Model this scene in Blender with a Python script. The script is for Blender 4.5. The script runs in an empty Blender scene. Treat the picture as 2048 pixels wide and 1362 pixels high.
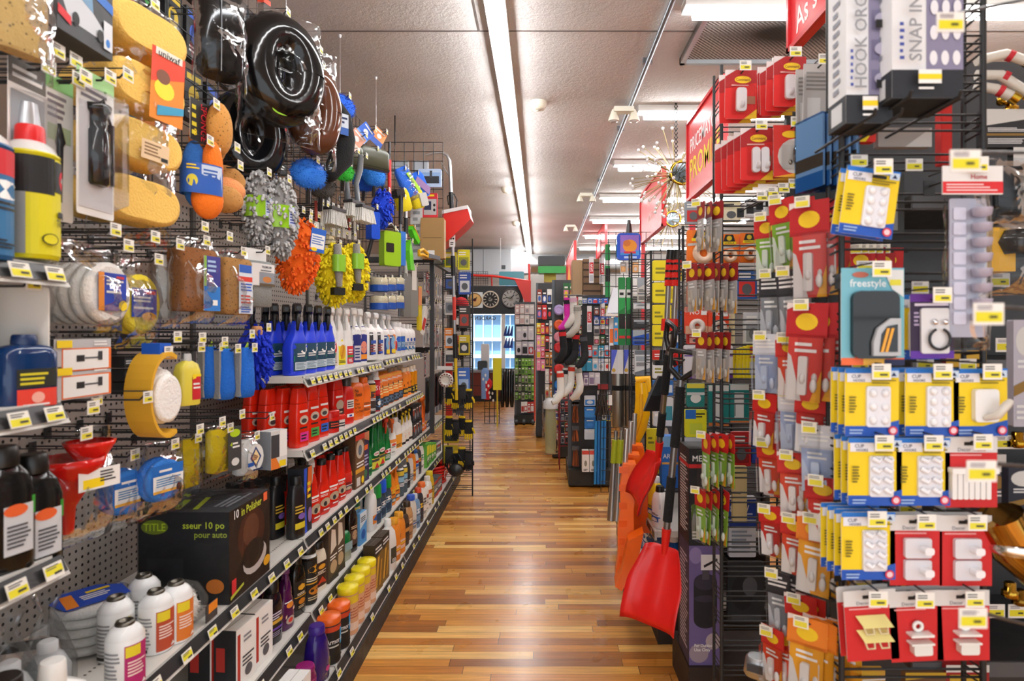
import bpy,bmesh,math,random
from mathutils import Vector,Matrix,noise
R=random.Random(7)
SC=bpy.context.scene
COL=SC.collection
PI=math.pi
# ---------------------------------------------------------------- camera, world, exposure
F,VX,VY,EYE=1220.0,1080.0,662.0,1.5
CEIL=3.25
cd=bpy.data.cameras.new('camera');cam=bpy.data.objects.new('camera',cd);COL.objects.link(cam)
cam.location=(0,0,EYE);cam.rotation_euler=(PI/2,0,0)
cd.sensor_width=36;cd.lens=F/2048*36
cd.shift_x=(1024-VX)/2048;cd.shift_y=(VY-681)/2048
cd.clip_start=0.02;cd.clip_end=200
cd.dof.use_dof=True;cd.dof.focus_distance=4.2;cd.dof.aperture_fstop=4.0
SC.camera=cam
w=bpy.data.worlds.new('daylight');SC.world=w;w.use_nodes=True
w.node_tree.nodes['Background'].inputs[0].default_value=(0.90,0.95,1.0,1)
w.node_tree.nodes['Background'].inputs[1].default_value=1.3
sun=bpy.data.lights.new('sun','SUN');sun.energy=4.0;sun.angle=.01;sun.color=(1,.96,.9)
so=bpy.data.objects.new('sun',sun);COL.objects.link(so);so.location=(0,8,12);so.rotation_euler=(math.radians(36),0,0)
SC.view_settings.view_transform='Standard';SC.view_settings.look='None'
SC.view_settings.gamma=1;SC.view_settings.use_curve_mapping=False
SC.view_settings.exposure=0.6
TUBE=25.0
SC.cycles.transparent_max_bounces=20;SC.cycles.max_bounces=6
SC.cycles.sample_clamp_indirect=4
# ---------------------------------------------------------------- materials
def lin(h):
 h=h.lstrip('#')
 if len(h)==3:h=''.join(c*2 for c in h)
 r=[int(h[i:i+2],16)/255 for i in(0,2,4)]
 return tuple(c/12.92 if c<=.04045 else((c+.055)/1.055)**2.4 for c in r)+(1,)
_M={}
KIND=dict(p=(.32,0),g=(.12,0),m=(.6,0),f=(.95,0),s=(.35,1),c=(.12,1),k=(.45,0),w=(.42,0))
def M(col,kind='p'):
 key=(col,kind)
 if key in _M:return _M[key]
 m=bpy.data.materials.new({'p':'plastic','g':'glossy_plastic','m':'paper','f':'fabric','s':'steel','c':'chrome','k':'coated_wire','w':'paint','o':'sponge','t':'clear_film','T':'liquid_plastic','e':'lamp','x':'blister'}[kind]+'_'+col.lstrip('#'))
 m.use_nodes=True;N=m.node_tree.nodes;L=m.node_tree.links;b=N['Principled BSDF'];out=N['Material Output']
 _M[key]=m
 c=lin(col)
 if kind in 'tx':
  N.remove(b)
  mix=N.new('ShaderNodeMixShader');tr=N.new('ShaderNodeBsdfTransparent');gl=N.new('ShaderNodeBsdfGlossy');lw=N.new('ShaderNodeLayerWeight')
  mr=N.new('ShaderNodeMapRange');bp=N.new('ShaderNodeBump');no=N.new('ShaderNodeTexNoise');tc=N.new('ShaderNodeTexCoord')
  tr.inputs[0].default_value=c;gl.inputs['Roughness'].default_value=.1
  no.inputs['Scale'].default_value=14 if kind=='t' else 9;no.inputs['Detail'].default_value=1;no.inputs['Distortion'].default_value=1.2
  bp.inputs['Strength'].default_value=.45 if kind=='t' else.1;bp.inputs['Distance'].default_value=.015
  lw.inputs[0].default_value=.3
  mr.inputs[1].default_value=.12;mr.inputs[3].default_value=.02;mr.inputs[4].default_value=.5
  L.new(tc.outputs['Object'],no.inputs['Vector']);L.new(no.outputs[0],bp.inputs['Height'])
  L.new(bp.outputs[0],gl.inputs['Normal']);L.new(bp.outputs[0],lw.inputs['Normal']);L.new(lw.outputs['Fresnel'],mr.inputs[0])
  L.new(mr.outputs[0],mix.inputs[0]);L.new(tr.outputs[0],mix.inputs[1]);L.new(gl.outputs[0],mix.inputs[2]);L.new(mix.outputs[0],out.inputs[0])
  return m
 b.inputs['Base Color'].default_value=c
 if kind=='e':
  b.inputs['Emission Color'].default_value=c;b.inputs['Emission Strength'].default_value=TUBE;return m
 if kind=='T':
  b.inputs['Roughness'].default_value=.1;b.inputs['Transmission Weight'].default_value=.35;return m
 tc=N.new('ShaderNodeTexCoord');no=N.new('ShaderNodeTexNoise');mr=N.new('ShaderNodeMapRange')
 L.new(tc.outputs['Object'],no.inputs['Vector']);L.new(no.outputs[0],mr.inputs[0])
 ro,me=KIND.get(kind,(.9,0))
 b.inputs['Metallic'].default_value=me
 no.inputs['Scale'].default_value=25
 mr.inputs[3].default_value=ro*.8;mr.inputs[4].default_value=ro*1.2
 L.new(mr.outputs[0],b.inputs['Roughness'])
 if kind in 'fo':
  no.inputs['Scale'].default_value=160 if kind=='f' else 60
  bp=N.new('ShaderNodeBump');bp.inputs['Strength'].default_value=.6;bp.inputs['Distance'].default_value=.006
  L.new(no.outputs[0],bp.inputs['Height']);L.new(bp.outputs[0],b.inputs['Normal'])
  if kind=='o':
   vo=N.new('ShaderNodeTexVoronoi');vo.inputs['Scale'].default_value=90;L.new(tc.outputs['Object'],vo.inputs['Vector'])
   rp=N.new('ShaderNodeValToRGB');rp.color_ramp.elements[0].position=.16;rp.color_ramp.elements[1].position=.26
   rp.color_ramp.elements[0].color=tuple(x*.35 for x in c[:3])+(1,);rp.color_ramp.elements[1].color=c
   L.new(vo.outputs['Distance'],rp.inputs[0]);L.new(rp.outputs[0],b.inputs['Base Color'])
 return m
# ---------------------------------------------------------------- text outlines
_TX={}
def text_geo(s):
 if s in _TX:return _TX[s]
 cu=bpy.data.curves.new('lettering','FONT');cu.body=s;cu.resolution_u=2;cu.offset=.012
 ob=bpy.data.objects.new('lettering',cu);COL.objects.link(ob)
 me=bpy.data.meshes.new_from_object(ob.evaluated_get(bpy.context.evaluated_depsgraph_get()))
 vs=[(v.co.x,v.co.y)for v in me.vertices];fs=[tuple(p.vertices)for p in me.polygons]
 bpy.data.objects.remove(ob);bpy.data.curves.remove(cu);bpy.data.meshes.remove(me)
 x0=min(v[0]for v in vs);x1=max(v[0]for v in vs)
 cap=.729*.95
 _TX[s]=([((x-x0)/cap,y/cap)for x,y in vs],fs,(x1-x0)/cap)
 return _TX[s]
# ---------------------------------------------------------------- mesh builder
def sgn(x):return 1 if x>=0 else-1
def ring(w,d,e,z,cx=0,cy=0,n=20):
 o=[]
 for i in range(n):
  t=2*PI*(i+.5)/n;c,s=math.cos(t),math.sin(t)
  o.append((cx+w/2*sgn(c)*abs(c)**(2/e),cy+d/2*sgn(s)*abs(s)**(2/e),z))
 return o
def rrect(x0,y0,x1,y1,r,k=4):
 o=[]
 for cx,cy,a in((x1-r,y0+r,-90),(x1-r,y1-r,0),(x0+r,y1-r,90),(x0+r,y0+r,180)):
  for i in range(k+1):
   t=math.radians(a+90*i/k);o.append((cx+r*math.cos(t),cy+r*math.sin(t)))
 return o
class MB:
 def __init__(s):s.v=[];s.f=[];s.mi=[];s.sm=[];s.ms=[];s.T=None
 def add(s,vs,fs,mat,smooth=False):
  if isinstance(mat,tuple):mat=M(*mat)
  elif isinstance(mat,str):mat=M(mat)
  if mat not in s.ms:s.ms.append(mat)
  k=s.ms.index(mat);b=len(s.v)
  s.v+=[tuple(s.T@Vector(v))for v in vs]if s.T else[tuple(v)for v in vs]
  for f in fs:s.f.append(tuple(b+i for i in f));s.mi.append(k);s.sm.append(smooth)
  return s
 def box(s,x0,y0,z0,x1,y1,z1,mat,bev=0):
  if bev:
   pl=rrect(x0,z0,x1,z1,bev,2);return s.prism([(a,b)for a,b in pl],y0,y1,mat)
  return s.add([(x,y,z)for z in(z0,z1)for x,y in((x0,y0),(x1,y0),(x1,y1),(x0,y1))],[(3,2,1,0),(4,5,6,7),(0,1,5,4),(1,2,6,5),(2,3,7,6),(3,0,4,7)],mat)
 def prism(s,poly,y0,y1,mat,smooth=False):
  n=len(poly)
  return s.add([(x,y0,z)for x,z in poly]+[(x,y1,z)for x,z in poly],[tuple(range(n)),tuple(range(2*n-1,n-1,-1))]+[(i,i+n,(i+1)%n+n,(i+1)%n)for i in range(n)],mat,smooth)
 def plate(s,poly,z0,z1,mat):
  n=len(poly)
  return s.add([(x,y,z0)for x,y in poly]+[(x,y,z1)for x,y in poly],[tuple(range(n-1,-1,-1)),tuple(range(n,2*n))]+[(i,(i+1)%n,(i+1)%n+n,i+n)for i in range(n)],mat)
 def loft(s,rings,mat,caps=True,smooth=True):
  n=len(rings[0]);vs=[p for r in rings for p in r];fs=[]
  for j in range(len(rings)-1):
   for i in range(n):
    a,b=j*n+i,j*n+(i+1)%n;fs.append((a,b,b+n,a+n))
  s.add(vs,fs,mat,smooth)
  if caps:s.add(rings[0],[tuple(range(n-1,-1,-1))],mat);s.add(rings[-1],[tuple(range(n))],mat)
  return s
 def body(s,prof,mat,e=2.0,n=20,caps=True):
  return s.loft([ring(p[1],p[2],e,p[0],p[3]if len(p)>3 else 0,0,n)for p in prof],mat,caps)
 def lathe(s,prof,mat,n=16,caps=True,cx=0,cy=0):
  return s.loft([ring(2*r,2*r,2,z,cx,cy,n)for r,z in prof],mat,caps)
 def tube(s,pts,r,mat,n=6,caps=True):
  pts=[Vector(p)for p in pts];rings=[]
  a=None
  for i,p in enumerate(pts):
   t=(pts[min(i+1,len(pts)-1)]-pts[max(i-1,0)]).normalized()
   if t.length<.5:t=(pts[1]-pts[0]).normalized()
   if a is not None:a=a-t*a.dot(t)
   if a is None or a.length<.05:a=t.cross(Vector((.013,.021,1))if abs(t.z)<.95 else Vector((1,.02,0)))
   a.normalize();b=a.cross(t)
   rr=r[i]if isinstance(r,(list,tuple))else r
   rings.append([tuple(p+(a*math.cos(2*PI*k/n)+b*math.sin(2*PI*k/n))*rr)for k in range(n)])
  return s.loft(rings,mat,caps)
 def ball(s,c,rx,ry,rz,mat,n=12,m=8):
  return s.loft([[(c[0]+x,c[1]+y,z)for x,y,z in ring(max(2*rx*math.sin(PI*j/m),1e-4),max(2*ry*math.sin(PI*j/m),1e-4),2,c[2]-rz*math.cos(PI*j/m),0,0,n)]for j in range(m+1)],mat,False)
 def art(s,items,fn,W,H,eps=.0004,seg=0,d0=.0004):
  """flat shapes laid on a surface: fn(u, v, lift) -> point, u and v in 0..1"""
  cv=getattr(fn,'curved',0)
  if not seg:seg=8 if cv else 1
  if cv:d0=.0009
  for k,it in enumerate(items):
   t=it[0];d=d0+eps*k
   if t=='r':
    _,x0,y0,x1,y1,c=it
    q=1 if seg==1 else 4
    s.add([fn(x0+(x1-x0)*i/seg,y0+(y1-y0)*j/q,d)for j in range(q+1)for i in range(seg+1)],[(j*(seg+1)+i,j*(seg+1)+i+1,(j+1)*(seg+1)+i+1,(j+1)*(seg+1)+i)for j in range(q)for i in range(seg)],c)
   elif t=='e':
    _,cx,cy,rx,ry,c=it;n=16
    vs=[fn(cx+rx*math.cos(2*PI*i/n),cy+ry*math.sin(2*PI*i/n),d)for i in range(n)]+[fn(cx,cy,d)]
    s.add(vs,[(i,(i+1)%n,n)for i in range(n)],c)
   elif t=='p':
    dd=d+(.0012 if cv else 0);pp=it[1];n=len(pp)
    s.add([fn(x,y,dd)for x,y in pp],[tuple(range(n))],it[2])
   elif t=='t':
    vs,fs,wd=text_geo(it[1]);h=it[4]*H;mw=(it[6]if len(it)>6 else.9)*W;turn=it[7]if len(it)>7 else 0
    sx=h if wd*h<=(mw if not turn else it[6]*H)else(mw if not turn else it[6]*H)/wd
    ca,sa=math.cos(turn),math.sin(turn);o=[]
    for x,y in vs:
     X,Y=(x-wd/2)*sx,(y-.5)*h;o.append(fn(it[2]+(X*ca-Y*sa)/W,it[3]+(X*sa+Y*ca)/H,d))
    s.add(o,fs,it[5])
   elif t=='l':
    _,x0,y0,x1,y1,n,c=it
    rr=random.Random(int(x0*977+y0*131+n));st=(y1-y0)/n
    for j in range(n):
     e=x1-(x1-x0)*rr.random()*.35;y=y1-(j+.8)*st
     k2=5 if cv else 1
     s.add([fn(x0+(e-x0)*i/k2,y+q,d)for q in(0,st*.5)for i in range(k2+1)],[(i,i+1,i+k2+2,i+k2+1)for i in range(k2)],c)
  return s
 def mesh(s,name):
  me=bpy.data.meshes.new(name);me.from_pydata(s.v,[],s.f)
  for m in s.ms:me.materials.append(m)
  me.polygons.foreach_set('material_index',s.mi);me.polygons.foreach_set('use_smooth',s.sm)
  me.update();return me
def flat(x0,z0,x1,z1,y=0):
 return lambda u,v,d:(x0+(x1-x0)*u,y-d,z0+(z1-z0)*v)
def onbody(prof,e,z0,z1,width,cxs=0,side=1):
 def fn(u,v,d):
  z=z0+(z1-z0)*v;a=prof[0];b=prof[-1]
  for i in range(len(prof)-1):
   if prof[i][0]<=z<=prof[i+1][0]:a,b=prof[i],prof[i+1];break
  t=(z-a[0])/max(b[0]-a[0],1e-6);t=min(max(t,0),1)
  w,dd=a[1]+(b[1]-a[1])*t,a[2]+(b[2]-a[2])*t
  cx=(a[3]+(b[3]-a[3])*t)if len(a)>3 else 0
  x=(u-.5)*width;q=min(abs(2*x/w),.985)
  return(cx+cxs+x,-side*(dd/2*(1-q**e)**(1/e)+d),z)
 fn.curved=1
 return fn
# ---------------------------------------------------------------- objects
USED={}
def tag(o,label=None,cat=None,group=None,kind=None):
 if label:
  o['label']=label;USED.setdefault(label,[]).append(group)
 if cat:o['category']=cat
 if group:o['group']=group
 if kind:o['kind']=kind
 return o
def ob(name,data,parent=None):
 if isinstance(data,MB):data=data.mesh(name)
 o=bpy.data.objects.new(name,data);COL.objects.link(o)
 if parent:o.parent=parent
 return o
def freeze(spec):
 out=[]
 for p in spec:
  out.append((p[0],p[1].mesh(p[0])if isinstance(p[1],MB)else p[1],freeze(p[2])if len(p)>2 and p[2]else[],p[3]if len(p)>3 else None))
 return out
def place(name,spec,loc,label,cat,group=None,rz=0,ry=0,rx=0,sc=1):
 if not isinstance(spec[0][1],bpy.types.Mesh):spec=freeze(spec)
 if len(spec)==1 and not spec[0][2]:root=ob(name,spec[0][1])
 else:
  root=ob(name,None);root.empty_display_size=.05
  for pn,me,sub,lb in spec:
   p=ob(pn,me,root)
   if lb:p['label']=lb
   for sn,sm,_,sl in sub:
    q=ob(sn,sm,p)
    if sl:q['label']=sl
 root.location=loc;root.rotation_euler=(rx,ry,rz)
 if sc!=1:root.scale=(sc,sc,sc)if not isinstance(sc,tuple)else sc
 return tag(root,label,cat,group)
def at(px,py,X=None,Y=None,Z=None):
 if Y is not None:s=Y/F
 elif X is not None:s=X/(px-VX)
 else:s=(EYE-Z)/(py-VY)
 return Vector(((px-VX)*s,F*s,EYE-(py-VY)*s))
def yof(px,X):return F*X/(px-VX)
LEFT,RIGHT=PI/2,-PI/2
ORD=['first','second','third','fourth','fifth','sixth','seventh','eighth','ninth','tenth']
def nth(i,n):
 if n==1:return ''
 return 'nearest' if i==0 else 'farthest' if i==n-1 else ORD[i]
# ---------------------------------------------------------------- the shop itself
def nodes(name):
 m=bpy.data.materials.new(name);m.use_nodes=True
 return m,m.node_tree.nodes,m.node_tree.links,m.node_tree.nodes['Principled BSDF']
def floor_mat():
 m,N,L,b=nodes('oak_boards')
 def mth(op,a,c=None,d=None):
  n=N.new('ShaderNodeMath');n.operation=op
  for i,x in enumerate((a,c,d)):
   if x is None:continue
   if isinstance(x,(int,float)):n.inputs[i].default_value=x
   else:L.new(x,n.inputs[i])
  return n.outputs[0]
 tc=N.new('ShaderNodeTexCoord');sp=N.new('ShaderNodeSeparateXYZ');L.new(tc.outputs['Object'],sp.inputs[0])
 bw=.062;row=mth('FLOOR',mth('DIVIDE',sp.outputs[1],bw))
 wn=N.new('ShaderNodeTexWhiteNoise');wn.noise_dimensions='1D';L.new(row,wn.inputs['W'])
 xs=mth('DIVIDE',mth('ADD',sp.outputs[0],mth('MULTIPLY',wn.outputs[0],7.3)),.78);cell=mth('FLOOR',xs)
 w2=N.new('ShaderNodeTexWhiteNoise');w2 .noise_dimensions='2D'
 cb=N.new('ShaderNodeCombineXYZ');L.new(row,cb.inputs[0]);L.new(cell,cb.inputs[1]);L.new(cb.outputs[0],w2 .inputs['Vector'])
 rp=N.new('ShaderNodeValToRGB');el=rp.color_ramp.elements
 el[0].position=0;el[0].color=lin('#96591e');el[1].position=1;el[1].color=lin('#f6c674')
 for p,c in((.3,'#c27a2c'),(.55,'#d5903a'),(.8,'#e0a24a')):e=el.new(p);e.color=lin(c)
 L.new(w2 .outputs[0],rp.inputs[0])
 no=N.new('ShaderNodeTexNoise');no.inputs['Scale'].default_value=1;no.inputs['Detail'].default_value=6;no.inputs['Roughness'].default_value=.65
 mp=N.new('ShaderNodeMapping');mp.inputs['Scale'].default_value=(3.5,70,1)
 va=N.new('ShaderNodeVectorMath');va.operation='ADD';L.new(tc.outputs['Object'],va.inputs[0]);L.new(w2 .outputs['Color'],va.inputs[1])
 L.new(va.outputs[0],mp.inputs[0]);L.new(mp.outputs[0],no.inputs['Vector'])
 gr=N.new('ShaderNodeMapRange');gr.inputs[1].default_value=.3;gr.inputs[2].default_value=.7;gr.inputs[3].default_value=.62;gr.inputs[4].default_value=1.18;L.new(no.outputs[0],gr.inputs[0])
 fy=mth('FRACT',mth('DIVIDE',sp.outputs[1],bw));fx=mth('FRACT',xs)
 ln=mth('MULTIPLY',mth('GREATER_THAN',fy,.035),mth('GREATER_THAN',fx,.004))
 ll=mth('MULTIPLY_ADD',ln,.75,.25)
 mx=N.new('ShaderNodeVectorMath');mx.operation='SCALE';L.new(rp.outputs[0],mx.inputs[0]);L.new(mth('MULTIPLY',gr.outputs[0],ll),mx.inputs[3])
 L.new(mx.outputs[0],b.inputs['Base Color'])
 n2=N.new('ShaderNodeTexNoise');n2 .inputs['Scale'].default_value=5;L.new(tc.outputs['Object'],n2 .inputs['Vector'])
 r2=N.new('ShaderNodeMapRange');r2 .inputs[3].default_value=.2;r2 .inputs[4].default_value=.4;L.new(n2 .outputs[0],r2 .inputs[0]);L.new(r2 .outputs[0],b.inputs['Roughness'])
 bp=N.new('ShaderNodeBump');bp.inputs['Strength'].default_value=.18;bp.inputs['Distance'].default_value=.003
 n3=N.new('ShaderNodeTexNoise');n3 .inputs['Scale'].default_value=7;m3=N.new('ShaderNodeMapping');m3 .inputs['Scale'].default_value=(.6,2.4,1);L.new(tc.outputs['Object'],m3 .inputs[0]);L.new(m3 .outputs[0],n3 .inputs['Vector'])
 L.new(mth('ADD',n3 .outputs[0],mth('MULTIPLY',w2 .outputs[0],.12)),bp.inputs['Height']);L.new(bp.outputs[0],b.inputs['Normal'])
 b.inputs['Coat Weight'].default_value=.35;b.inputs['Coat Roughness'].default_value=.2
 return m
def plaster_mat():
 m,N,L,b=nodes('stippled_plaster')
 tc=N.new('ShaderNodeTexCoord');no=N.new('ShaderNodeTexNoise');no.inputs['Scale'].default_value=38;no.inputs['Detail'].default_value=4;no.inputs['Roughness'].default_value=.7
 L.new(tc.outputs['Object'],no.inputs['Vector'])
 bp=N.new('ShaderNodeBump');bp.inputs['Strength'].default_value=.55;bp.inputs['Distance'].default_value=.012;L.new(no.outputs[0],bp.inputs['Height']);L.new(bp.outputs[0],b.inputs['Normal'])
 n2=N.new('ShaderNodeTexNoise');n2 .inputs['Scale'].default_value=.9;n2 .inputs['Detail'].default_value=3;L.new(tc.outputs['Object'],n2 .inputs['Vector'])
 rp=N.new('ShaderNodeValToRGB');rp.color_ramp.elements[0].color=lin('#c4bfbd');rp.color_ramp.elements[1].color=lin('#d6d2d0');rp.color_ramp.elements[0].position=.35;rp.color_ramp.elements[1].position=.65
 L.new(n2 .outputs[0],rp.inputs[0]);L.new(rp.outputs[0],b.inputs['Base Color']);b.inputs['Roughness'].default_value=.9
 return m
def peg_mat():
 m,N,L,b=nodes('pegboard')
 tc=N.new('ShaderNodeTexCoord');sp=N.new('ShaderNodeSeparateXYZ');L.new(tc.outputs['Object'],sp.inputs[0])
 def mth(op,a,c=None):
  n=N.new('ShaderNodeMath');n.operation=op
  for i,x in enumerate((a,c)):
   if x is None:continue
   if isinstance(x,(int,float)):n.inputs[i].default_value=x
   else:L.new(x,n.inputs[i])
  return n.outputs[0]
 q=[]
 for i in(1,2):
  f=mth('SUBTRACT',mth('FRACT',mth('DIVIDE',sp.outputs[i],.0254)),.5);q.append(mth('MULTIPLY',f,f))
 hole=mth('LESS_THAN',mth('ADD',q[0],q[1]),.034)
 mx=N.new('ShaderNodeMix');mx.data_type='RGBA';L.new(hole,mx.inputs[0]);mx.inputs[6].default_value=lin('#aaa199');mx.inputs[7].default_value=lin('#14110f')
 L.new(mx.outputs[2],b.inputs['Base Color']);b.inputs['Roughness'].default_value=.55
 return m
def mesh_mat():
 m,N,L,b=nodes('metal_lath')
 tc=N.new('ShaderNodeTexCoord');bk=N.new('ShaderNodeTexChecker');bk.inputs['Scale'].default_value=75;L.new(tc.outputs['Object'],bk.inputs['Vector'])
 bk.inputs['Color1'].default_value=lin('#b9b6b2');bk.inputs['Color2'].default_value=lin('#4a4744')
 vd=N.new('ShaderNodeVectorMath');vd.operation='LENGTH';mp=N.new('ShaderNodeMapping');mp.inputs['Scale'].default_value=(1.15,2.6,1);mp.inputs['Location'].default_value=(.1,.1,0)
 L.new(tc.outputs['Object'],mp.inputs[0]);L.new(mp.outputs[0],vd.inputs[0])
 rp=N.new('ShaderNodeValToRGB');rp.color_ramp.elements[0].color=(.03,.028,.026,1);rp.color_ramp.elements[1].color=(1,1,1,1);rp.color_ramp.elements[0].position=.2;rp.color_ramp.elements[1].position=.62  # mesh colour goes near black towards the middle, full tone at the edges
 L.new(vd.outputs['Value'],rp.inputs[0])
 mx=N.new('ShaderNodeVectorMath');mx.operation='MULTIPLY';L.new(bk.outputs[0],mx.inputs[0]);L.new(rp.outputs[0],mx.inputs[1]);L.new(mx.outputs[0],b.inputs['Base Color'])
 b.inputs['Roughness'].default_value=.6
 return m
def struct(name,mb,parent=None):
 o=ob(name,mb,parent)
 if not parent:o['kind']='structure'
 return o
YB=13.9
FL=struct('floor',MB().add([(-5,-3,0),(6,-3,0),(6,YB,0),(-5,YB,0)],[(0,1,2,3)],floor_mat()))
struct('ceiling',MB().box(-5,-3,CEIL,6,YB,CEIL+.1,plaster_mat()))
WP=M('#cfcac4','w')
wb=MB()
wx0,wx1,wz0,wz1=at(938,0,Y=YB).x,at(1052,0,Y=YB).x,at(0,742,Y=YB).z,at(0,600,Y=YB).z
for a in((-5,0,wx0,CEIL),(wx1,0,6,CEIL),(wx0,0,wx1,wz0),(wx0,wz1,wx1,CEIL)):wb.box(a[0],YB,a[1],a[2],YB+.15,a[3],WP)
struct('wall_back',wb)
struct('wall_left',MB().box(-5.1,-3,0,-5,YB,CEIL,WP))
struct('wall_right',MB().box(6,-3,0,6.1,YB,CEIL,WP))
wn=struct('window_1',MB().box(wx0,YB+.02,wz0,wx0+.05,YB+.1,wz1,M('#e8e8e6','w')).box(wx1-.05,YB+.02,wz0,wx1,YB+.1,wz1,M('#e8e8e6','w')).box(wx0,YB+.02,wz1-.05,wx1,YB+.1,wz1,M('#e8e8e6','w')).box(wx0,YB+.02,wz0,wx1,YB+.1,wz0+.05,M('#e8e8e6','w')).box(at(1003,0,Y=YB).x,YB+.02,wz0,at(1010,0,Y=YB).x,YB+.1,wz1,M('#e8e8e6','w')))
ob('pane',MB().box(wx0+.05,YB+.05,wz0+.05,wx1-.05,YB+.056,wz1-.05,M('#ffffff','x')),wn)
lt=MB().art([('t','GARDEN CENTRE',.5,.5,1,M('#3c210c','p'),1.2)],lambda u,v,d:(at(998,0,Y=YB).x-1.13*u,YB+.045-d,at(0,640,Y=YB).z+.085*v),1.13,.085)
ob('lettering',lt,wn)
gh=MB()
for z in(.0,.75,1.22,1.95,2.6):gh.box(-2.6,17.0,z,2.2,17.2,z+.09,M('#e6edf2','w'))
for i in range(20):gh.box(-2.6+i*.25,17.05,0,-2.57+i*.25,17.15,2.7,M('#c2d2de','w'))
gh.box(-2.6,17.2,0,2.2,17.25,2.7,M('#86b6e2','g'))
tag(ob('greenhouse',gh),'blue and white glazed greenhouse front seen through the back window','greenhouse')
struct('ground',MB().add([(-6,YB,-.02),(6,YB,-.02),(6,22,-.02),(-6,22,-.02)],[(0,1,2,3)],M('#d8d8d6','m')))
cs=M('#6d635f','m')
struct('trim_1',MB().box(-5,yof(1,.0001)if 0 else 3.55,CEIL-.004,6,3.56,CEIL-.001,cs))
struct('trim_2',MB().box(-.36,-3,CEIL-.004,-.35,3.55,CEIL-.001,cs))
# ---- lamps
def strip_light(x0,y0,x1,y1,label,group=None):
 lo=abs(y1-y0)>abs(x1-x0);z=CEIL
 h=.055
 if lo:hs=MB().box(x0-h,y0,z-.05,x0+h,y1,z-.004,M('#e9e7e3','w'));tb=MB().tube([(x0,y0+.05,z-.075),(x0,y1-.05,z-.075)],.028,M('#ffffff','e'),8)
 else:hs=MB().box(x0,y0-h,z-.05,x1,y0+h,z-.004,M('#e9e7e3','w'));tb=MB().tube([(x0+.05,y0,z-.075),(x1-.05,y0,z-.075)],.028,M('#ffffff','e'),8)
 place('strip_light',[('housing',hs),('tube',tb)],(0,0,0),label,'ceiling light',group)
for i in range(7):
 y0=-2.4+i*2.32
 strip_light(-.235,y0,-.235,y0+2.3,'bare white fluorescent strip in the long ceiling row above the wooden aisle','ceiling strips above the aisle')
for i in range(8):strip_light(.76,1.7+i*1.53,3.2,1.7+i*1.53,'white fluorescent strip running crosswise beyond the metal conduit on the ceiling','crosswise ceiling strips')
for i in range(0):strip_light(-2.9,-2.4+i*2.4,-2.9,-.1+i*2.4,'fluorescent strip over the next aisle on the left','ceiling strips over the next aisle')
# ---- conduit, vent, detectors, emergency lights, duct
cq=MB().tube([(.69,-1,CEIL-.03),(.69,13,CEIL-.03)],.016,M('#8b9299','s'),8)
for y in(3.9,5.2,7.0,9.3):cq.box(.66,y,CEIL-.035,.72,y+.03,CEIL-.002,M('#9aa0a6','s'))
tag(ob('conduit',cq),'thin metal electrical conduit running along the ceiling','pipe')
a,b=at(1362,110,Z=CEIL),at(1420,14,Z=CEIL)
vm=MB().add([(-.62,-.31,0),(.62,-.31,0),(.62,.31,0),(-.62,.31,0)],[(3,2,1,0)],mesh_mat())
fr=MB()
for x0,y0,x1,y1 in((-.64,-.33,.64,-.30),(-.64,.30,.64,.33),(-.64,-.33,-.61,.33),(.61,-.33,.64,.33)):fr.box(x0,y0,-.025,x1,y1,.02,M('#a9adb0','s'))
place('ceiling_vent',[('mesh_face',vm),('frame',fr)],(a.x+.64,(a.y+b.y)/2,CEIL-.022),'large metal mesh air vent in the ceiling, darker towards its middle','vent')
det=MB().lathe([(.02,-.062),(.045,-.058),(.062,-.03),(.066,-.012),(.07,0)],M('#ece6d4','p'),20)
det2=MB().lathe([(.012,-.068),(.016,-.06)],M('#bdb6a4','p'),10)
for px,py,lb in((1077,218,'largest cream smoke detector on the ceiling right of the tube'),(1013,390,'cream smoke detector left of the tube, in the middle of three'),(1032,458,'smallest cream smoke detector far down the ceiling')):
 p=at(px,py-14,Z=CEIL-.001);place('smoke_detector',[('body',det),('sensor',det2)],p,lb,'smoke detector')
def spot_head(x):
 m=MB();m.lathe([(.01,.05),(.02,.03),(.04,-.025),(.042,-.04)],M('#e8e4d2','p'),14);m.lathe([(.037,-.041),(.02,-.047)],M('#dfe3e6','g'),14);m.v=[(a+x,b,c-.11)for a,b,c in m.v];return m
for px,py,lb in((1247,240,'nearest cream twin-head emergency light under the conduit'),(1172,408,'middle cream twin-head emergency light under the conduit'),(1141,470,'farthest cream twin-head emergency light under the conduit')):
 s=(CEIL-.08-EYE)/(VY-(py-16));p=Vector(((px-VX)*s,F*s,CEIL))
 place('emergency_light',[('battery_box',MB().box(-.075,-.04,-.085,.075,.04,-.048,M('#e6e2d2','p'))),('lamp_head',spot_head(-.075)),('lamp_head',spot_head(.08))],p,lb,'emergency light')
dz0,dz1=at(0,548,Y=12.6).z,CEIL-.06
d=MB().box(at(920,0,Y=12.6).x,12.6,dz0,at(1022,0,Y=12.6).x,13.4,dz1,M('#b9bdc0','s'))
d.box(at(966,0,Y=12.6).x,12.58,dz0,at(968,0,Y=12.6).x,12.6,dz1,M('#8f9396','s')).box(at(1003,0,Y=12.6).x,12.58,dz0+.1,at(1011,0,Y=12.6).x,12.6,dz0+.18,M('#55585a','s'))
rd=MB();x0=at(1022,0,Y=12.6).x;zc=at(0,528,Y=12.9).z
pr=[]
for i in range(40):pr.append(((x0+.35+i*.05),12.95,zc))
rd.tube(pr,[.208+.012*(i%2)for i in range(40)],M('#c4c7c9','s'),18)
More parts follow.
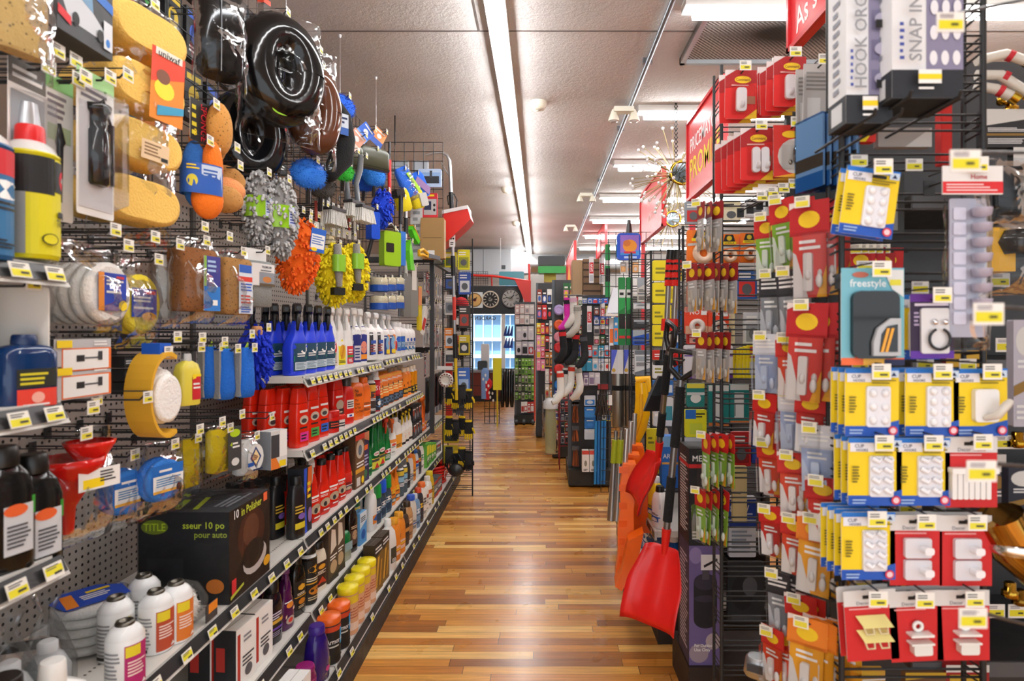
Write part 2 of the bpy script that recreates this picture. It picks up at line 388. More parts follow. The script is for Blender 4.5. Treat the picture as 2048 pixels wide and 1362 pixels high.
tr=MB().loft([[(x0,12.6,dz0),(x0,13.4,dz0),(x0,13.4,dz1),(x0,12.6,dz1)],[(x0+.4,12.75,zc-.2),(x0+.4,13.15,zc-.2),(x0+.4,13.15,zc+.2),(x0+.4,12.75,zc+.2)]],M('#b4b8bb','s'),True,False)
place('air_duct',[('box_section',d),('reducer',tr),('round_section',rd)],(0,0,0),'galvanized air duct under the ceiling at the back of the shop','air duct')
def wirehang(px,py0,py1,Y,label):
 p=at(px,py1,Y=Y)
 tag(ob('hanging_wire',MB().tube([(p.x,p.y,p.z),(p.x,p.y,CEIL-.001)],.0016,M('#d9d9d9','s'),5).lathe([(.006,CEIL-.02),(.009,CEIL-.002)],M('#e8e8e8','p'),8,True,p.x,p.y)),label,'wire')
wirehang(572,0,90,2.7,'thin wire dropping from the ceiling above the bagged wheel covers')
wirehang(680,100,205,3.6,'thin wire with a clip above the yellow tag')
wirehang(752,195,255,4.2,'thin wire above the blue and orange hang cards')
wirehang(1001,470,560,11.5,'thin wire above the black header board')
# ---------------------------------------------------------------- left shelving
GREY,STRIP,DARK=M('#d8d5ce','w'),M('#2b2c2e','p'),M('#231a15','m')
XB=-1.42
PEG=peg_mat()
NT=0
def tags_on(shelf_x,z,y0,y1,where,n,tilt=.3,miss=.12):
 """price tags clipped in a shelf-edge strip"""
 global TAGM
 for i in range(n):
  if R.random()<miss:continue
  y=y0+(y1-y0)*(i+.5)/n+R.uniform(-.004,.004)
  o=ob('price_tag',TAGM[R.randrange(3)]);o.location=(shelf_x+.006,y,z);o.rotation_euler=(-tilt,0,LEFT);o.scale=(1.3,1,1.15)
  tag(o,'yellow and white price tag on '+where,'price tag','price tags on '+where)
def tagmesh(k):
 m=MB().box(-.017,-.0012,-.0125,.017,.0,.0125,M('#efece2','m'))
 m.art([('r',.04,.08 if k!=1 else.3,.96,.55 if k!=1 else.8,M('#e6dc2a','m')),('l',.1,.62,.8,.92,2,M('#5b5b58','m')),('l',.45,.18,.9,.48,1,M('#33332c','m'))],flat(-.017,-.0125,.017,.0125,-.0012),.034,.025)
 return m.mesh('price_tag')
TAGM=[tagmesh(i)for i in range(3)]
def shelf(xf,z,y0,y1,xb=XB,perf=False):
 """deck and sloped price strip; z is the deck's top"""
 m=MB().box(xb+.003,y0+.004,z-.028,xf-.012,y1-.004,z,GREY)
 m.add([(xf-.012,y0+.004,z-.028),(xf-.012,y1-.004,z-.028),(xf+.006,y1-.004,z-.042),(xf+.006,y0+.004,z-.042)],[(0,1,2,3)],GREY)
 if perf:
  for r in(.08,.17):
   for i in range(int((y1-y0)/.016)):m.box(xf-r,y0+.02+i*.016,z,xf-r+.006,y0+.025+i*.016,z+.0006,M('#4b4743','m'))
 st=MB().add([(xf-.014,y0+.004,z-.0005),(xf+.008,y0+.004,z-.044),(xf+.008,y1-.004,z-.044),(xf-.014,y1-.004,z-.0005),(xf-.018,y0+.004,z),(xf+.003,y0+.004,z-.044),(xf+.003,y1-.004,z-.044),(xf-.018,y1-.004,z)],[(0,1,2,3),(7,6,5,4),(0,4,5,1),(3,2,6,7),(0,3,7,4),(1,5,6,2)],GREY)
 ins=MB().add([(xf-.0095,y0+.01,z-.004),(xf+.0055,y0+.01,z-.036),(xf+.0055,y1-.01,z-.036),(xf-.0095,y1-.01,z-.004)],[(0,1,2,3)],STRIP)
 ins.v=[(x+.0026,y,q+.0012)for x,y,q in ins.v]
 return('shelf',m,[('edge_strip',st),('strip_insert',ins)])
XT,X4,X0=-.95,-.92,-.82
ZT,Z2,Z3,Z4,Z0=1.315,1.015,.655,.358,.138
BAY=[-.02,1.235,2.475,3.70,4.93,6.14]
def bay(i,shelves,label,ztop,peg=True):
 y0,y1=BAY[i],BAY[i+1]
 sp=[('back_panel',MB().box(XB-.012,y0+.001,.09,XB,y1-.001,ztop,PEG))]
 sp.append(('kick_board',MB().box(XB,y0+.001,0,X0+.02,y1-.001,.09,DARK)))
 sp.append(('upright',MB().box(XB-.03,y0+.001,0,XB+.012,y0+.022,ztop,M('#5a5652','w'))))
 sp.append(shelf(X0,Z0,y0,y1))
 for xf,z,perf in shelves:sp.append(shelf(xf,z,y0,y1,XB,perf))
 return place('shelf_unit',sp,(0,0,0),label,'shelving')
bay(0,[(-.955,1.055,False),(-.955,1.36,False),(-.955,1.632,False),(XT,Z3,True),(X4,Z4,False)],'nearest beige gondola bay, its shelf ends at the left picture edge',2.3)
bay(1,[(XT,Z3,True),(X4,Z4,False)],'beige pegboard gondola bay with hanging car sponges above one perforated shelf',2.0)
bay(2,[(XT,ZT,False),(XT,Z2,False),(XT,Z3,False),(X4,Z4,False)],'gondola bay holding the blue spray bottles and red polish bottles',2.0)
bay(3,[(XT,ZT+.012,False),(XT,Z2,False),(XT,Z3,False),(X4,Z4,False)],'gondola bay with orange pouches and white trigger bottles',2.0)
bay(4,[(XT,Z3,False),(X4,Z4,False)],'farthest gondola bay with wiper blades and hose, next to black grid panel',2.0)
for z,y0,y1,wh in((1.055,.9,1.23,'the near shelf with black bottles'),(1.36,.9,1.23,'the near shelf with the blue jug'),(1.632,.9,1.23,'the near shelf with the spray can')):
 tags_on(-.955+.004,z-.021,y0,y1,wh,4,miss=0)
for z,xf,y0,y1,wh,n in((ZT,XT,2.49,3.69,'the shelf with blue spray bottles',17),(ZT+.012,XT,3.71,4.92,'the shelf with white refill bottles',16),(Z2,XT,2.49,4.92,'the shelf with red polish bottles',34),(Z3,XT,1.3,2.46,'the perforated shelf with canisters',9),(Z3,XT,2.49,6.1,'the shelf with green bottles',42),(Z4,X4,1.5,6.1,'the shelf with gold-lettered black cans',42),(Z0,X0,1.9,6.1,'the bottom deck with wipes',26)):
 tags_on(xf+.004,z-.021,y0,y1,wh,n,miss=.25 if n>10 else.1)
# ---------------------------------------------------------------- wire racks and grid panels
BLK=M('#1d1e20','k');WG=M('#5c5f63','k')
def grid_panel(w,h,dx,dz,r=.003,mat=None):
 m=MB();mat=mat or BLK;nx,nz=round(w/dx),round(h/dz)
 for i in range(nx+1):m.tube([(-w/2+w*i/nx,0,0),(-w/2+w*i/nx,0,h)],r,mat,4)
 for j in range(nz+1):m.tube([(-w/2,-r*1.5,h*j/nz),(w/2,-r*1.5,h*j/nz)],r,mat,4)
 return m
def triple_panel(w,h,ret,step=.085,r=.0028,mat=None,mat2=None):
 """shop rack: rails in threes between two posts, with short returns at the sides"""
 post=[];wires=MB();mat=mat or BLK
 for x in(-w/2,w/2):
  post.append(('post',MB().tube([(x,0,0),(x,0,h)],.0065,mat,8)))
  if ret:post.append(('post',MB().tube([(x,ret,0),(x,ret,h)],.0055,mat,8)))
 z=.06
 while z<h:
  for k in(0,.017,.034):
   if z+k<h:
    p=[(-w/2,0,z+k),(w/2,0,z+k)]
    if ret:p=[(-w/2,ret,z+k-.006)]+p+[(w/2,ret,z+k-.006)]
    wires.tube(p,r,mat2 or mat,4)
  z+=step
 return post+[('rails',wires)]
# ---------------------------------------------------------------- goods: builders
def Pm(c):return M(c,'m')
WH,BK,YE,RD,BL,OR,GN,GY,NV=[M(c,'m')for c in('#f2f1ee','#151515','#f4d411','#d3161b','#1450b8','#f0701a','#1f8a3c','#8d8f92','#14224f')]
CLR,BLI=M('#f4f6f8','t'),M('#fbfbfb','x')
def lab(bg,a,b,ink='#222222',mark=None,pic=None,seed=0,mcol='#ffffff'):
 """a product label: ground, head band, badge, lines of small print, a picture patch"""
 r=random.Random(seed);bg,a_,b_,ik=Pm(bg),Pm(a),Pm(b),Pm(ink)
 it=[('r',0,0,1,1,bg)]
 k=r.randrange(4)
 if k==0:it+=[('r',0,.76,1,1,a_),('e',.5,.62,.34,.09,b_),('l',.12,.42,.88,.52,2,ik),('l',.12,.06,.7,.16,3,ik)]
 elif k==1:it+=[('p',[(0,.55),(1,.78),(1,1),(0,1)],a_),('r',0,.3,1,.36,b_),('l',.1,.4,.9,.52,3,ik),('l',.1,.08,.9,.24,4,ik)]
 elif k==2:it+=[('r',0,.82,1,1,b_),('r',.08,.56,.92,.76,a_),('l',.1,.36,.9,.52,3,ik),('p',[(0,0),(1,0),(1,.3),(0,.12)],b_)]
 else:it+=[('e',.5,.8,.42,.14,a_),('p',[(0,.28),(1,.4),(1,.5),(0,.38)],b_),('l',.15,.54,.85,.64,2,ik),('l',.1,.06,.8,.22,3,ik)]
 if pic:
  pc=[Pm(c)for c in pic]
  it+=[('r',.1,.1,.9,.34,pc[0]),('e',.5,.2,.3,.085,pc[-1]),('p',[(.1,.1),(.5,.3),(.9,.1)],pc[len(pc)//2])]
 if mark:it.append(('t',mark,.5,.86,.085,M(mcol,'m'),.86))
 return it
NECK='#f4f4f2'
def head_trigger(z,col,lev,s=1.0,turn=-1):
 m=MB();T=lambda pts:[(turn*-x*s,z+y*s)for x,y in pts]
 p=T([(-.052,.036),(-.056,.055),(-.02,.066),(.026,.062),(.045,.034),(.034,.010),(.016,.004),(-.014,.004),(-.02,.026)])
 if turn>0:p=p[::-1]
 m.prism(p,-.013*s,.013*s,col)
 m.lathe([(.017*s,z-.02*s),(.017*s,z+.006*s)],col,14)
 l=MB();l.tube([(turn*x*-s,0,z+y*s)for x,y in((-.024,.034),(-.036,.012),(-.038,-.012),(-.03,-.034))],[.007*s,.008*s,.007*s,.005*s],lev,6)
 n=MB().tube([(turn*.05*s,0,z+.047*s),(turn*.062*s,0,z+.047*s)],.009*s,lev,8)
 ca,sa=math.cos(.75),math.sin(.75)
 for q in(m,l,n):q.v=[((x*ca-y*sa)*.92,(x*sa+y*ca)*.92,zz)for x,y,zz in q.v]
 return[('trigger_head',m,[('nozzle',n)]),('lever',l)]
def trigger_bottle(h,w,d,col,hcol,art,lev=None,e=3.2,style=0,lz=(.08,.56),kind='p'):
 c=M(col,kind);hb=h*.74
 if style==0:
  pf=[(0,w*.9,d*.9),(.008,w,d),(hb*.52,w,d),(hb*.66,w*.86,d*.9,w*.07),(hb*.78,w*.58,d*.68,w*.14),(hb*.86,w*.48,d*.6,w*.16),(hb*.9,w*.52,d*.62,w*.15),(hb*.94,w*.42,d*.55,w*.16),(hb,w*.34,d*.5,w*.14)]
  pf=[p if len(p)>3 else p+(0,)for p in pf]
 elif style==1:
  pf=[(0,w*.9,d*.9,0),(.008,w,d,0),(hb*.4,w,d,0),(hb*.56,w*.86,d*.9,0),(hb*.66,w*.66,d*.8,0),(hb*.7,w*.74,d*.82,0),(hb*.74,w*.64,d*.78,0),(hb*.79,w*.72,d*.8,0),(hb*.83,w*.6,d*.76,0),(hb*.92,w*.5,d*.7,0),(hb,w*.36,d*.55,0)]
 else:
  pf=[(0,w*.92,d*.92,0),(.008,w,d,0),(hb*.72,w,d,0),(hb*.84,w*.82,d*.86,0),(hb*.92,w*.5,d*.6,0),(hb,w*.34,d*.5,0)]
 b=MB().body(pf,c,e)
 off=pf[-1][3]
 lb=MB().art(art,onbody(pf,e,hb*lz[0],hb*lz[1]*1.05,w*.82),w*.82,hb*(lz[1]-lz[0]))
 hd=head_trigger(hb,M(hcol,'p'),M(lev or hcol,'p'),min(1.15,h/.27))
 for q in hd:
  for mm in[q[1]]+[x[1]for x in(q[2]if len(q)>2 else[])]:mm.v=[(x+off,y,z)for x,y,z in mm.v]
 return[('body',b,[('label',lb)])]+hd
def capped_bottle(h,w,d,col,cap,art,e=3.0,capw=.4,caph=.12,sh=.74,lz=(.12,.68),kind='p',capk='p'):
 hb=h*(1-caph)
 pf=[(0,w*.92,d*.92),(.006,w,d),(hb*sh,w,d),(hb*(sh*.4+.6),w*.82,d*.86),(hb*.985,w*capw*1.05,min(d,w)*capw*1.2),(hb,w*capw*.9,min(d,w)*capw)]
 b=MB().body(pf,M(col,kind),e);lb=MB().art(art,onbody(pf,e,hb*lz[0],hb*lz[1],w*.86),w*.86,hb*(lz[1]-lz[0]))
 r=w*capw*.56;c=MB().lathe([(r,hb-.004),(r*1.02,hb+.003),(r*.96,h-.004),(r*.86,h)],M(cap,capk),16)
 return[('body',b,[('label',lb)]),('cap',c)]
def polish_bottle(h,w,d,col,art,cap=None):
 """flat upright bottle whose tall cap continues the body"""
 hb=h*.74;pf=[(0,w*.94,d*.94),(.006,w,d),(hb*.7,w*.98,d),(hb,w*.84,d*.92)]
 b=MB().body(pf,M(col,'g'),5);lb=MB().art(art,onbody(pf,5,hb*.08,hb*.95,w*.78),w*.78,hb*.87)
 c=MB().body([(hb+.001,w*.8,d*.88),(hb+.006,w*.83,d*.91),(h*.96,w*.66,d*.8),(h,w*.56,d*.66)],M(cap or col,'g'),5)
 return[('body',b,[('label',lb)]),('cap',c)]
def curvy_bottle(h,w,d,col,art,cap,kind='g'):
 """ribbed narrow-necked pour bottle"""
 hb=h*.9;pf=[(0,w*.9,d*.9,0),(.008,w,d,0),(hb*.42,w,d,0),(hb*.55,w*.85,d*.92,w*.04),(hb*.62,w*.7,d*.8,w*.08)]
 for i in range(6):pf.append((hb*(.65+.045*i),w*(.66-.03*i),d*(.78-.03*i),w*.1));pf.append((hb*(.67+.045*i),w*(.61-.03*i),d*(.73-.03*i),w*.1))
 pf+=[(hb*.95,w*.44,d*.6,w*.1),(hb,w*.36,d*.5,w*.1)]
 b=MB().body(pf,M(col,kind),2.8);lb=MB().art(art,onbody(pf,2.8,hb*.06,hb*.5,w*.8),w*.8,hb*.44)
 c=MB().lathe([(w*.2,hb-.002),(w*.2,h-.003),(w*.17,h)],M(cap,'p'),12,True,w*.1)
 return[('body',b,[('label',lb)]),('cap',c)]
def can_art(r,z0,z1,span=2.4):
 fn=lambda u,v,d:((r+d)*math.sin((u-.5)*span),-(r+d)*math.cos((u-.5)*span),z0+(z1-z0)*v)
 fn.curved=1
 return fn
def spray_can(h,r,col,cap,art,capr=.62,span=3.0,capt=None,domec='#d9d9d6'):
 hb=h*.8;b=MB().lathe([(r*.95,0),(r,.004),(r,hb*.96),(r*1.02,hb*.965),(r*1.02,hb*.985),(r*.97,hb*.99)],M(col,'g'),24)
 lb=MB().art(art,can_art(r,hb*.04,hb*.94,span),r*span,hb*.9,seg=12)
 dm=MB().lathe([(r*.97,hb*.985),(r*.82,hb*1.05),(r*.6,hb*1.09),(r*.5,hb*1.1)],M(domec,'g'),20)
 c=MB().lathe([(r*capr,hb*1.06),(r*capr*1.02,hb*1.08),(r*capr*.97,h*.985),(r*capr*.88,h)],M(cap,'p'),20)
 return[('body',b,[('label',lb)]),('dome',dm),('cap',c)]
def refill_can(h,r,art):
 """small white pressurised can with a bare valve"""
 hb=h*.82;b=MB().lathe([(r*.94,0),(r,.003),(r,hb*.93),(r*.97,hb*.95),(r*.99,hb*.97),(r*.72,h*.9),(r*.5,h*.94),(r*.46,h*.95)],M('#eef0f0','g'),24)
 lb=MB().art(art,can_art(r,hb*.06,hb*.86,2.6),r*2.6,hb*.8,seg=12)
 v=MB().lathe([(r*.5,h*.945),(r*.52,h*.965),(r*.44,h),(r*.3,h),(r*.28,h*.96),(.001,h*.955)],M('#6b675f','s'),18)
 return[('body',b,[('label',lb)]),('valve',v)]
def canister(h,r,col,cap,art):
 hb=h*.84;b=MB().lathe([(r*.96,0),(r,.004),(r,hb)],M(col,'p'),24);lb=MB().art(art,can_art(r,hb*.03,hb*.97,3.0),r*3,hb*.94,seg=12)
 c=MB().lathe([(r*1.02,hb),(r*1.04,hb+.004),(r*1.04,h*.96),(r*.95,h*.985),(r*.6,h*.985),(r*.55,h),(.001,h)],M(cap,'p'),24)
 return[('body',b,[('label',lb)]),('cap',c)]
def tin(h,r,col,lid,art):
 b=MB().lathe([(r*.97,0),(r,.003),(r,h*.7)],M(col,'g'),24);lb=MB().art(art,can_art(r,h*.05,h*.65,2.4),r*2.4,h*.6,seg=10)
 c=MB().lathe([(r*1.03,h*.68),(r*1.03,h*.96),(r*.97,h),(.001,h)],M(lid,'g'),24)
 return[('body',b,[('label',lb)]),('lid',c)]
def carton(w,d,h,col,front,side=None,top=None,flap=True):
 """box with printed front (-Y), left and right sides and top"""
 b=MB().box(-w/2,-d/2,0,w/2,d/2,h,M(col,'m'))
 b.art(front,flat(-w/2,0,w/2,h,-d/2),w,h)
 if side:
  b.art(side,lambda u,v,dd:(-w/2-dd,d/2-d*u,h*v),d,h);b.art(side,lambda u,v,dd:(w/2+dd,-d/2+d*u,h*v),d,h)
 if top:b.art(top,lambda u,v,dd:(-w/2+w*u,-d/2+d*v,h+dd),w,d)
 if flap:b.box(-w/2+.001,-.0006,h,w/2-.001,.0006,h+.0005,M('#77736c','m'))
 return[('carton',b)]
def slot(w,h,r=.008):return[('r',.36,.93,.64,.955,BK),('e',.5,.95,.05,.02,BK)]
def card(w,h,art,items=None,t=.0012,r=.006,col='#f2f0ec',z=0):
 """hanging card: hung from the slot near its top edge; top centre of the card is the origin"""
 m=MB().prism([(x,q-h)for x,q in rrect(-w/2,0,w/2,h,r)],0,t,M(col,'m'));m.art(art,flat(-w/2,-h,w/2,0,0),w,h)
 return[('backing_card',m)]+(items or[])
def blister(x0,z0,x1,z1,dep,r=.008,mat=None):
 pl=rrect(x0,z0,x1,z1,r,3);q=rrect(x0+dep*.25,z0+dep*.25,x1-dep*.25,z1-dep*.25,max(r*.7,.002),3)
 m=MB();n=len(pl);m.add([(x,-.001,z)for x,z in pl]+[(x,-dep,z)for x,z in q],[(i,(i+1)%n,(i+1)%n+n,i+n)for i in range(n)]+[tuple(range(n,2*n))],mat or BLI);return m
def pillow(w,h,dep,seed=1,mat=None,top=True,wr=.12,n=18,rows=12,z0=None,header=.0):
 """clear bag: origin at its top centre; pinched flat at both ends"""
 r=random.Random(seed);rg=[]
 for j in range(rows+1):
  t=j/rows;z=-h*t;f=max(.03,math.sin(PI*min(1,max(0,(t-header)/(1-header))))**.45)if t>header else.03
  q=[]
  for i,(x,y,zz)in enumerate(ring(w*(1-.06*f),dep*f+.002,2.4,z,0,0,n)):
   k=wr*dep*f
   q.append((x+r.uniform(-.2,.2)*k,y+r.uniform(-1,1)*k,zz+(r.uniform(-.006,.006)if 0<j<rows else r.uniform(-.004,.004))))
  rg.append(q)
 return MB().loft(rg,mat or CLR,True,True)
def bag_of(name,inner,w,h,dep,art=None,lw=.6,lz=(.15,.55),seed=1,header=.1,lside=0):
 sp=[(name,inner),('bag',pillow(w,h,dep,seed,header=header))]
 if art:sp.append(('label',MB().box(-w*lw/2+lside,-dep*.42-.0012,-h*lz[1],w*lw/2+lside,-dep*.42,-h*lz[0],WH).art(art,flat(-w*lw/2+lside,-h*lz[1],w*lw/2+lside,-h*lz[0],-dep*.42-.0012),w*lw,h*(lz[1]-lz[0]))))
 return sp
def furry(rx,ry,rz,c=(0,0,0),col='#2d6fd6',n=500,ln=.014,seed=3,col2=None,half=None):
 """pile of soft fibres over a rounded pad"""
 m=MB().ball(c,rx,ry,rz,M(col,'f'),14,9);r=random.Random(seed);A=M(col,'f');B=M(col2 or col,'f')
 for i in range(n):
  z=r.uniform(-1,1);t=r.uniform(0,2*PI);q=math.sqrt(1-z*z);nx,ny,nz=q*math.cos(t),q*math.sin(t),z
  p=Vector((c[0]+rx*nx,c[1]+ry*ny,c[2]+rz*nz));nn=Vector((nx/rx,ny/ry,nz/rz)).normalized()
  tip=p+(nn+Vector((r.uniform(-.6,.6),r.uniform(-.6,.6),r.uniform(-.9,.3)))).normalized()*ln
  a=nn.cross(Vector((.3,.5,.8))).normalized()*ln*.16;b=nn.cross(a).normalized()*ln*.16
  m.add([p+a,p-a*.5+b,p-a*.5-b,tip],[(0,1,3),(1,2,3),(2,0,3)],A if i%2 else B)
 return m
def noodles(rx,ry,rz,c=(0,0,0),col='#f0dc16',n=220,ln=.022,rad=.0045,seed=5,col2=None,zmin=-1,zmax=1):
 """chenille: stubby fingers over a rounded pad"""
 m=MB().ball(c,rx*.97,ry*.97,rz*.97,M(col,'f'),12,8);r=random.Random(seed);A=M(col,'f');B=M(col2 or col,'f')
 for i in range(n):
  z=r.uniform(zmin,zmax);t=r.uniform(0,2*PI);q=math.sqrt(max(0,1-z*z));nn=Vector((q*math.cos(t)/rx,q*math.sin(t)/ry,z/rz)).normalized()
  p=Vector((c[0]+rx*q*math.cos(t),c[1]+ry*q*math.sin(t),c[2]+rz*z))
  mid=p+nn*ln*.6;tip=mid+(nn*.4+Vector((r.uniform(-.5,.5),r.uniform(-.3,.3),-1))).normalized()*ln*.6
  m.tube([p,mid,tip],[rad,rad*1.1,rad*.7],A if i%3 else B,5)
 return m
def sponge_block(w,d,h,col,e=4,seed=0):
 return MB().body([(-h,w*.86,d*.86),(-h*.97,w*.95,d*.95),(-h*.92,w,d),(-h*.08,w,d),(-h*.03,w*.95,d*.95),(0,w*.86,d*.86)],M(col,'o'),e,20)
def bone_sponge(w,d,h,col):
 """figure-eight sponge lying crosswise, waist in the middle"""
 m=MB();pts=[]
 for i in range(36):
  t=2*PI*i/36;x=math.cos(t);z=math.sin(t)
  pts.append((x*w/2,z*h/2*(.70+.30*abs(x)**1.5)+(.0)))
 rg=[]
 for k,(y,s)in enumerate(((-d/2,.86),(-d*.44,.95),(-d*.36,1),(d*.36,1),(d*.44,.95),(d/2,.86))):rg.append([(x*s,y,z*s)for x,z in pts])
 return m.loft(rg,M(col,'f'),True,True)
def brush_head(w,h,d,base,bristle,n=60,flare=.3,seed=4):
 b=MB().box(-w/2,-d/2,0,w/2,d/2,.016,M(base,'p'),.004);r=random.Random(seed);bm=MB();mt=M(bristle,'f')
 k=int(math.sqrt(n*w/d));q=max(2,n//k)
 for i in range(k):
  for j in range(q):
   x,y=(-.5+(i+.5)/k)*w*.94,(-.5+(j+.5)/q)*d*.9
   bm.tube([(x,y,.004),(x*(1+flare)+r.uniform(-.003,.003),y*(1+flare)+r.uniform(-.003,.003),-h)],[.0042,.0058],mt,5)
 return b,bm
def hook_spec(L,tagged=True,mat=None,double=False):
 m=MB();mt=mat or M('#2a2b2d','k');m.tube([(0,0,0),(0,-L+.012,0),(0,-L,.012)],.0026,mt,6);m.box(-.012,-.002,-.02,.012,.001,.012,mt)
 sp=[('prong',m)]
 if tagged:
  m.tube([(0,0,.022),(0,-L-.008,.022)],.0018,mt,5)
  t=MB().box(-.018,-L-.0095,-.008,.018,-L-.008,.022,M('#efede6','m'));t.art([('r',.08,.12,.92,.5,M('#e9df3a','m')),('l',.1,.6,.85,.9,2,M('#6f6d68','m')),('l',.4,.2,.86,.44,1,M('#44443a','m'))],flat(-.018,-.008,.018,.022,-L-.0095),.036,.03)
  sp.append(('price_tag',t))
 return freeze(sp)
_HK={}
def hook(loc,L,rz,label='black display hook with a price tag on the car sponge pegboard',group='hooks on the pegboard',tagged=True):
 k=(round(L,2),tagged)
 if k not in _HK:_HK[k]=hook_spec(k[0],tagged)
 return place('display_hook',_HK[k],loc,label,'hook',group,rz)
# ---------------------------------------------------------------- goods on the left shelves
def row(name,spec,cat,xf,z,ys,base,group,depth=1,dstep=.09,jit=.006,rz=LEFT,turn=.06,back=None):
 """the same goods side by side along the aisle; further ones stand behind the front one"""
 top=max(v[2]for p in spec for v in p[1].v);sc=min(1,.25/top)if z==Z4 else 1
 if z==Z0:depth=1
 fz=freeze(spec)
 n=len(ys)
 for i,y in enumerate(ys):
  lb=base if n==1 else nth(i,n)+' '+base
  for k in range(depth):
   place(name,fz,(xf-k*dstep+R.uniform(-jit,0),y+R.uniform(-.003,.003),z+.0008),lb if k==0 else 'rear-row '+base,cat,group if k==0 else group+' behind',rz-.3+R.uniform(-turn,turn),sc=sc)
def crow(*a,**k):row(*a,rz=LEFT+.22,**k)
def ys(y0,step,n):return[y0+step*i for i in range(n)]
# --- top shelf
blu=[('r',0,0,1,1,Pm('#0f3f57')),('p',[(0,.62),(1,.86),(1,1),(0,1)],Pm('#1a3fae')),('p',[(.45,.7),(1,.98),(1,.72),(.7,.6)],WH),('l',.2,.5,.9,.66,2,WH),('p',[(0,.34),(1,.44),(1,.5),(0,.56)],Pm('#1c7a55')),('r',.06,.04,.94,.32,Pm('#c9d6de')),('l',.1,.07,.9,.3,5,Pm('#66808c'))]
row('spray_bottle',trigger_bottle(.305,.105,.065,'#1338d8','#16181c',blu,e=3.4),'spray bottle',XT-.075,ZT,ys(2.555,.118,4),'bright blue trigger bottle with black sprayer on the top shelf','blue spray bottles',3,.095)
w1=[('r',.3,0,.7,.95,Pm('#d9c9bd')),('e',.5,.7,.16,.2,Pm('#d2342a')),('l',.36,.1,.64,.5,5,Pm('#6a5a50'))]
w2=[('r',.05,0,.95,.72,Pm('#f1e21a')),('p',[(.05,.7),(.5,1),(.95,.7)],Pm('#f1e21a')),('e',.5,.5,.3,.28,Pm('#e0a818')),('t','ORANGE',.5,.5,.1,Pm('#c2571c'),.7,1.2),('l',.15,.06,.85,.2,3,Pm('#514f14'))]
w3=[('r',.2,0,.9,.7,Pm('#d22b30')),('l',.3,.4,.8,.6,2,WH),('r',.2,.25,.9,.34,Pm('#3a8a3c')),('l',.3,.05,.8,.2,3,WH)]
for i,(a,t)in enumerate(((w1,'with pale tan oval label'),(w2,'with bright yellow label'),(w3,'with red label'))):
 row('spray_bottle',trigger_bottle(.31,.098,.062,'#eeeeec','#f2f2f0',a,style=1,e=2.6,lz=(.06,.6)),'spray bottle',XT-.07,ZT,[2.97+i*.118],'white trigger bottle '+t+', beside the blue bottles','white spray bottles '+t,2)
d1=[('r',0,.0,1,1,Pm('#12206e')),('p',[(0,.5),(1,.66),(1,.76),(0,.6)],WH),('l',.2,.78,.9,.94,2,WH),('r',.1,.06,.9,.46,Pm('#c9c3cf')),('l',.15,.1,.8,.42,4,Pm('#23306e'))]
d2=[('r',0,.0,1,1,Pm('#1a2a82')),('p',[(0,.55),(1,.75),(1,.85),(0,.65)],WH),('e',.5,.4,.38,.18,Pm('#e58d74')),('r',.1,.06,.9,.2,Pm('#f29422')),('l',.2,.86,.9,.96,1,WH)]
row('spray_bottle',trigger_bottle(.315,.09,.062,'#f0f0ee','#f4f4f2',d1,style=2,lz=(.06,.86)),'spray bottle',XT-.07,ZT,[3.34],'white trigger bottle with navy and lilac label','navy spray bottles',2)
row('spray_bottle',trigger_bottle(.315,.09,.062,'#f0f0ee','#f4f4f2',d2,style=2,lz=(.06,.86)),'spray bottle',XT-.07,ZT,[3.455],'white trigger bottle with navy and orange label','navy and orange spray bottles',2)
e1=[('r',.2,.1,.5,.9,Pm('#2c2c34')),('r',.3,.5,.75,.62,Pm('#2c55b0')),('l',.25,.2,.7,.48,3,Pm('#9d4a50')),('r',.3,.12,.7,.2,Pm('#2346b4'))]
row('spray_bottle',trigger_bottle(.29,.15,.085,'#f3f3f1','#f4f4f2',e1,style=2,lz=(.06,.8)),'spray bottle',XT-.08,ZT+.012,[3.64,3.80],'wide white trigger jug with slim blue and red print','wide white jugs',2,.12)
row('spray_bottle',trigger_bottle(.30,.105,.07,'#efefec','#f07a2a',[('r',.3,.2,.7,.95,Pm('#b9552a')),('r',.3,.6,.7,.66,WH)],style=2,lz=(.3,.9)),'spray bottle',XT-.2,ZT+.012,[3.62],'white bottle with orange sprayer standing in the second row','orange sprayer bottles',1)
e2=[('r',.08,.05,.6,.95,Pm('#16357f')),('r',.6,.05,.92,.95,Pm('#e58a2c')),('e',.6,.45,.25,.25,Pm('#7fb2d8')),('l',.14,.6,.55,.9,3,WH),('r',.4,.08,.9,.22,Pm('#f0d326'))]
row('spray_bottle',trigger_bottle(.285,.125,.075,'#f2f2f0','#f4f4f2',e2,style=2,lz=(.05,.88)),'spray bottle',XT-.075,ZT+.012,[3.97,4.11],'white trigger bottle with navy, orange and yellow picture label','picture label spray bottles',2,.1)
e3=[('r',.3,.08,.95,.95,Pm('#2b6ea8')),('e',.55,.78,.36,.14,Pm('#1b57c8')),('e',.16,.4,.13,.3,Pm('#c9202a')),('l',.36,.3,.9,.6,4,Pm('#bcd6ea')),('r',.3,.08,.95,.2,Pm('#174ec0'))]
row('bottle',capped_bottle(.235,.115,.07,'#f2f2f0','#f4f4f2',e3,e=3.4,capw=.36),'bottle',XT-.07,ZT+.012,[4.27,4.40],'white bottle with blue label and red oval on the upper shelf','blue label bottles',2,.1)
e4=[('r',.1,.1,.5,.3,Pm('#1f5fa0')),('e',.7,.75,.2,.12,Pm('#1b4fb4')),('l',.1,.36,.9,.6,4,Pm('#2a6096')),('p',[(.05,.02),(.95,.02),(.6,.2)],Pm('#1d7aa6'))]
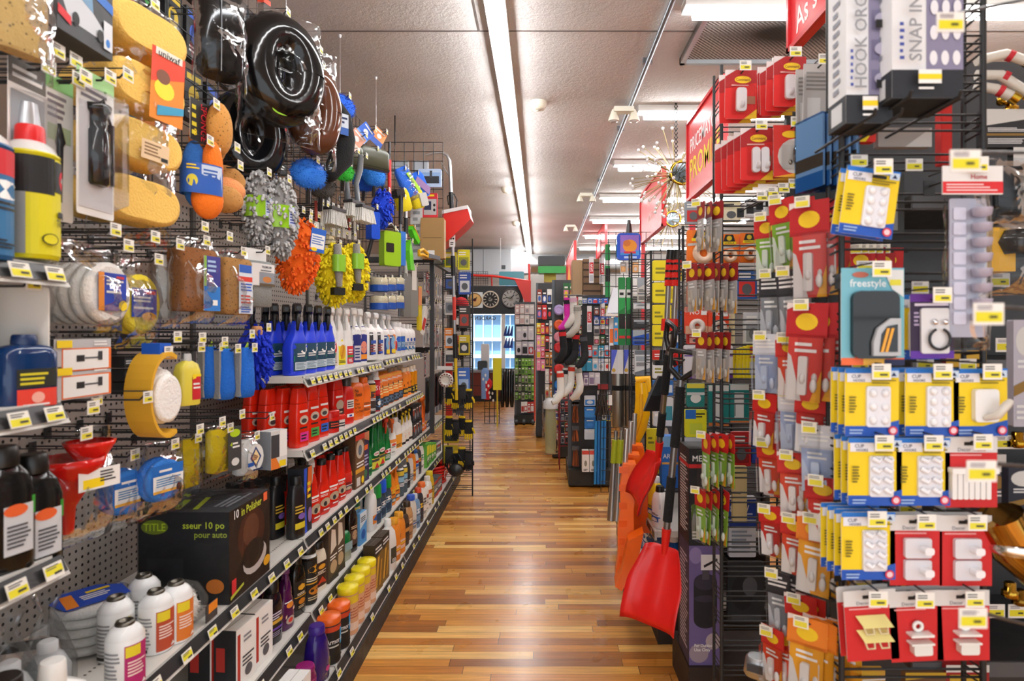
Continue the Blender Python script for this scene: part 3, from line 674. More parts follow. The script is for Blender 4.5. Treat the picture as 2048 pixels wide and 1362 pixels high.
row('bottle',capped_bottle(.225,.10,.07,'#f4f4f2','#f4f4f2',e4,e=3.2,capw=.34),'bottle',XT-.07,ZT+.012,[4.54,4.66,4.78],'plain white bottle with sparse blue print at the far end of the top shelf','sparse print bottles',2,.1)
# --- second shelf
def red_art(c,seed):return[('r',.12,.82,.9,.88,WH),('e',.5,.62,.42,.12,Pm('#cbb7a6')),('e',.5,.6,.26,.06,Pm('#3c3a3a')),('l',.1,.38,.9,.46,1,Pm('#20120f')),('r',.12,.06,.92,.3,Pm(c)),('l',.2,.1,.8,.26,2,BK)]
for i,(c,t)in enumerate((('#d92b8e','pink'),('#3f9a44','green'),('#2a62c4','blue'))):
 row('polish_bottle',polish_bottle(.245,.088,.05,'#e02812',red_art(c,i)),'polish bottle',XT-.062,Z2,[2.56+i*.122],'tall red polish bottle with a '+t+' patch at the foot of its label',t+' patch polish bottles',3,.062,jit=.002)
row('polish_bottle',polish_bottle(.245,.088,.05,'#e02812',red_art('#d92b8e',9)),'polish bottle',XT-.17,Z2,[2.46+.05],'plain red polish bottle at the shelf end behind the pink patch bottle','end polish bottles',2,.062,jit=.002)
row('wax_jar',tin(.105,.046,'#cf1f18','#b51712',[('r',0,.25,1,.8,Pm('#1a1414')),('l',.2,.35,.8,.7,2,Pm('#c9492e'))]),'wax jar',XT-.06,Z2,[2.93],'red wax jar with black label beside the polish bottles','wax jars',1)
row('wax_jar',tin(.07,.045,'#efe9e4','#c9251c',[('l',.2,.2,.8,.8,2,BK)]),'wax jar',XT-.06,Z2,[3.03],'low clear tub with red lid in front of red bottles','low tubs',1)
rb=[('r',.1,.82,.8,.88,WH),('e',.5,.6,.4,.15,Pm('#b8a894')),('r',.12,.2,.9,.48,Pm('#241713')),('l',.2,.28,.8,.42,2,Pm('#d8c9a8'))]
row('polish_bottle',polish_bottle(.255,.105,.06,'#cf1f14',rb),'polish bottle',XT-.08,Z2,[3.07],'broad red polish bottle with black and cream label','broad polish bottles',2,.07)
row('bottle',capped_bottle(.25,.085,.055,'#d41b14','#4a4644',[('r',.1,.5,.9,.9,Pm('#e9e4de')),('l',.15,.55,.85,.85,3,Pm('#32323a')),('r',.1,.1,.9,.26,WH),('l',.3,.1,.7,.26,1,Pm('#28349a'))],capw=.5,caph=.2),'bottle',XT-.06,Z2,[3.20],'red bottle with grey cap and white printed panel','grey cap red bottles',2,.08)
row('bottle',capped_bottle(.235,.125,.075,'#f2701a','#f4ece0',[('t','Nu',.24,.88,.12,BK),('t','Finish',.42,.74,.12,BK),('t','The',.22,.56,.085,Pm('#6b2f12')),('t','Once',.28,.43,.085,Pm('#6b2f12')),('t','A Year',.34,.30,.085,Pm('#6b2f12')),('t','Car Polish',.48,.16,.085,Pm('#6b2f12'))],e=4,capw=.4,lz=(.1,.86),sh=.82),'bottle',XT-.07,Z2,[3.345],'flat orange bottle with black lettering and white cap','orange bottles',2,.1)
row('bottle',capped_bottle(.22,.095,.065,'#f4731c','#f4731c',lab('#f4731c','#f5c33a','#ffffff',seed=1),e=3,capw=.5),'bottle',XT-.06,Z2,[3.49],'all orange bottle next to the black-lettered orange one','all orange bottles',2,.1)
row('spray_can',spray_can(.225,.034,'#2a2522','#777470',lab('#3a302a','#d9a53a','#c9501f','#eeeeee',seed=2)),'spray can',XT-.05,Z2,[3.59],'dark spray can with grey cap on the second shelf','dark cans',2,.08)
row('spray_can',spray_can(.24,.036,'#b8182a','#c9c9c9',[('r',0,.55,1,1,Pm('#c0152a')),('t','STP',.5,.78,.16,WH),('r',0,0,1,.5,Pm('#20222e')),('e',.5,.25,.3,.15,Pm('#5d8fc4')),('e',.5,.25,.16,.08,WH)],capr=.7),'spray can',XT-.05,Z2,[3.69],'red and navy spray can with white lettering','red and navy cans',2,.08)
pou=[('r',0,0,1,1,Pm('#f4811c')),('r',0,.8,1,.88,Pm('#f6dccb')),('r',0,.9,1,1,Pm('#f2a41c')),('p',[(.1,.3),(.9,.62),(.9,.72),(.1,.5)],BK),('l',.2,.4,.9,.66,3,Pm('#f6e2a0')),('r',0,0,1,.3,Pm('#20232b')),('e',.5,.16,.36,.1,Pm('#56708a'))]
row('wipes_pouch',[('pouch',MB().body([(0,.11,.05),(.02,.12,.06),(.13,.125,.05),(.185,.125,.012),(.2,.125,.004)],M('#f4811c','p'),3)),('label',MB().art(pou,onbody([(0,.11,.05),(.02,.12,.06),(.13,.125,.05),(.185,.125,.012),(.2,.125,.004)],3,.005,.197,.115),.115,.192))],'wipes pouch',XT-.07,Z2,ys(3.82,.135,5),'orange and black wipes pouch on the second shelf','orange wipes pouches',2,.1)
row('bottle',capped_bottle(.21,.085,.06,'#f0861f','#f3e3c6',[('r',0,0,1,.4,BK),('p',[(.1,.5),(.9,.7),(.9,.86),(.1,.66)],BK),('r',.1,.1,.9,.3,Pm('#c9a13a'))],capw=.5),'bottle',XT-.06,Z2,[4.50,4.62],'orange bottle with black foot and cream cap','orange black bottles',2,.09)
row('spray_can',spray_can(.215,.035,'#f5a21c','#f3e9d6',[('p',[(.0,.5),(1,.75),(1,.9),(0,.65)],BK),('r',0,0,1,.36,Pm('#1c1c22')),('e',.5,.2,.3,.1,YE)]),'spray can',XT-.06,Z2,[4.73,4.84],'amber spray can with white cap at the far end of the second shelf','amber cans',2,.09)
# --- third shelf (from the big carton towards the back)
crow('carton',carton(.075,.07,.27,'#20242c',[('r',0,0,1,1,Pm('#1c1a24')),('p',[(0,.0),(.4,0),(.22,.5),(.4,1),(0,1)],Pm('#1d4fd0')),('p',[(.4,.55),(1,.75),(1,1),(.5,1)],Pm('#e0702a')),('l',.4,.5,.95,.8,3,YE),('e',.7,.25,.25,.12,Pm('#8f6ca8'))]),'carton',XT-.06,Z3,[2.575],'tall dark carton with rainbow edge and yellow lettering','rainbow cartons',1,.08)
row('bottle',capped_bottle(.25,.08,.05,'#17171a','#101012',[('r',.1,.1,.9,.3,Pm('#d8c62a')),('e',.6,.5,.3,.1,Pm('#7a5ab0')),('l',.1,.6,.9,.9,3,Pm('#c9a83a'))],capw=.5),'bottle',XT-.05,Z3,[2.50],'black bottle with yellow and violet label before the rainbow carton','black yellow bottles',2,.08)
ra=[('r',.1,.86,.8,.94,WH),('l',.1,.7,.9,.82,2,Pm('#f2dcd6')),('e',.5,.42,.42,.2,Pm('#b9a48a')),('e',.46,.36,.15,.11,Pm('#2a2a2e')),('r',0,0,1,.16,Pm('#b4150e')),('l',.3,.04,.9,.14,1,WH)]
row('spray_bottle',trigger_bottle(.285,.1,.062,'#dd2413','#ece7e4',ra,lev='#d8d4d0',style=1,e=2.6,kind='g',lz=(.05,.55)),'spray bottle',XT-.065,Z3,[2.705],'red trigger bottle with white sprayer on the third shelf','red white-trigger bottles',2,.09)
row('pour_bottle',curvy_bottle(.25,.1,.062,'#dd2413',ra,'#151515'),'bottle',XT-.065,Z3,ys(2.825,.115,3),'glossy red ribbed bottle with car picture on the third shelf','red ribbed bottles',2,.09)
row('pour_bottle',curvy_bottle(.245,.1,.062,'#c41c12',lab('#c41c12','#f0b028','#ffffff','#2a0d08',seed=3,pic=('#3c3a3a','#c9b9a0')),'#151515'),'bottle',XT-.065,Z3,[3.17],'deeper red ribbed bottle beside the brown car-care cartons','deep red bottles',2,.09)
crow('carton',carton(.125,.07,.285,'#5a4028',[('r',0,0,1,1,Pm('#6a4a2c')),('e',.5,.72,.42,.18,Pm('#c9bca8')),('e',.5,.7,.2,.1,Pm('#5a6a7a')),('r',0,.9,1,1,Pm('#d93a24')),('r',0,.28,1,.36,Pm('#e2a32c')),('r',.1,.04,.5,.2,Pm('#d9d5cf')),('l',.1,.38,.9,.5,2,WH),('e',.75,.12,.14,.07,YE)]),'carton',XT-.06,Z3,[3.305],'brown carton with silver picture and gold band on the third shelf','brown cartons',2,.09)
crow('carton',carton(.10,.07,.275,'#2a2350',[('r',0,0,1,1,Pm('#2a2350')),('r',.2,.64,.8,.74,Pm('#ee6a1f')),('p',[(0,1),(1,1),(1,.8),(0,.9)],Pm('#d78a62')),('l',.1,.3,.9,.56,4,Pm('#b9b3d8')),('e',.4,.16,.3,.09,Pm('#2c6a4c'))]),'carton',XT-.06,Z3,[3.435],'violet carton with orange patch next to green bottles','violet cartons',2,.09)
ga=[('r',0,0,1,.55,Pm('#d8d23c')),('r',0,.36,1,.5,Pm('#4a4a44')),('p',[(.2,0),(.8,0),(.5,.32)],Pm('#c8202c')),('e',.5,.78,.38,.12,Pm('#d9dcd6')),('l',.15,.52,.85,.62,1,BK),('l',.2,.74,.8,.82,1,Pm('#b02028'))]
row('spray_bottle',trigger_bottle(.27,.085,.06,'#117a35','#e8e8e4',lab('#1a8a40','#8bb04a','#e9e9e0','#0c2c14',seed=4),style=1,e=2.6,kind='g'),'spray bottle',XT-.06,Z3,[3.555],'slim green trigger bottle beside the violet carton','slim green bottles',2,.09)
row('pour_bottle',curvy_bottle(.285,.112,.068,'#0f6a2e',ga,'#0b4a20'),'bottle',XT-.065,Z3,[3.70,3.825],'dark green bottle with yellow and red label','green yellow-label bottles',2,.1)
row('spray_bottle',trigger_bottle(.29,.105,.065,'#0f7233','#d8401c',[('r',.05,.3,.95,.5,Pm('#c4202c')),('e',.5,.42,.4,.12,WH),('l',.1,.04,.9,.26,4,Pm('#d7d9d4'))],style=1,e=2.6,kind='g',lz=(.04,.6)),'spray bottle',XT-.065,Z3,[4.0],'green trigger bottle with red and white badge','green red-badge bottles',2,.1)
row('spray_bottle',trigger_bottle(.25,.095,.06,'#e9e9e6','#e8702a',lab('#efefea','#e58a3c','#d0402c',seed=6),style=0),'spray bottle',XT-.065,Z3,[4.15],'white trigger bottle with orange sprayer on the third shelf','white orange-sprayer bottles',2,.1)
row('bottle',capped_bottle(.235,.115,.07,'#eeeeec','#f2f2f0',[('r',0,0,1,.8,Pm('#e8a02c')),('p',[(0,.3),(1,.6),(1,.8),(0,.7)],Pm('#2a2a2a')),('l',.1,.06,.9,.26,3,BK)],e=4,capw=.34),'bottle',XT-.07,Z3,[4.30],'white bottle with black and amber label on the third shelf','amber label bottles',2,.1)
row('spray_bottle',trigger_bottle(.27,.1,.062,'#f0f0ee','#26241f',[('r',.05,.05,.95,.95,Pm('#e9e4da')),('p',[(.05,.2),(.95,.5),(.95,.7),(.05,.4)],Pm('#e8742a')),('r',.05,.05,.95,.22,BK)],lev='#e4c31c',style=0),'spray bottle',XT-.065,Z3,ys(4.44,.115,3),'white trigger bottle with black and yellow sprayer','yellow black sprayer bottles',2,.1)
crow('carton',carton(.105,.06,.125,'#1d1d22',[('r',.08,.1,.92,.9,Pm('#3a3a42')),('e',.3,.6,.18,.2,Pm('#b9502a')),('e',.7,.4,.18,.2,Pm('#8a8f98')),('l',.1,.75,.9,.9,1,WH)]),'carton',XT-.06,Z3,[4.79,4.90,5.01],'small black carton with round pictures, lower one','small black cartons',1)
crow('carton',carton(.105,.06,.125,'#1d1d22',[('r',.08,.1,.92,.9,Pm('#3a3a42')),('e',.3,.6,.18,.2,Pm('#b9502a')),('e',.7,.4,.18,.2,Pm('#8a8f98')),('l',.1,.75,.9,.9,1,WH)]),'carton',XT-.06,Z3+.126,[4.79,4.90,5.01],'small black carton with round pictures, upper one','small black cartons on top',1)
row('spray_bottle',trigger_bottle(.30,.09,.06,'#ee6a14','#f07a1e',lab('#ee6a14','#20202a','#f4c428','#ffffff',seed=8),style=1,e=2.4),'spray bottle',XT-.06,Z3,[5.14,5.25],'orange trigger bottle near the wiper blades','orange spray bottles',2,.1)
crow('carton',carton(.09,.05,.16,'#23365a',lab('#22355c','#b9c4cf','#d2a43a','#ffffff',seed=9)),'carton',XT-.06,Z3,[5.37,5.47],'navy carton beside the hanging wiper blades','navy cartons',1)
# --- fourth shelf
crow('carton',carton(.11,.075,.19,'#efeeea',[('r',0,.0,1,1,WH),('r',.06,.1,.2,.9,Pm('#b32a1e')),('l',.3,.3,.9,.5,3,Pm('#3c3c40')),('e',.6,.2,.18,.1,Pm('#55555a')),('l',.35,.7,.9,.85,2,Pm('#8a8a90'))],side=[('r',0,0,1,1,Pm('#1c1c1f')),('r',.1,.3,.5,.7,Pm('#b02a20'))]),'carton',X4-.07,Z4,[1.99,2.11],'white carton with grey line picture on the fourth shelf','white cartons',2,.08)
def gold(seed,bg='#17140f'):return[('r',0,0,1,1,Pm(bg)),('e',.5,.78,.3,.08,Pm('#d79b22')),('p',[(.2,.72),(.5,.9),(.8,.72),(.5,.66)],Pm('#e0a92a')),('r',0,.44,1,.47,Pm('#d7a022')),('l',.15,.5,.85,.6,2,Pm('#e8dcc0')),('e',.5,.28,.28,.1,Pm('#c07818')),('l',.2,.06,.8,.16,2,Pm('#c9b890'))]
row('bottle',capped_bottle(.235,.082,.05,'#1a1620','#101012',[('r',0,.28,1,.36,Pm('#6a42a8')),('r',0,.5,1,.62,Pm('#d2a43a')),('l',.1,.64,.9,.9,3,Pm('#d0c8dc')),('l',.1,.06,.9,.24,3,Pm('#8a86a0'))],capw=.52,caph=.2,kind='g'),'bottle',X4-.06,Z4,[2.235],'black bottle with violet and gold label beside white carton','violet label bottles',2,.08)
row('spray_bottle',trigger_bottle(.29,.09,.055,'#4a0d48','#5a1056',[('e',.5,.8,.3,.12,Pm('#e0862a')),('p',[(.1,.3),(.9,.56),(.9,.66),(.1,.42)],Pm('#e8c7b0')),('e',.5,.2,.36,.16,Pm('#b8a89a')),('e',.5,.2,.2,.09,Pm('#d2382a')),('l',.1,.9,.9,.98,1,WH)],style=1,e=2.6,kind='g'),'spray bottle',X4-.06,Z4,[2.345],'dark purple trigger bottle with orange badge','purple spray bottles',2,.08)
row('bottle',capped_bottle(.265,.085,.055,'#15130f','#0d0d0d',gold(1),capw=.46,caph=.18,kind='g'),'bottle',X4-.06,Z4,[2.46],'black bottle with gold star label on the fourth shelf','gold star bottles',2,.08)
row('spray_can',spray_can(.245,.037,'#1a1712','#0e0e0e',gold(2),capr=.9),'spray can',X4-.055,Z4,[2.57],'black spray can with gold band on the fourth shelf','gold band cans',2,.085)
row('bottle',capped_bottle(.215,.09,.05,'#e5dcc8','#171310',[('r',.05,0,.95,1,Pm('#3a1a14')),('e',.5,.8,.3,.1,Pm('#e0a02c')),('p',[(.1,.1),(.9,.1),(.5,.4)],Pm('#c23a1e')),('l',.15,.5,.85,.66,3,Pm('#e9dcc4'))],e=3.4,capw=.5),'bottle',X4-.06,Z4,[2.69],'cream bottle with dark red and gold label','cream bottles',2,.08)
pw=[('r',0,0,1,1,Pm('#4a3a2c')),('p',[(.2,.5),(.8,.6),(.7,.9),(.3,.95)],Pm('#d8cdbd')),('e',.5,.25,.34,.12,Pm('#b89c7c')),('l',.15,.38,.85,.48,2,WH),('p',[(0,0),(1,0),(1,.12),(0,.06)],Pm('#2a211a'))]
crow('carton',carton(.1,.05,.25,'#4a3a2c',pw),'carton',X4-.05,Z4,[2.80,2.905],'brown carton with pale swirl picture on the fourth shelf','brown swirl cartons',2,.07)
row('sponge_tub',[('tub',MB().body([(0,.11,.07),(.004,.115,.075),(.075,.115,.075)],M('#b9bfae','T'),5)),('lid',MB().body([(.075,.118,.078),(.12,.116,.076),(.142,.09,.06),(.146,.06,.04)],M('#0c6a34','g'),3.5)),('label',MB().box(-.05,-.0400,.05,.05,-.039,.09,M('#8ba0a8','m')))],'tub',X4-.07,Z4,[3.03],'green tub with clear base and grey band on the fourth shelf','green tubs',1)
row('spray_can',spray_can(.25,.036,'#151310','#0e0e0e',gold(3,'#14110d'),capr=.9),'spray can',X4-.17,Z4,[2.95,3.04,3.13],'black can behind the green tub','cans behind tub',1)
row('bottle',capped_bottle(.27,.085,.055,'#241a16','#100d0c',[('r',.1,.1,.9,.7,Pm('#5a4034')),('e',.5,.5,.3,.2,Pm('#b08a6a')),('l',.1,.76,.9,.9,2,Pm('#caa98a'))],capw=.5,kind='g'),'bottle',X4-.06,Z4,[3.165],'glossy dark brown bottle beside the green tub','dark brown bottles',2,.08)
crow('carton',carton(.09,.05,.17,'#6aa6d8',[('r',0,0,1,1,Pm('#5c9fd8')),('p',[(0,.5),(1,.7),(1,1),(0,1)],Pm('#d9e6ee')),('e',.5,.3,.3,.16,Pm('#2c5fae')),('l',.1,.7,.9,.88,3,Pm('#3c4c58'))]),'carton',X4-.05,Z4,[3.28],'sky blue carton with white top corner','sky blue cartons',2,.07)
row('canister',canister(.21,.045,'#b3b4ae','#10603a',[('r',0,.8,1,1,Pm('#e2d93a')),('e',.5,.88,.2,.08,WH),('r',.1,.2,.9,.7,Pm('#9c9d98'))]),'canister',X4-.12,Z4,[3.37],'grey canister with green lid on the fourth shelf','grey canisters',2,.1)
row('bottle',capped_bottle(.24,.08,.055,'#f0f0ee','#f2f2f0',[('r',.2,.1,.8,.5,Pm('#e8862a')),('p',[(.2,.3),(.8,.5),(.8,.2)],Pm('#2c5aa0'))],capw=.42,caph=.1),'bottle',X4-.05,Z4,[3.50],'plain white bottle with small orange and blue label','small label white bottles',2,.08)
for y,c,t in((3.62,'#0d8a34','green'),(3.735,'#1b53cc','blue'),(3.85,'#0d8a34','second green')):
 row('bottle',capped_bottle(.235,.095,.06,'#2a4a60',c,[('r',0,.0,1,1,Pm('#1f3e58')),('e',.5,.8,.4,.14,WH),('l',.1,.5,.9,.66,2,Pm('#a9c4da')),('p',[(0,0),(1,0),(1,.36),(0,.2)],Pm('#6f9cc0'))],capw=.78,caph=.32,e=3.2),'bottle',X4-.06,Z4,[y],'slate bottle with broad '+t+' cap on the fourth shelf',t+' cap bottles',2,.08)
row('spray_bottle',trigger_bottle(.285,.095,.06,'#f08a1c','#f28a1e',lab('#f08a1c','#e2c22a','#3a3a3a','#3a1c04',seed=12,pic=('#2c5a70','#d8d8c8')),style=1,e=2.6),'spray bottle',X4-.06,Z4,[4.0,4.11],'orange trigger bottle with dark picture label on the fourth shelf','orange picture bottles',2,.08)
row('spray_can',spray_can(.23,.035,'#3c4a52','#5d6468',lab('#4a5a62','#8fc0d8','#e0c23a','#ffffff',seed=13),capr=.85),'spray can',X4-.055,Z4,[4.23,4.33],'slate grey can among the orange bottles','slate cans',2,.085)
mixc=[('#2a2a30','#e8b22a','#d9d9d2'),('#d8d8d4','#e8702a','#2a5a9a'),('#e88a24','#20202a','#f2d23a'),('#c9d4dc','#2a62b4','#d0302a'),('#3b3d44','#d99a2a','#c9c9c2'),('#e9e9e4','#3a8a4a','#e0c22a')]
for i,y in enumerate(ys(4.44,.108,6)):
 a,b,c=mixc[i]
 row('bottle',capped_bottle(.22+.01*(i%3),.088,.058,a,b,lab(a,b,c,'#303030',seed=20+i),capw=.45+.1*(i%2)),'bottle',X4-.06,Z4,[y],['near-black bottle with gold cap','pale grey bottle with orange cap','amber bottle with black cap','pale blue bottle with blue cap','charcoal bottle with ochre cap','white bottle with green cap'][i]+' far along the fourth shelf','mixed bottles %s'%ORD[i],2,.08)
for i,y in enumerate(ys(5.12,.11,4)):crow('carton',carton(.10,.06,.2-.02*i,'#6ab84a',[('r',0,0,1,1,Pm('#58b03c')),('r',.1,.5,.9,.9,Pm('#e8e23a')),('e',.5,.3,.3,.14,Pm('#e9f2e0')),('l',.1,.1,.9,.3,3,Pm('#1a4a1c'))]),'carton',X4-.05,Z4,[y],'green and yellow package near the far end, '+('tallest','second tallest','third tallest','lowest')[i]+' of four','green packages %d'%i,1)
crow('carton',carton(.16,.1,.1,'#3a3f46',lab('#5a6068','#c9ccd0','#b03a3a','#ffffff',seed=31)),'carton',X4-.08,Z4,[5.75],'low slate carton at the far end of the fourth shelf','low slate cartons',1)
# --- bottom deck
row('bottle',capped_bottle(.23,.085,.06,'#b8501a','#f0eee8',[('r',.66,.05,1,.9,Pm('#3a2a86')),('p',[(.66,.3),(1,.3),(1,.7)],YE)],e=2.6,kind='T',capw=.4),'bottle',X0-.046,Z0,[1.62,1.73],'clear bottle of amber liquid with white cap on the bottom deck','amber bottles',2,.08)
row('bottle',capped_bottle(.26,.115,.075,'#b23c10','#eeeae4',[('r',.7,.0,1,.9,Pm('#33307c')),('p',[(.7,.2),(1,.3),(1,.6)],YE)],e=3,kind='T',capw=.36),'bottle',X0-.05,Z0,[1.86],'larger jug of orange-brown liquid on the bottom deck','orange brown jugs',2,.09)
crow('carton',carton(.13,.08,.14,'#f0efec',[('r',0,0,1,1,WH),('r',0,.82,.5,1,Pm('#2440c0')),('e',.65,.4,.2,.26,Pm('#8a8f98')),('l',.1,.1,.5,.4,3,Pm('#4a4a50'))]),'carton',X0-.046,Z0,[2.0,2.135],'low white carton with blue corner on the bottom deck','low white cartons',2,.085)
row('bottle',capped_bottle(.125,.09,.06,'#7a0f5a','#8a1466',lab('#7a0f5a','#c94a9a','#e8c24a','#ffffff',seed=41),capw=.7,kind='g'),'bottle',X0-.05,Z0,[2.26],'small magenta bottle on the bottom deck','magenta bottles',2,.08)
row('bottle',capped_bottle(.215,.11,.075,'#24106a','#341880',[('p',[(.5,0),(1,.1),(1,.5)],Pm('#d9c02a')),('e',.7,.2,.16,.1,Pm('#c03a8a'))],capw=.5,e=2.6,kind='g',sh=.5),'bottle',X0-.046,Z0,[2.38],'dark violet bottle with rounded shoulders on the bottom deck','violet bottles',2,.09)
wa=[('r',0,0,1,1,BK),('r',0,.86,1,1,Pm('#c9401c')),('r',.55,.46,1,.9,Pm('#2b9ad8')),('t','Armor All',.42,.6,.13,WH,.6),('l',.1,.42,.7,.5,1,Pm('#d0d0c8')),('p',[(0,0),(.9,0),(.9,.36),(0,.2)],Pm('#e4d92a')),('l',.1,.06,.7,.2,2,BK)]
row('wipes_canister',canister(.19,.047,'#26303a','#e8641c',wa),'wipes canister',X0-.05,Z0,[2.52,2.64],'wipes canister with orange lid and blue and black label','orange lid canisters',2,.1)
ya=[('r',0,0,1,1,Pm('#d9a37c')),('r',.0,.8,1,1,Pm('#e2c12a')),('l',.1,.4,.9,.7,4,Pm('#b8684a')),('r',.1,.1,.9,.3,Pm('#e9cdb8'))]
row('wipes_canister',canister(.215,.045,'#d8a282','#ecd81c',ya),'wipes canister',X0-.05,Z0,ys(2.76,.105,4),'wipes canister with yellow lid and peach label','yellow lid canisters',2,.1)
crow('carton',carton(.12,.06,.255,'#3a2a18',[('r',0,0,1,1,Pm('#7a5a20')),('p',[(0,.7),(1,.8),(1,1),(0,1)],Pm('#1d1a16')),('p',[(.1,.1),(.3,.1),(.6,.7),(.4,.7)],Pm('#d8a63a')),('p',[(.5,.1),(.7,.1),(.9,.6),(.75,.6)],Pm('#c08a2a')),('l',.1,.8,.9,.94,2,WH)]),'carton',X0-.05,Z0,[3.20,3.33],'black and gold patterned carton on the bottom deck','gold pattern cartons',2,.07)
row('bottle',capped_bottle(.29,.115,.07,'#eeeeea','#f2f2ee',[('r',.3,.1,.95,.7,Pm('#3c3a2c')),('p',[(.3,.3),(.95,.5),(.95,.7)],Pm('#e6a41e')),('l',.4,.12,.9,.28,3,WH)],e=2.8,capw=.3,sh=.6),'bottle',X0-.046,Z0,[3.48],'tall white handled bottle with amber and dark label','tall handled bottles',2,.09)
row('bottle',capped_bottle(.25,.1,.065,'#e88a28','#e9a52a',lab('#e88a28','#2a2a2a','#f2d23a','#ffffff',seed=51),capw=.5),'bottle',X0-.046,Z0,[3.63,3.75],'orange bottle with black panel on the bottom deck','orange deck bottles',2,.08)
for i,y in enumerate(ys(3.88,.115,9)):
 a,b,c=[('#4a3426','#2a1c14','#c98a3a'),('#b98a5a','#3a2a1c','#e9d8b8'),('#d8d4ca','#2a58c0','#2a3a90'),('#6f93b8','#c9d4de','#e0e6ea'),('#2a2c38','#d04a2a','#e0b42a'),('#e6e4dc','#e8702a','#3a3a40'),('#eceae4','#d9d6d0','#a8452a'),('#e9e7e0','#e0dcd4','#c0622a'),('#c8a818','#d8c02a','#5a5a20')][i]
 row('bottle',capped_bottle(.235+.012*(i%3),.09,.06,a,b,lab(a,c,b,'#26262a',seed=60+i),capw=.4+.08*(i%3)),'bottle',X0-.046,Z0,[y],['dark brown bottle','tan bottle','pale bottle with blue cap','blue-grey bottle','navy bottle with red cap','white bottle with orange cap','first plain white bottle','second plain white bottle','mustard yellow bottle'][i]+' far along the bottom deck','deck bottles %d'%i,2,.08)
crow('carton',carton(.14,.1,.13,'#4a4c50',lab('#55585c','#8a8d90','#b03a2a','#ffffff',seed=71)),'carton',X0-.08,Z0,[5.02,5.18],'dark grey carton before the red hose on the bottom deck','dark grey cartons',1)
hs=MB()
for k in range(6):
 for j in range(1):hs.tube([((.125-.004*(k%2))*math.cos(2*PI*i/24),(.125-.004*(k%2))*math.sin(2*PI*i/24),.014+.026*k)for i in range(25)],.0125,M('#c2201c','g'),8)
place('hose_coil',[('hose',hs),('cable_tie',MB().box(-.142,-.008,0,-.108,.008,.16,BK)),('label',MB().box(-.05,-.128,.05,.05,-.126,.11,WH).art(lab('#d83a2c','#f2f0ea','#2a2a2a',seed=3),flat(-.05,.05,.05,.11,-.128),.1,.06))],(X0-.16,5.5,Z0+.001),'coil of red rubber hose on the bottom deck at the far end','hose',rz=LEFT)
place('carton',carton(.24,.12,.15,'#c8401c',[('r',0,0,1,1,Pm('#c9421e')),('e',.5,.5,.3,.3,Pm('#d9603a'))]),(X0-.12,5.86,Z0+.001),'orange-red carton behind the hose coil','carton',rz=LEFT)
# ---------------------------------------------------------------- left side: goods hanging over the pegboard bay, near shelf goods
def hang(name,spec,px,py,X,label,cat,group=None,rz=LEFT-.3,ry=0,hk=True,L=None,rx=0):
 """top centre of the thing at the pixel's point on the plane x = X; a hook runs back to the board"""
 p=at(px,py,X=X)
 o=place(name,spec,p,label,cat,group,rz,ry,rx)
 if hk and X<0:hook((XB+.004,p.y,p.z-.012),(p.x-XB)+.025 if L is None else L,LEFT)
 return o
def sz(px,X):return X/(px-VX)
cy=[('r',0,0,1,1,Pm('#dcd21a')),('r',0,.62,.62,1,BK),('r',.62,.66,1,.98,BK),('e',.8,.8,.1,.1,Pm('#d8182a')),('t','4',.8,.8,.09,WH),('p',[(0,.62),(1,.5),(1,.58),(0,.7)],Pm('#d8451c')),('r',.0,0,.28,.62,Pm('#8f9290')),('r',.66,.4,.92,.46,BK),('t','TRI-FLOW',.78,.34,.07,BK,.3),('e',.55,.16,.11,.06,Pm('#4a4a10')),('e',.55,.16,.09,.05,Pm('#dcd21a'))]
place('spray_can',spray_can(.262,.047,'#d6cd1c','#d31a1e',cy,capr=.52),at(60,520,X=-1.0),'big yellow and black spray can with red cap on the near shelf','spray can',rz=LEFT-.35)
place('spray_can',spray_can(.262,.047,'#2a5a8a','#d31a1e',lab('#2a6a9a','#c9202a','#ffffff',seed=2),capr=.52),at(-42,520,X=-1.0),'blue spray can cut by the left picture edge','spray can',rz=LEFT)
place('spray_can',spray_can(.25,.047,'#1c1c1e','#1a1a1a',gold(9),capr=.52),Vector((-1.12,at(60,520,X=-1.0).y-.02,1.633)),'dark spray can behind the yellow and black one','spray can',rz=LEFT)
nb=[('r',.1,.55,.95,.98,Pm('#20241c')),('l',.16,.6,.9,.92,3,Pm('#d9cf2a')),('r',.1,.1,.95,.52,Pm('#e0402e')),('e',.52,.32,.14,.13,Pm('#f0b0a0')),('l',.2,.12,.85,.2,1,WH)]
place('bottle',capped_bottle(.165,.105,.06,'#123a70','#0f2c58',nb,e=4,capw=.35,caph=.1,kind='T',sh=.86),at(48,842,X=-.995)+Vector((0,0,.002)),'blue flat bottle with red and black label on the near middle shelf','bottle',rz=LEFT-.2)
place('bottle',capped_bottle(.25,.09,.06,'#16204e','#c9c9c6',lab('#1a2456','#d8d8e0','#2a58c0','#ffffff',seed=7),e=4,capw=.6),Vector((-1.09,1.12,1.362)),'navy bottle with grey cap behind the flat blue bottle','bottle',rz=LEFT-.2)
place('shelf_divider',[('plate',MB().box(-.09,-.002,0,.09,.002,.225,M('#dedbd4','w'),.008))],Vector((-1.06,1.205,1.362)),'upright white divider plate at the end of the near middle shelf','shelf divider',rz=0)
place('shelf_divider',[('plate',MB().box(-.07,-.002,0,.07,.002,.16,M('#d6d3cc','w'),.008))],Vector((-1.04,1.212,1.634)),'upright white divider plate beside the yellow spray can','shelf divider',rz=0)
bb=[('r',.3,.1,.95,.9,Pm('#c9cdd2')),('p',[(0,.8),(1,.7),(1,1),(0,1)],Pm('#2f8a2a')),('e',.55,.82,.26,.1,Pm('#e0602a')),('l',.36,.2,.9,.6,6,Pm('#4a4c50'))]
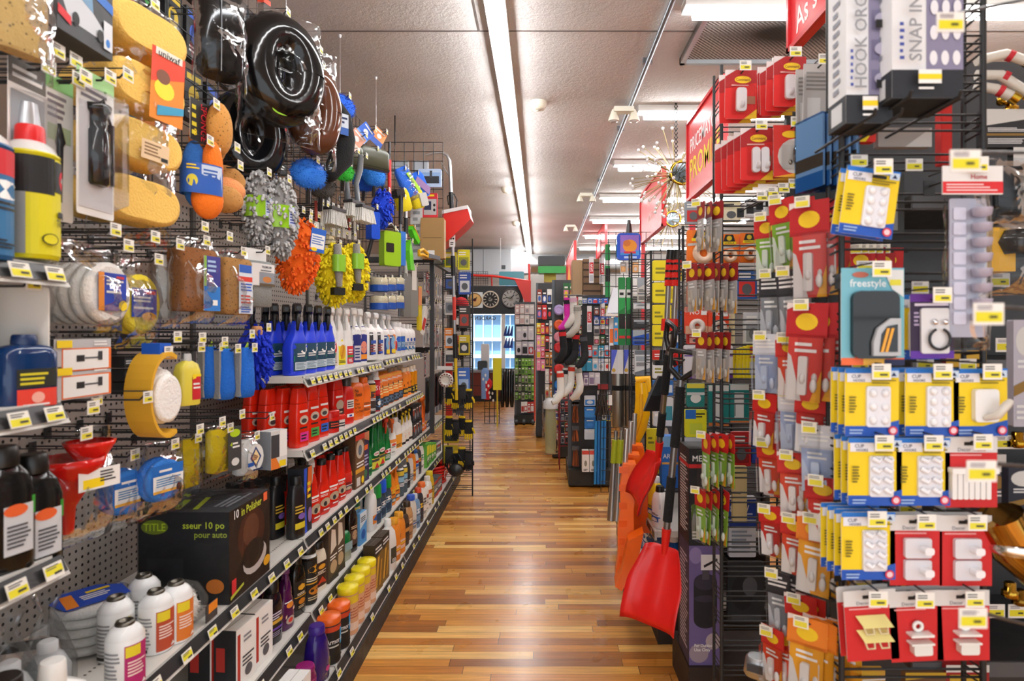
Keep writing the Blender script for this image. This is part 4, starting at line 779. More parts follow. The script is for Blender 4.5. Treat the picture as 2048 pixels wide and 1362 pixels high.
for i,(px,lb)in enumerate(((64,'black bottle with silver label, nearer the pegboard edge'),(2,'black bottle with silver label, cut by the left picture edge'))):
 place('bottle',capped_bottle(.235,.095,.06,'#141414','#101010',bb,e=4,capw=.5,caph=.14,kind='g'),at(px,1150,X=-1.0)+Vector((0,0,.004)),lb,'bottle',rz=LEFT-.25)
fun=MB().lathe([(.012,-.23),(.016,-.17),(.07,-.08),(.074,-.06),(.068,-.06),(.012,-.16)],M('#cc1d18','g'),18,False)
hang('funnel_set',[('funnel',fun),('funnel',MB().lathe([(.01,-.12),(.012,-.10),(.05,-.04),(.052,-.03),(.046,-.03)],M('#d8251c','g'),16,False,.05)),('bag',pillow(.2,.26,.12,5,header=.2)),('label',MB().box(-.02,-.062,-.13,.075,-.061,-.085,WH).art([('r',.1,.1,.6,.55,YE),('l',.5,.3,.95,.9,4,BK)],flat(-.02,-.13,.075,-.085,-.062),.095,.045))],135,862,-1.06,'two red plastic funnels in a clear bag above the near low shelf','funnel set')
zz=Z3+.001
place('jug',capped_bottle(.2,.125,.075,'#ecece8','#f0f0ec',[('p',[(.2,0),(.8,0),(.8,.3),(.2,.2)],Pm('#d8762a'))],e=6,capw=.34,caph=.22,sh=.7),Vector((-.995,1.245,zz-.028)),'square white bottle with ribbed white cap at the lower left','bottle',rz=LEFT-.3)
place('bottle',capped_bottle(.2,.075,.06,'#a9b4c0','#17120f',lab('#b9c4d0','#5a6a80','#ffffff',seed=3),capw=.75,caph=.34),Vector((-1.0,1.135,zz)),'pale blue bottle with fat black cap in the lower left corner','bottle',rz=LEFT)
for i,(x,y,lb)in enumerate(((-1.13,1.40,'round milky bottle under clear film, right one'),(-1.14,1.31,'round milky bottle under clear film, left one'))):
 place('bottle',[('body',MB().lathe([(.04,0),(.045,.01),(.045,.07),(.03,.1),(.018,.11)],M('#e9ebea','T'),18)),('cap',MB().lathe([(.02,.11),(.02,.13),(.016,.134)],M('#f0f0ee','p'),12)),('film',MB().lathe([(.055,.0),(.056,.08),(.03,.16),(.012,.2),(.03,.24)],CLR,12,False))],(x,y,zz),lb,'bottle')
cc={'m':'#b0206a','r':'#b5482a','o':'#d9782a','w':'#d9d9d6'}
def refart(c):return[('l',.02,.1,.42,.9,9,Pm('#8f9296')),('r',.48,.0,1,1,Pm(cc[c])),('r',.5,.74,.8,.98,Pm('#e3d12a')),('l',.54,.3,.94,.66,5,Pm('#f0d8d0')),('p',[(.8,.06),(.94,.06),(.87,.16)],WH),('r',.04,.02,.3,.1,BK)]
for px,py,X,c,lb in((250,1342,-.985,'m','white refill can with magenta stripe, nearest of the five'),(312,1312,-1.02,'r','white refill can with rust stripe, behind the magenta one'),(352,1276,-1.0,'o','white refill can with orange stripe nearest the big carton'),(232,1302,-1.10,'w','plain white refill can behind the magenta one'),(288,1270,-1.12,'w','plain white refill can in the back of the five')):
 s=X/(px-VX);place('refill_can',refill_can(.158,.041,refart(c)),(X,F*s,zz),lb,'refill can','white refill cans',LEFT-.95)
pads=MB();pl2=MB()
st=[]
for k in range(5):st.append(('pad',MB().lathe([(.075,.004+.024*k),(.088,.008+.024*k),(.088,.02+.024*k),(.08,.026+.024*k)],M('#eceae4','f'),24)))
st.append(('label',MB().plate([(-.075,-.05),(.075,-.05),(.085,.03),(.04,.08),(-.04,.08),(-.085,.03)],.127,.128,M('#1c49b8','m')).art([('p',[(.0,.0),(.2,.0),(.3,1),(.1,1)],Pm('#ef8a22')),('l',.35,.3,.9,.7,3,WH),('r',.5,.75,.9,.9,YE)],lambda u,v,d:(-.07+.14*u,-.045+.1*v,.128+d),.14,.1)))
st.append(('film',MB().lathe([(.09,0),(.094,.06),(.09,.132)],CLR,20,False)))
place('applicator_pads',st,(-1.21,1.645,zz),'stack of round white applicator pads with blue label on the perforated shelf','applicator pads',rz=LEFT-.6)
place('applicator_pads',[('pad',MB().lathe([(.05,.0),(.06,.008),(.06,.05),(.05,.06)],M('#d8c4b4','f'),20)),('label',MB().plate([(-.05,-.03),(.05,-.03),(.05,.03),(-.05,.03)],.061,.062,BK))],(-1.27,1.52,zz),'small tan pad pack with black label behind the refill cans','applicator pads',rz=.4)
place('polishing_bonnet',[('bonnet',furry(.042,.042,.05,(0,0,.06),'#ecebe6',260,.01)),('globe',MB().lathe([(.02,.0),(.062,.03),(.07,.07),(.05,.115),(.02,.13)],BLI,20,False)),('tag_card',MB().box(.02,-.06,.002,.08,-.057,.05,M('#3a3a3c','m')).art([('r',.2,.45,1,1,Pm('#e88a1c'))],flat(.02,.002,.08,.05,-.06),.06,.048))],(-1.02,1.735,zz),'white fluffy bonnet in a clear globe beside the big dark carton','polishing bonnet',rz=LEFT)
fr_=[('r',0,0,1,1,Pm('#2a1f1a')),('p',[(0,.2),(.5,.5),(1,.85),(1,1),(0,1)],Pm('#3a2a20')),('e',.52,.62,.34,.28,Pm('#5a2c1c')),('e',.5,.66,.2,.18,Pm('#7a4a34')),('e',.6,.3,.30,.17,Pm('#ece6e4')),('e',.56,.37,.27,.16,Pm('#33241c')),('r',.04,.08,.14,.24,Pm('#c81f2a')),('e',.9,.16,.09,.06,Pm('#e0a51c')),('t','10',.14,.94,.09,WH),('t','in Polisher',.5,.93,.09,Pm('#c8d43a'),.5),('r',.8,.9,.9,1,Pm('#f06a3a')),('p',[(0,.04),(.3,.1),(.3,.13),(0,.08)],Pm('#b0bc3a'))]
sd_=[('r',0,0,1,1,Pm('#1b1b1d')),('e',.18,.84,.15,.08,Pm('#7a8a1c')),('t','TITLE',.18,.84,.08,Pm('#c8e02a'),.24),('t','sseur 10 po',.72,.86,.07,Pm('#c8d83a'),.46),('t','pour auto',.8,.76,.065,Pm('#a8b83a'),.36),('r',.1,.1,.5,.5,Pm('#2c2c30')),('e',.85,.2,.1,.08,Pm('#b0641c'))]
tp_=[('r',0,0,1,1,Pm('#37383a')),('p',[(.1,.6),(.5,.7),(.5,.78),(.1,.68)],Pm('#a8bc2a')),('p',[(.1,.4),(.6,.52),(.6,.58),(.1,.46)],Pm('#b8c82a')),('l',.2,.1,.8,.3,3,Pm('#8a8c90'))]
bx=MB().box(-.14,-.14,0,.14,.14,.285,M('#1b1b1d','m'));bx.art(fr_,flat(-.14,0,.14,.285,-.14),.28,.285);bx.art(sd_,lambda u,v,d:(-.14-d,.14-.28*u,.285*v),.28,.285);bx.art(tp_,lambda u,v,d:(-.14+.28*u,-.14+.28*v,.285+d),.28,.28)
place('polisher_box',[('carton',bx),('shrink_film',MB().box(-.1425,-.1425,.0005,.1425,.1425,.289,CLR))],(-1.098,2.02,Z3+.001),'big shrink-wrapped dark carton with a polisher picture on the perforated shelf','carton',rz=LEFT)
hang('chamois',bag_of('chamois_cloth',sponge_block(.1,.04,.17,'#c9a868',3),.13,.21,.06,None,seed=3),36,-70,-1.0,'tan chamois in clear film at the top left corner','chamois')
cf=[('r',0,0,1,1,Pm('#3c3e42')),('p',[(.05,.5),(.3,.62),(.62,.5),(.9,.3),(.8,.2),(.2,.2)],Pm('#c9ced4')),('p',[(.3,.62),(.42,.8),(.6,.74),(.62,.5)],Pm('#6f97b8')),('p',[(0,.86),(1,.66),(1,.8),(0,1)],Pm('#2a6ac0')),('l',.1,.88,.9,.96,1,WH),('p',[(0,.2),(.22,.12),(.22,.24),(0,.32)],Pm('#d0202c')),('e',.3,.26,.06,.09,BK),('e',.74,.24,.06,.09,BK),('r',.8,.1,.97,.5,Pm('#d6dbe0')),('e',.88,.2,.04,.06,Pm('#2a78c8'))]
place('car_cover_box',carton(.165,.09,.16,'#4a4c50',cf),at(132,90,X=-1.05),'grey carton with a silver car picture at the top left','carton',rz=LEFT)
hook((XB+.004,at(132,90,X=-1.05).y,at(132,92,X=-1.05).z-.04),.38,LEFT);hook((XB+.004,at(132,90,X=-1.05).y-.05,at(132,92,X=-1.05).z-.04),.38,LEFT)
def sponge_pack():
 sp=[];hs=(.15,.15,.15,.15)
 for k in range(4):
  m=bone_sponge(.225,.1,.16,'#f4c868');m.v=[(x,y,z-.09-.148*k)for x,y,z in m.v];sp.append(('sponge',m))
 sp.append(('bag',pillow(.235,.64,.115,11,header=.02,n=22,rows=18)))
 pic=[('r',0,0,1,1,Pm('#e88a2a')),('p',[(0,.5),(1,.7),(1,1),(0,1)],Pm('#d9442a')),('e',.4,.45,.3,.14,Pm('#f0e03a')),('e',.35,.62,.2,.1,Pm('#7a4a34')),('r',.1,.9,.9,1,Pm('#e9e4d8')),('t','uniwaf',.5,.94,.09,BK),('p',[(.2,.06),(1,.2),(1,.3),(.2,.2)],Pm('#3a9ac0'))]
 sp.append(('label',MB().art(pic,flat(-.015,-.32,.085,-.13,-.064),.1,.19)))
 sp.append(('label',MB().art([('r',0,0,1,1,Pm('#e6c9a0')),('l',.1,.2,.7,.9,4,Pm('#8a6a48')),('r',.7,.1,.95,.3,BK)],flat(-.03,-.43,.05,-.38,-.062),.08,.05)))
 return sp
spk=freeze(sponge_pack())
hang('sponge_pack',spk,282,4,-1.055,'large yellow bone sponges in a clear bag, front pack','sponge pack',ry=.05)
hang('sponge_pack',spk,225,20,-1.19,'large yellow bone sponges behind the front pack','sponge pack',hk=False,ry=.03)
blk=MB().lathe([(.02,-.25),(.026,-.245),(.026,-.13),(.022,-.125),(.022,-.09),(.028,-.085),(.03,-.07),(.012,-.065)],M('#17181a','g'),16).lathe([(.009,-.24),(.009,-.1)],M('#202226','g'),10,True,.045,0).tube([(.0,0,-.07),(.02,0,-.05),(.045,0,-.1)],.005,BK,6)
hang('pump_pack',card(.115,.32,[('r',0,.9,1,1,Pm('#9fd08a')),('l',.1,.8,.9,.89,2,Pm('#77707a')),('r',.05,.05,.95,.78,Pm('#d5d3d6'))],[('pump',blk),('blister',blister(-.05,-.3,.055,-.04,.045))]),192,150,-1.0,'clear pack with a black cylinder pump and green header','pump pack',rz=LEFT)
hang('valve_pack',card(.08,.31,[('r',0,.9,1,1,Pm('#8fc87a')),('l',.1,.7,.9,.88,4,Pm('#8a7f86')),('r',.1,.55,.9,.66,Pm('#b7c89a'))],[('valve',MB().lathe([(.006,-.27),(.008,-.15),(.012,-.14),(.008,-.12),(.004,-.1)],M('#24262a','g'),10))]),118,155,-1.04,'white and green card with a thin black tool, left of the pump','tool card',rz=LEFT)
hang('fitting_pack',card(.09,.25,[('r',0,.8,1,1,Pm('#6a6660')),('l',.1,.84,.9,.96,2,WH),('r',.05,.1,.95,.75,Pm('#aab0b4'))],[('fitting',MB().lathe([(.02,-.2),(.024,-.12),(.018,-.08)],M('#c9ccd0','s'),14)),('blister',blister(-.04,-.23,.04,-.06,.035))]),55,128,-1.03,'grey clear fitting pack behind the yellow spray can','fitting pack',rz=LEFT)
def disc(r,t,z,y,col):return MB().loft([[(r*k*math.cos(a),y+q,z+r*k*math.sin(a))for a in[2*PI*i/24 for i in range(24)]]for k,q in((.86,-t/2),(1,-t*.3),(1,t*.3),(.86,t/2))],M(col,'f'))
def disc_pack(r,n,col,art,seed,gap=.026):
 sp=[('pad',disc(r,.024,-r-.045,.012+gap*i,col))for i in range(n)]
 sp.append(('label',MB().art(art,flat(-r*.62,-r*1.55-.045,r*.66,-r*.35-.045,-.003),r*1.28,r*1.2)))
 bg=pillow(2*r+.03,2*r+.08,n*gap+.02,seed,header=.16);bg.v=[(x,y+n*gap/2-.006,z)for x,y,z in bg.v]
 return sp+[('bag',bg)]
pa=[('r',0,0,1,1,Pm('#1c3fae')),('r',0,0,.2,1,Pm('#ee9024')),('r',.62,.86,.9,.93,Pm('#d8283a')),('l',.26,.66,.9,.84,2,WH),('l',.26,.44,.95,.56,1,WH),('e',.85,.14,.16,.14,YE)]
hang('applicator_pack',disc_pack(.075,5,'#efece6',pa,3),222,487,-1.03,'pack of round white applicator pads with blue and orange label','applicator pads',rz=LEFT,ry=.0)
pa2=[('r',0,.1,1,.9,Pm('#1740a8')),('r',.55,.74,.95,.84,Pm('#d8283a')),('l',.06,.5,.9,.7,2,WH),('l',.06,.3,.95,.42,1,WH),('e',.66,.12,.3,.12,Pm('#f0a51c')),('t','2',.72,.12,.16,NV)]
hang('applicator_pack',disc_pack(.08,2,'#efd93a',pa2,4),286,515,-1.06,'pack of two yellow pads with blue label beside the white pads','applicator pads',rz=LEFT)
hang('cloth_pack',bag_of('cloth',MB().body([(-.19,.06,.03),(-.17,.075,.04),(-.03,.075,.04),(-.01,.06,.03)],M('#c3c5c4','f'),3),.1,.22,.06,None,seed=8),330,505,-1.09,'grey cloth in a clear bag between yellow pads and brown sponge','cloth pack')
def brown(c,art,seed,lside=.0):return bag_of('sponge',(lambda m:(setattr(m,'v',[(x,y,z-.03)for x,y,z in m.v]),m)[1])(sponge_block(.125,.075,.185,c,7)),.15,.25,.1,art,.4,(.2,.85),seed,.12,lside)
hang('car_sponge',brown('#86552c',[('r',0,0,1,1,Pm('#2a78c8')),('r',0,.45,1,1,Pm('#3a3a8c')),('r',0,.45,.14,1,Pm('#8ab84a')),('l',.2,.7,.8,.95,3,Pm('#a9c4e8')),('r',.5,.1,.8,.2,WH)],12,.03),385,478,-1.03,'brown pored sponge in clear bag with blue and violet label','sponge')
hang('car_sponge',brown('#a67a44',[('r',0,0,1,1,Pm('#d9e2ec')),('r',0,.84,.9,1,Pm('#2a5cb8')),('r',-.1,.66,.95,.76,Pm('#d63a2a')),('l',.1,.46,.95,.64,3,Pm('#2a58b8')),('l',.1,.2,.95,.4,3,Pm('#c03a34')),('l',.1,.02,.95,.16,3,Pm('#2a58b8'))],13,.02),462,500,-1.03,'tan pored sponge in clear bag with white, red and blue label','sponge')
pd=[('r',0,0,1,1,Pm('#e7e5e3')),('r',.3,.1,1,.62,Pm('#8a8f98')),('e',.65,.3,.2,.14,Pm('#c07a3c')),('r',.3,.0,1,.12,Pm('#5a4a34')),('t','PREMIUM',.62,.86,.1,Pm('#3a3f4c'),.6),('l',.34,.66,.96,.74,1,Pm('#4a5260'))]
hang('drying_towel',[('towel',MB().body([(-.21,.10,.05),(-.205,.115,.06),(-.05,.115,.06),(-.045,.1,.05)],M('#8d918f','f'),5)),('band',MB().body([(-.135,.12,.064),(-.055,.12,.064)],M('#e7e5e3','m'),5,caps=False).art(pd,flat(-.055,-.135,.055,-.055,-.034),.11,.08)),('hang_tab',MB().box(-.05,-.001,-.05,.05,.001,0,WH))],512,498,-1.03,'folded grey drying towel with white picture band','towel')
sc_=[('r',0,0,1,1,BK),('t','SPONGE',.55,.5,.2,Pm('#d3283a'),.9,-PI/2+.0),('l',.06,.1,.25,.9,4,Pm('#e0d02a')),('t','3',.2,.2,.16,YE),('l',.7,.2,.9,.9,5,Pm('#c9bc2a'))]
hang('sponge_card',card(.105,.125,sc_,[('sponge',(lambda m:(setattr(m,'v',[(x*.5+.05,z*.62-.02,y*1.1-.065)for x,y,z in m.v]),m)[1])(MB().ball((0,0,0),.095,.075,.05,M('#c98e44','o'),20,10))),('sponge',MB().ball((.075,.055,-.09),.055,.03,.07,M('#e89a5c','f'),16,8)),('sponge',MB().ball((.095,.03,-.09),.045,.03,.065,M('#b98444','o'),16,8))]),405,205,-1.02,'black card with red lettering holding round tan sponges','sponge pack',rz=LEFT-.15)
hang('bug_sponge',[('pad',MB().ball((0,.015,-.1),.036,.022,.10,M('#2a66b4','f'),16,10)),('pad',MB().ball((.045,0,-.075),.03,.026,.08,M('#f07a22','f'),16,10)),('pad',MB().ball((.03,-.004,-.175),.045,.028,.06,M('#f57a1c','f'),16,10)),('sleeve',MB().body([(-.165,.115,.068,.015),(-.075,.115,.062,.015)],M('#1c56b0','m'),2.6,caps=False).art([('r',.4,.1,1,.95,Pm('#c6d6ea')),('l',.45,.5,.95,.85,3,Pm('#2a58a8')),('e',.16,.4,.14,.2,Pm('#e0d23a')),('l',.02,.75,.36,.95,2,YE)],onbody([(-.165,.115,.062,.015),(-.075,.115,.062,.015)],2.6,-.165,-.075,.1),.1,.09))],392,278,-1.02,'orange and blue pads held in a blue sleeve','pad pack',rz=LEFT-0.75)
def loaf(c1,c2,c3):return[('sponge',MB().ball((0,.02,-.05),.065,.03,.05,M(c1,'o'),18,9)),('sponge',MB().ball((-.005,.0,-.085),.062,.03,.042,M(c2,'f'),18,9)),('sponge',MB().ball((-.015,-.018,-.12),.058,.032,.045,M(c3,'o'),18,9))]
hang('sponge_trio',loaf('#b98444','#eb9c62','#c08a48'),455,328,-1.02,'three rounded tan and peach sponges beside grey mitts','sponge pack',rz=LEFT-0.75)
def noodle_mitt(col,col2,band,w=.085,h=.26,seed=1,sleeve=True):
 sp=[('mitt',noodles(w/2,.035,h/2,(0,0,-h/2-.01),col,340,.02,.0052,seed,col2))]
 if sleeve:sp.append(('sleeve',MB().body([(-h*.68,w*1.16,.085),(-h*.38,w*1.16,.085)],M(band,'g'),2.6,caps=False).art([('r',.62,.05,.98,.95,Pm('#c9d4ec')),('l',.66,.2,.95,.8,5,Pm('#3a4a9a'))],onbody([(-h*.68,w*1.16,.085),(-h*.38,w*1.16,.085)],2.6,-h*.68,-h*.38,w*1.0),w,h*.3)))
 return sp
hang('chenille_mitt',noodle_mitt('#9a9a9a','#c4c4c4','#8ec41e',seed=2),516,342,-1.06,'grey chenille mitt with lime sleeve, left one','wash mitt',rz=LEFT-0.75)
hang('chenille_mitt',noodle_mitt('#9a9a9a','#c4c4c4','#8ec41e',.1,.29,seed=3),562,356,-1.0,'grey chenille mitt with lime sleeve, right and nearer one','wash mitt',rz=LEFT-0.75)
om=noodle_mitt('#f06a14','#e85a0c','#000',.15,.3,seed=5,sleeve=False)
om.append(('swing_tag',MB().box(.02,-.05,-.14,.085,-.048,-.04,M('#1f5fc0','m')).art([('r',.05,.15,.95,.75,WH),('l',.1,.3,.9,.7,4,Pm('#5a80c0')),('e',.3,.1,.2,.08,YE)],flat(.02,-.14,.085,-.04,-.05),.065,.1)))
hang('chenille_mitt',om,606,436,-1.0,'bright orange chenille mitt with blue and white tag','wash mitt',ry=.12,rz=LEFT-0.75)
hang('wool_mitt',[('mitt',furry(.06,.04,.12,(0,0,-.14),'#e9dcb4',600,.014,6))],652,452,-1.13,'cream woolly mitt behind the orange one','wash mitt',rz=LEFT-0.75)
def ymitt(seed):return[('mitt',noodles(.075,.045,.14,(0,0,-.16),'#f2de18',420,.022,.006,seed,'#e6cc10')),('handle',MB().tube([(-.01,-.05,-.02),(-.015,-.07,-.12),(-.005,-.06,-.22)],[.018,.022,.014],M('#8f8d88','f'),10)),('sleeve',MB().body([(-.15,.062,.05),(-.07,.062,.05)],M('#8ec83a','g'),2.5)),('cuff',MB().box(-.035,-.07,-.26,.02,-.03,-.225,BK))]
for i,(px,X,lb)in enumerate(((668,-1.0,'yellow chenille mitt with grey and green handle, left one'),(706,-.99,'yellow chenille mitt with grey and green handle, right one'))):
 sp=ymitt(10+i)
 sp[2][1].v=[(x-.012,y-.07,z)for x,y,z in sp[2][1].v]
 hang('chenille_mitt',sp,px,484,X,lb,'wash mitt',rz=LEFT-0.75)
oc=[('r',0,0,1,1,Pm('#b9babd')),('p',[(.12,.02),(1,.02),(1,.72),(.12,.72)],Pm('#e8702a')),('r',.14,.06,.95,.68,Pm('#eeeeec')),('r',.36,.3,.5,.5,BK),('r',.5,.38,.76,.43,Pm('#55575a')),('r',.74,.32,.82,.6,Pm('#2f3033')),('r',.03,.74,.28,.96,YE),('l',.66,.78,.98,.96,2,WH)]
for i,(py,lb)in enumerate(((742,'white and orange fixture carton, upper of two on hooks'),(795,'white and orange fixture carton, lower of two on hooks'))):
 place('fixture_box',carton(.17,.10,.072,'#2c2c2e',oc),at(168,py,X=-1.02+.0*i)+Vector((-.05,0,0)),lb,'carton','fixture cartons',LEFT)
 q=at(168,py,X=-1.02);hook((XB+.004,q.y-.04,q.z-.016),.38,LEFT,tagged=False);hook((XB+.004,q.y+.05,q.z-.016),.38,LEFT,tagged=i==1)
for i in range(3):place('battery_pack',carton(.05,.1,.03,'#1c1c1e',[('r',0,.2,1,.8,Pm('#3a3a3c')),('l',.1,.3,.9,.7,2,WH)]),at(262,735+26*i,X=-1.07)+Vector((-.05,0,0)),'small black pack right of the fixture cartons, '+('top','middle','bottom')[i]+' one','pack','black packs',LEFT)
rp=[('pad',disc(.085,.03,-.13,.0,'#eeece6')),('pad',disc(.08,.03,-.135,-.03,'#f2f0ea')),('pad',disc(.07,.025,-.14,-.055,'#f4f2ee')),('sleeve',MB().prism([(.098*math.cos(t),-.13+.125*math.sin(t))for t in[PI*.36+PI*1.28*i/20 for i in range(21)]]+[(.088*math.cos(t)-.0,-.13+.113*math.sin(t))for t in[PI*1.64-PI*1.28*i/20 for i in range(21)]],-.066,.035,M('#e0aa2c','m'))),('backing',MB().prism([(.095*math.cos(t),-.13+.12*math.sin(t))for t in[2*PI*i/24 for i in range(24)]],.03,.034,M('#2a52b0','m'))),('header',MB().box(-.03,-.05,-.02,.03,.02,.02,M('#1a58c0','m')))]
for q in rp:q[1].v=[(x*.62,y*.8,z*.9)for x,y,z in q[1].v]
hang('bonnet_pack',rp,305,700,-1.02,'round white bonnets in a curved yellow and blue pack','polishing pads',rz=LEFT-.2)
yb=capped_bottle(.15,.07,.045,'#eadb52','#d9dada',[('r',.45,0,1,.9,Pm('#c8202a')),('p',[(.45,.8),(1,.9),(1,1),(.45,1)],YE),('l',.5,.4,.95,.7,2,WH)],e=4,capw=.3)
for q in yb:
 for mm in[q[1]]+[x[1]for x in(q[2]if len(q)>2 else[])]:mm.v=[(x,y,z-.175)for x,y,z in mm.v]
hang('chamois_tube',yb+[('hang_tab',MB().box(-.02,-.001,-.04,.02,.001,0,M('#d6d8d8','x')))],374,690,-1.03,'flat yellow bottle with red label hanging beside blue mitts','bottle')
bm=MB().body([(-.17,.04,.03),(-.165,.055,.042),(-.14,.062,.05),(-.02,.05,.04),(-.005,.035,.025)],M('#1a66c8','f'),3)
sm_=MB()
for s in(-1,):sm_.box(-.034,-.01,-.165,-.026,.012,-.01,M('#8e8f8d','f'))
bl_=freeze([('pad',bm),('edging',sm_),('strap',MB().tube([(0,0,-.01),(0,-.01,.01),(.01,0,-.01)],.004,M('#a4c83a','p'),5))])
for i,(px,py,X)in enumerate(((418,690,-1.06),(450,694,-1.02),(490,692,-.98))):hang('wash_pad',bl_,px,py,X,('left','middle','right')[i]+' of three long blue wash pads with grey edging','wash pad')
hang('microfibre_duster',[('strands',noodles(.03,.03,.085,(0,0,-.11),'#0d2fc0',200,.03,.005,4)),('collar',MB().lathe([(.018,-.05),(.02,-.01),(.014,0)],M('#c98e5c','p'),10))],514,652,-1.02,'dark blue strand duster with tan collar beside the blue bottles','duster')
bp_=[('r',0,.68,1,1,Pm('#1e6ec8')),('l',.2,.76,.8,.9,1,WH),('r',0,.2,1,.68,Pm('#eef0ee')),('l',.1,.34,.95,.62,4,Pm('#3a86c0')),('r',0,.16,1,.24,Pm('#e0a93a')),('e',.85,.24,.1,.12,BK)]
for i,(px,py,X,lb)in enumerate(((246,905,-1.12,'blue round pad in a clear bag, left of two'),(320,884,-1.06,'blue round pad in a clear bag, right of two'))):
 hang('applicator_pack',[('pad',disc(.062,.03,-.105,.01,'#2a78d8')),('pad',disc(.058,.02,-.105,-.014,'#3a86e0')),('label',MB().art(bp_,flat(-.045,-.15,.05,-.06,-.027),.095,.09)),('bag',pillow(.15,.2,.06,30+i,header=.2))],px,py,X,lb,'applicator pads')
yc=[('cloth',MB().body([(-.16,.05,.02),(-.155,.07,.04),(-.03,.07,.035),(-.01,.05,.02)],M('#cdb40c','f'),3)),('bag',pillow(.09,.19,.055,33,header=.12))]
hang('cloth_pack',yc,376,872,-1.1,'yellow cloth in a clear bag beside the blue pads','cloth pack')
hang('cloth_pack',[('cloth',MB().body([(-.15,.06,.03),(-.145,.08,.045),(-.02,.08,.04),(-.01,.06,.03)],M('#d2b80e','f'),3)),('card_panel',MB().box(.01,-.035,-.15,.065,-.033,-.005,M('#3c3d3e','m')).art([('e',.5,.85,.4,.09,Pm('#b8d81c')),('t','4',.2,.6,.1,Pm('#b8d81c')),('l',.3,.5,.9,.66,2,WH),('e',.5,.2,.3,.09,Pm('#d8d8d6'))],flat(.01,-.15,.065,-.005,-.035),.055,.145)),('bag',pillow(.12,.17,.06,34,header=.08))],435,852,-1.05,'yellow cloths with a dark grey card and green oval','cloth pack')
wp_=[('e',.5,.5,.5,.5,Pm('#dfe0de')),('p',[(.5,.9),(.85,.5),(.5,.12),(.15,.5)],Pm('#1c3f7a')),('p',[(.5,.8),(.74,.5),(.5,.22),(.26,.5)],Pm('#f0d8a0')),('l',.36,.4,.64,.6,3,Pm('#c0642a')),('r',.0,.2,.36,.34,Pm('#1c4fa0')),('r',.3,.02,.9,.08,NV)]
hang('cloth_pack',[('cloth',MB().body([(-.14,.07,.03),(-.13,.1,.05),(-.05,.1,.05),(-.02,.07,.03)],M('#d9dbd9','f'),2.6)),('label',MB().art(wp_,flat(-.02,-.13,.055,-.035,-.03),.075,.095)),('bag',pillow(.125,.165,.06,36,header=.1))],490,868,-1.03,'white cloth bag with a navy and cream diamond emblem','cloth pack')
hang('brush_pack',carton(.085,.06,.14,'#dadad8',[('r',.55,.3,1,1,WH),('p',[(0,0),(.6,0),(.3,.3),(0,.4)],Pm('#e07a2a')),('r',0,.3,.5,.9,Pm('#3c3c40')),('r',.5,.04,.9,.2,YE)],[('r',0,0,1,1,Pm('#8a8f96'))]),545,935,-1.0,'white and grey brush box beside the red polish bottles','brush box',hk=False)
for i in range(5):hang('detail_brush',[('handle',MB().box(-.012,-.012,-.025,.012,.05,0,M('#17181b','p'),.004)),('bristles',MB().box(-.01,-.01,-.07,.01,.0,-.025,M('#2b2d30','f')))],478+22*i,966-4*i,-1.12,ORD[i]+' small black brush from the left, above the dark carton','brush',hk=False)
for px,py in((75,92),(165,150),(250,145),(225,455),(305,470),(355,485),(405,450),(455,470),(60,560),(350,670),(400,672),(445,680),(500,665),(180,810),(290,790),(395,855),(440,840),(480,825),(540,830),(430,300),(470,292)):
 p=at(px,py,X=-.985);hook((XB+.004,p.y,p.z-.012),p.x-XB,LEFT)
# ---------------------------------------------------------------- left side, above and beyond the shelves
def run_grid(X,y0,y1,z0,z1,d,label,mat=None):
 g=grid_panel(y1-y0,z1-z0,d,d,.0028,mat)
 return place('grid_panel',[('wires',g)],(X,(y0+y1)/2,z0),label,'wire grid',rz=LEFT)
run_grid(-1.385,2.0,4.86,2.03,3.12,.09,'long black wire grid above the left shelves')
bk=[('#17181b','#3a8a3c'),('#1c1c20','#c82a2a'),('#2a2b30','#e6e4e0'),('#15161a','#d8b82a'),('#c82226','#e9e6e2'),('#33363c','#8a8f96'),('#101114','#2a58c0')]
for i in range(30):
 c1,c2=bk[(i*3+i//5)%7];m=MB().box(-.055,-.02,-.2,.055,.02,0,M(c1,'m'),.008)
 m.art([('e',.5,.5,.3,.2,Pm(c2)),('r',.1,.8,.9,.92,Pm(c2)),('l',.15,.1,.85,.26,2,WH)],flat(-.055,-.2,.055,0,-.02),.11,.2)
 place('hanging_pack',[('pack',m)],(-1.435,2.07+(i%10)*.142,3.06-.25*(i//10)),'%s dark pack from the near end, %s row, behind the long grid'%(ORD[i%10],('top','middle','bottom')[i//10]),'hanging pack',rz=LEFT+R.uniform(-.1,.1))
def fhook(px,py,X,L=.3):p=at(px,py,X=X);return hook((-1.38,p.y,p.z-.012),L,LEFT,'black display hook on the wire grid above the spray bottles','hooks on the long wire grid')
cush=lambda w,h,c:[('cover',MB().body([(-h,w*.7,.06),(-h*.95,w*.9,.08),(-h*.5,w,.095),(-h*.05,w*.9,.08),(0,w*.7,.06)],M(c,'g'),3)),('seam',MB().tube([(-w*.1,-.047,-h*.97),(-w*.1,-.0495,-h*.5),(-w*.1,-.047,-h*.03)],.002,M('#8a8c90','g'),5)),('bag',pillow(w*1.15,h*1.12,.12,44,header=.02))]
hang('wheel_cover',cush(.15,.30,'#0c0c0d'),440,-25,-1.05,'black padded cover in clear film, left and topmost of the wheel covers','wheel cover',rz=LEFT-0.7)
def torus(Rr,r,col,sx=1,a0=0,a1=2*PI,kind='g',cz=0):
 return MB().tube([(sx*Rr*math.cos(a0+(a1-a0)*i/28),0,cz+Rr*math.sin(a0+(a1-a0)*i/28))for i in range(29)],r,M(col,kind),10)
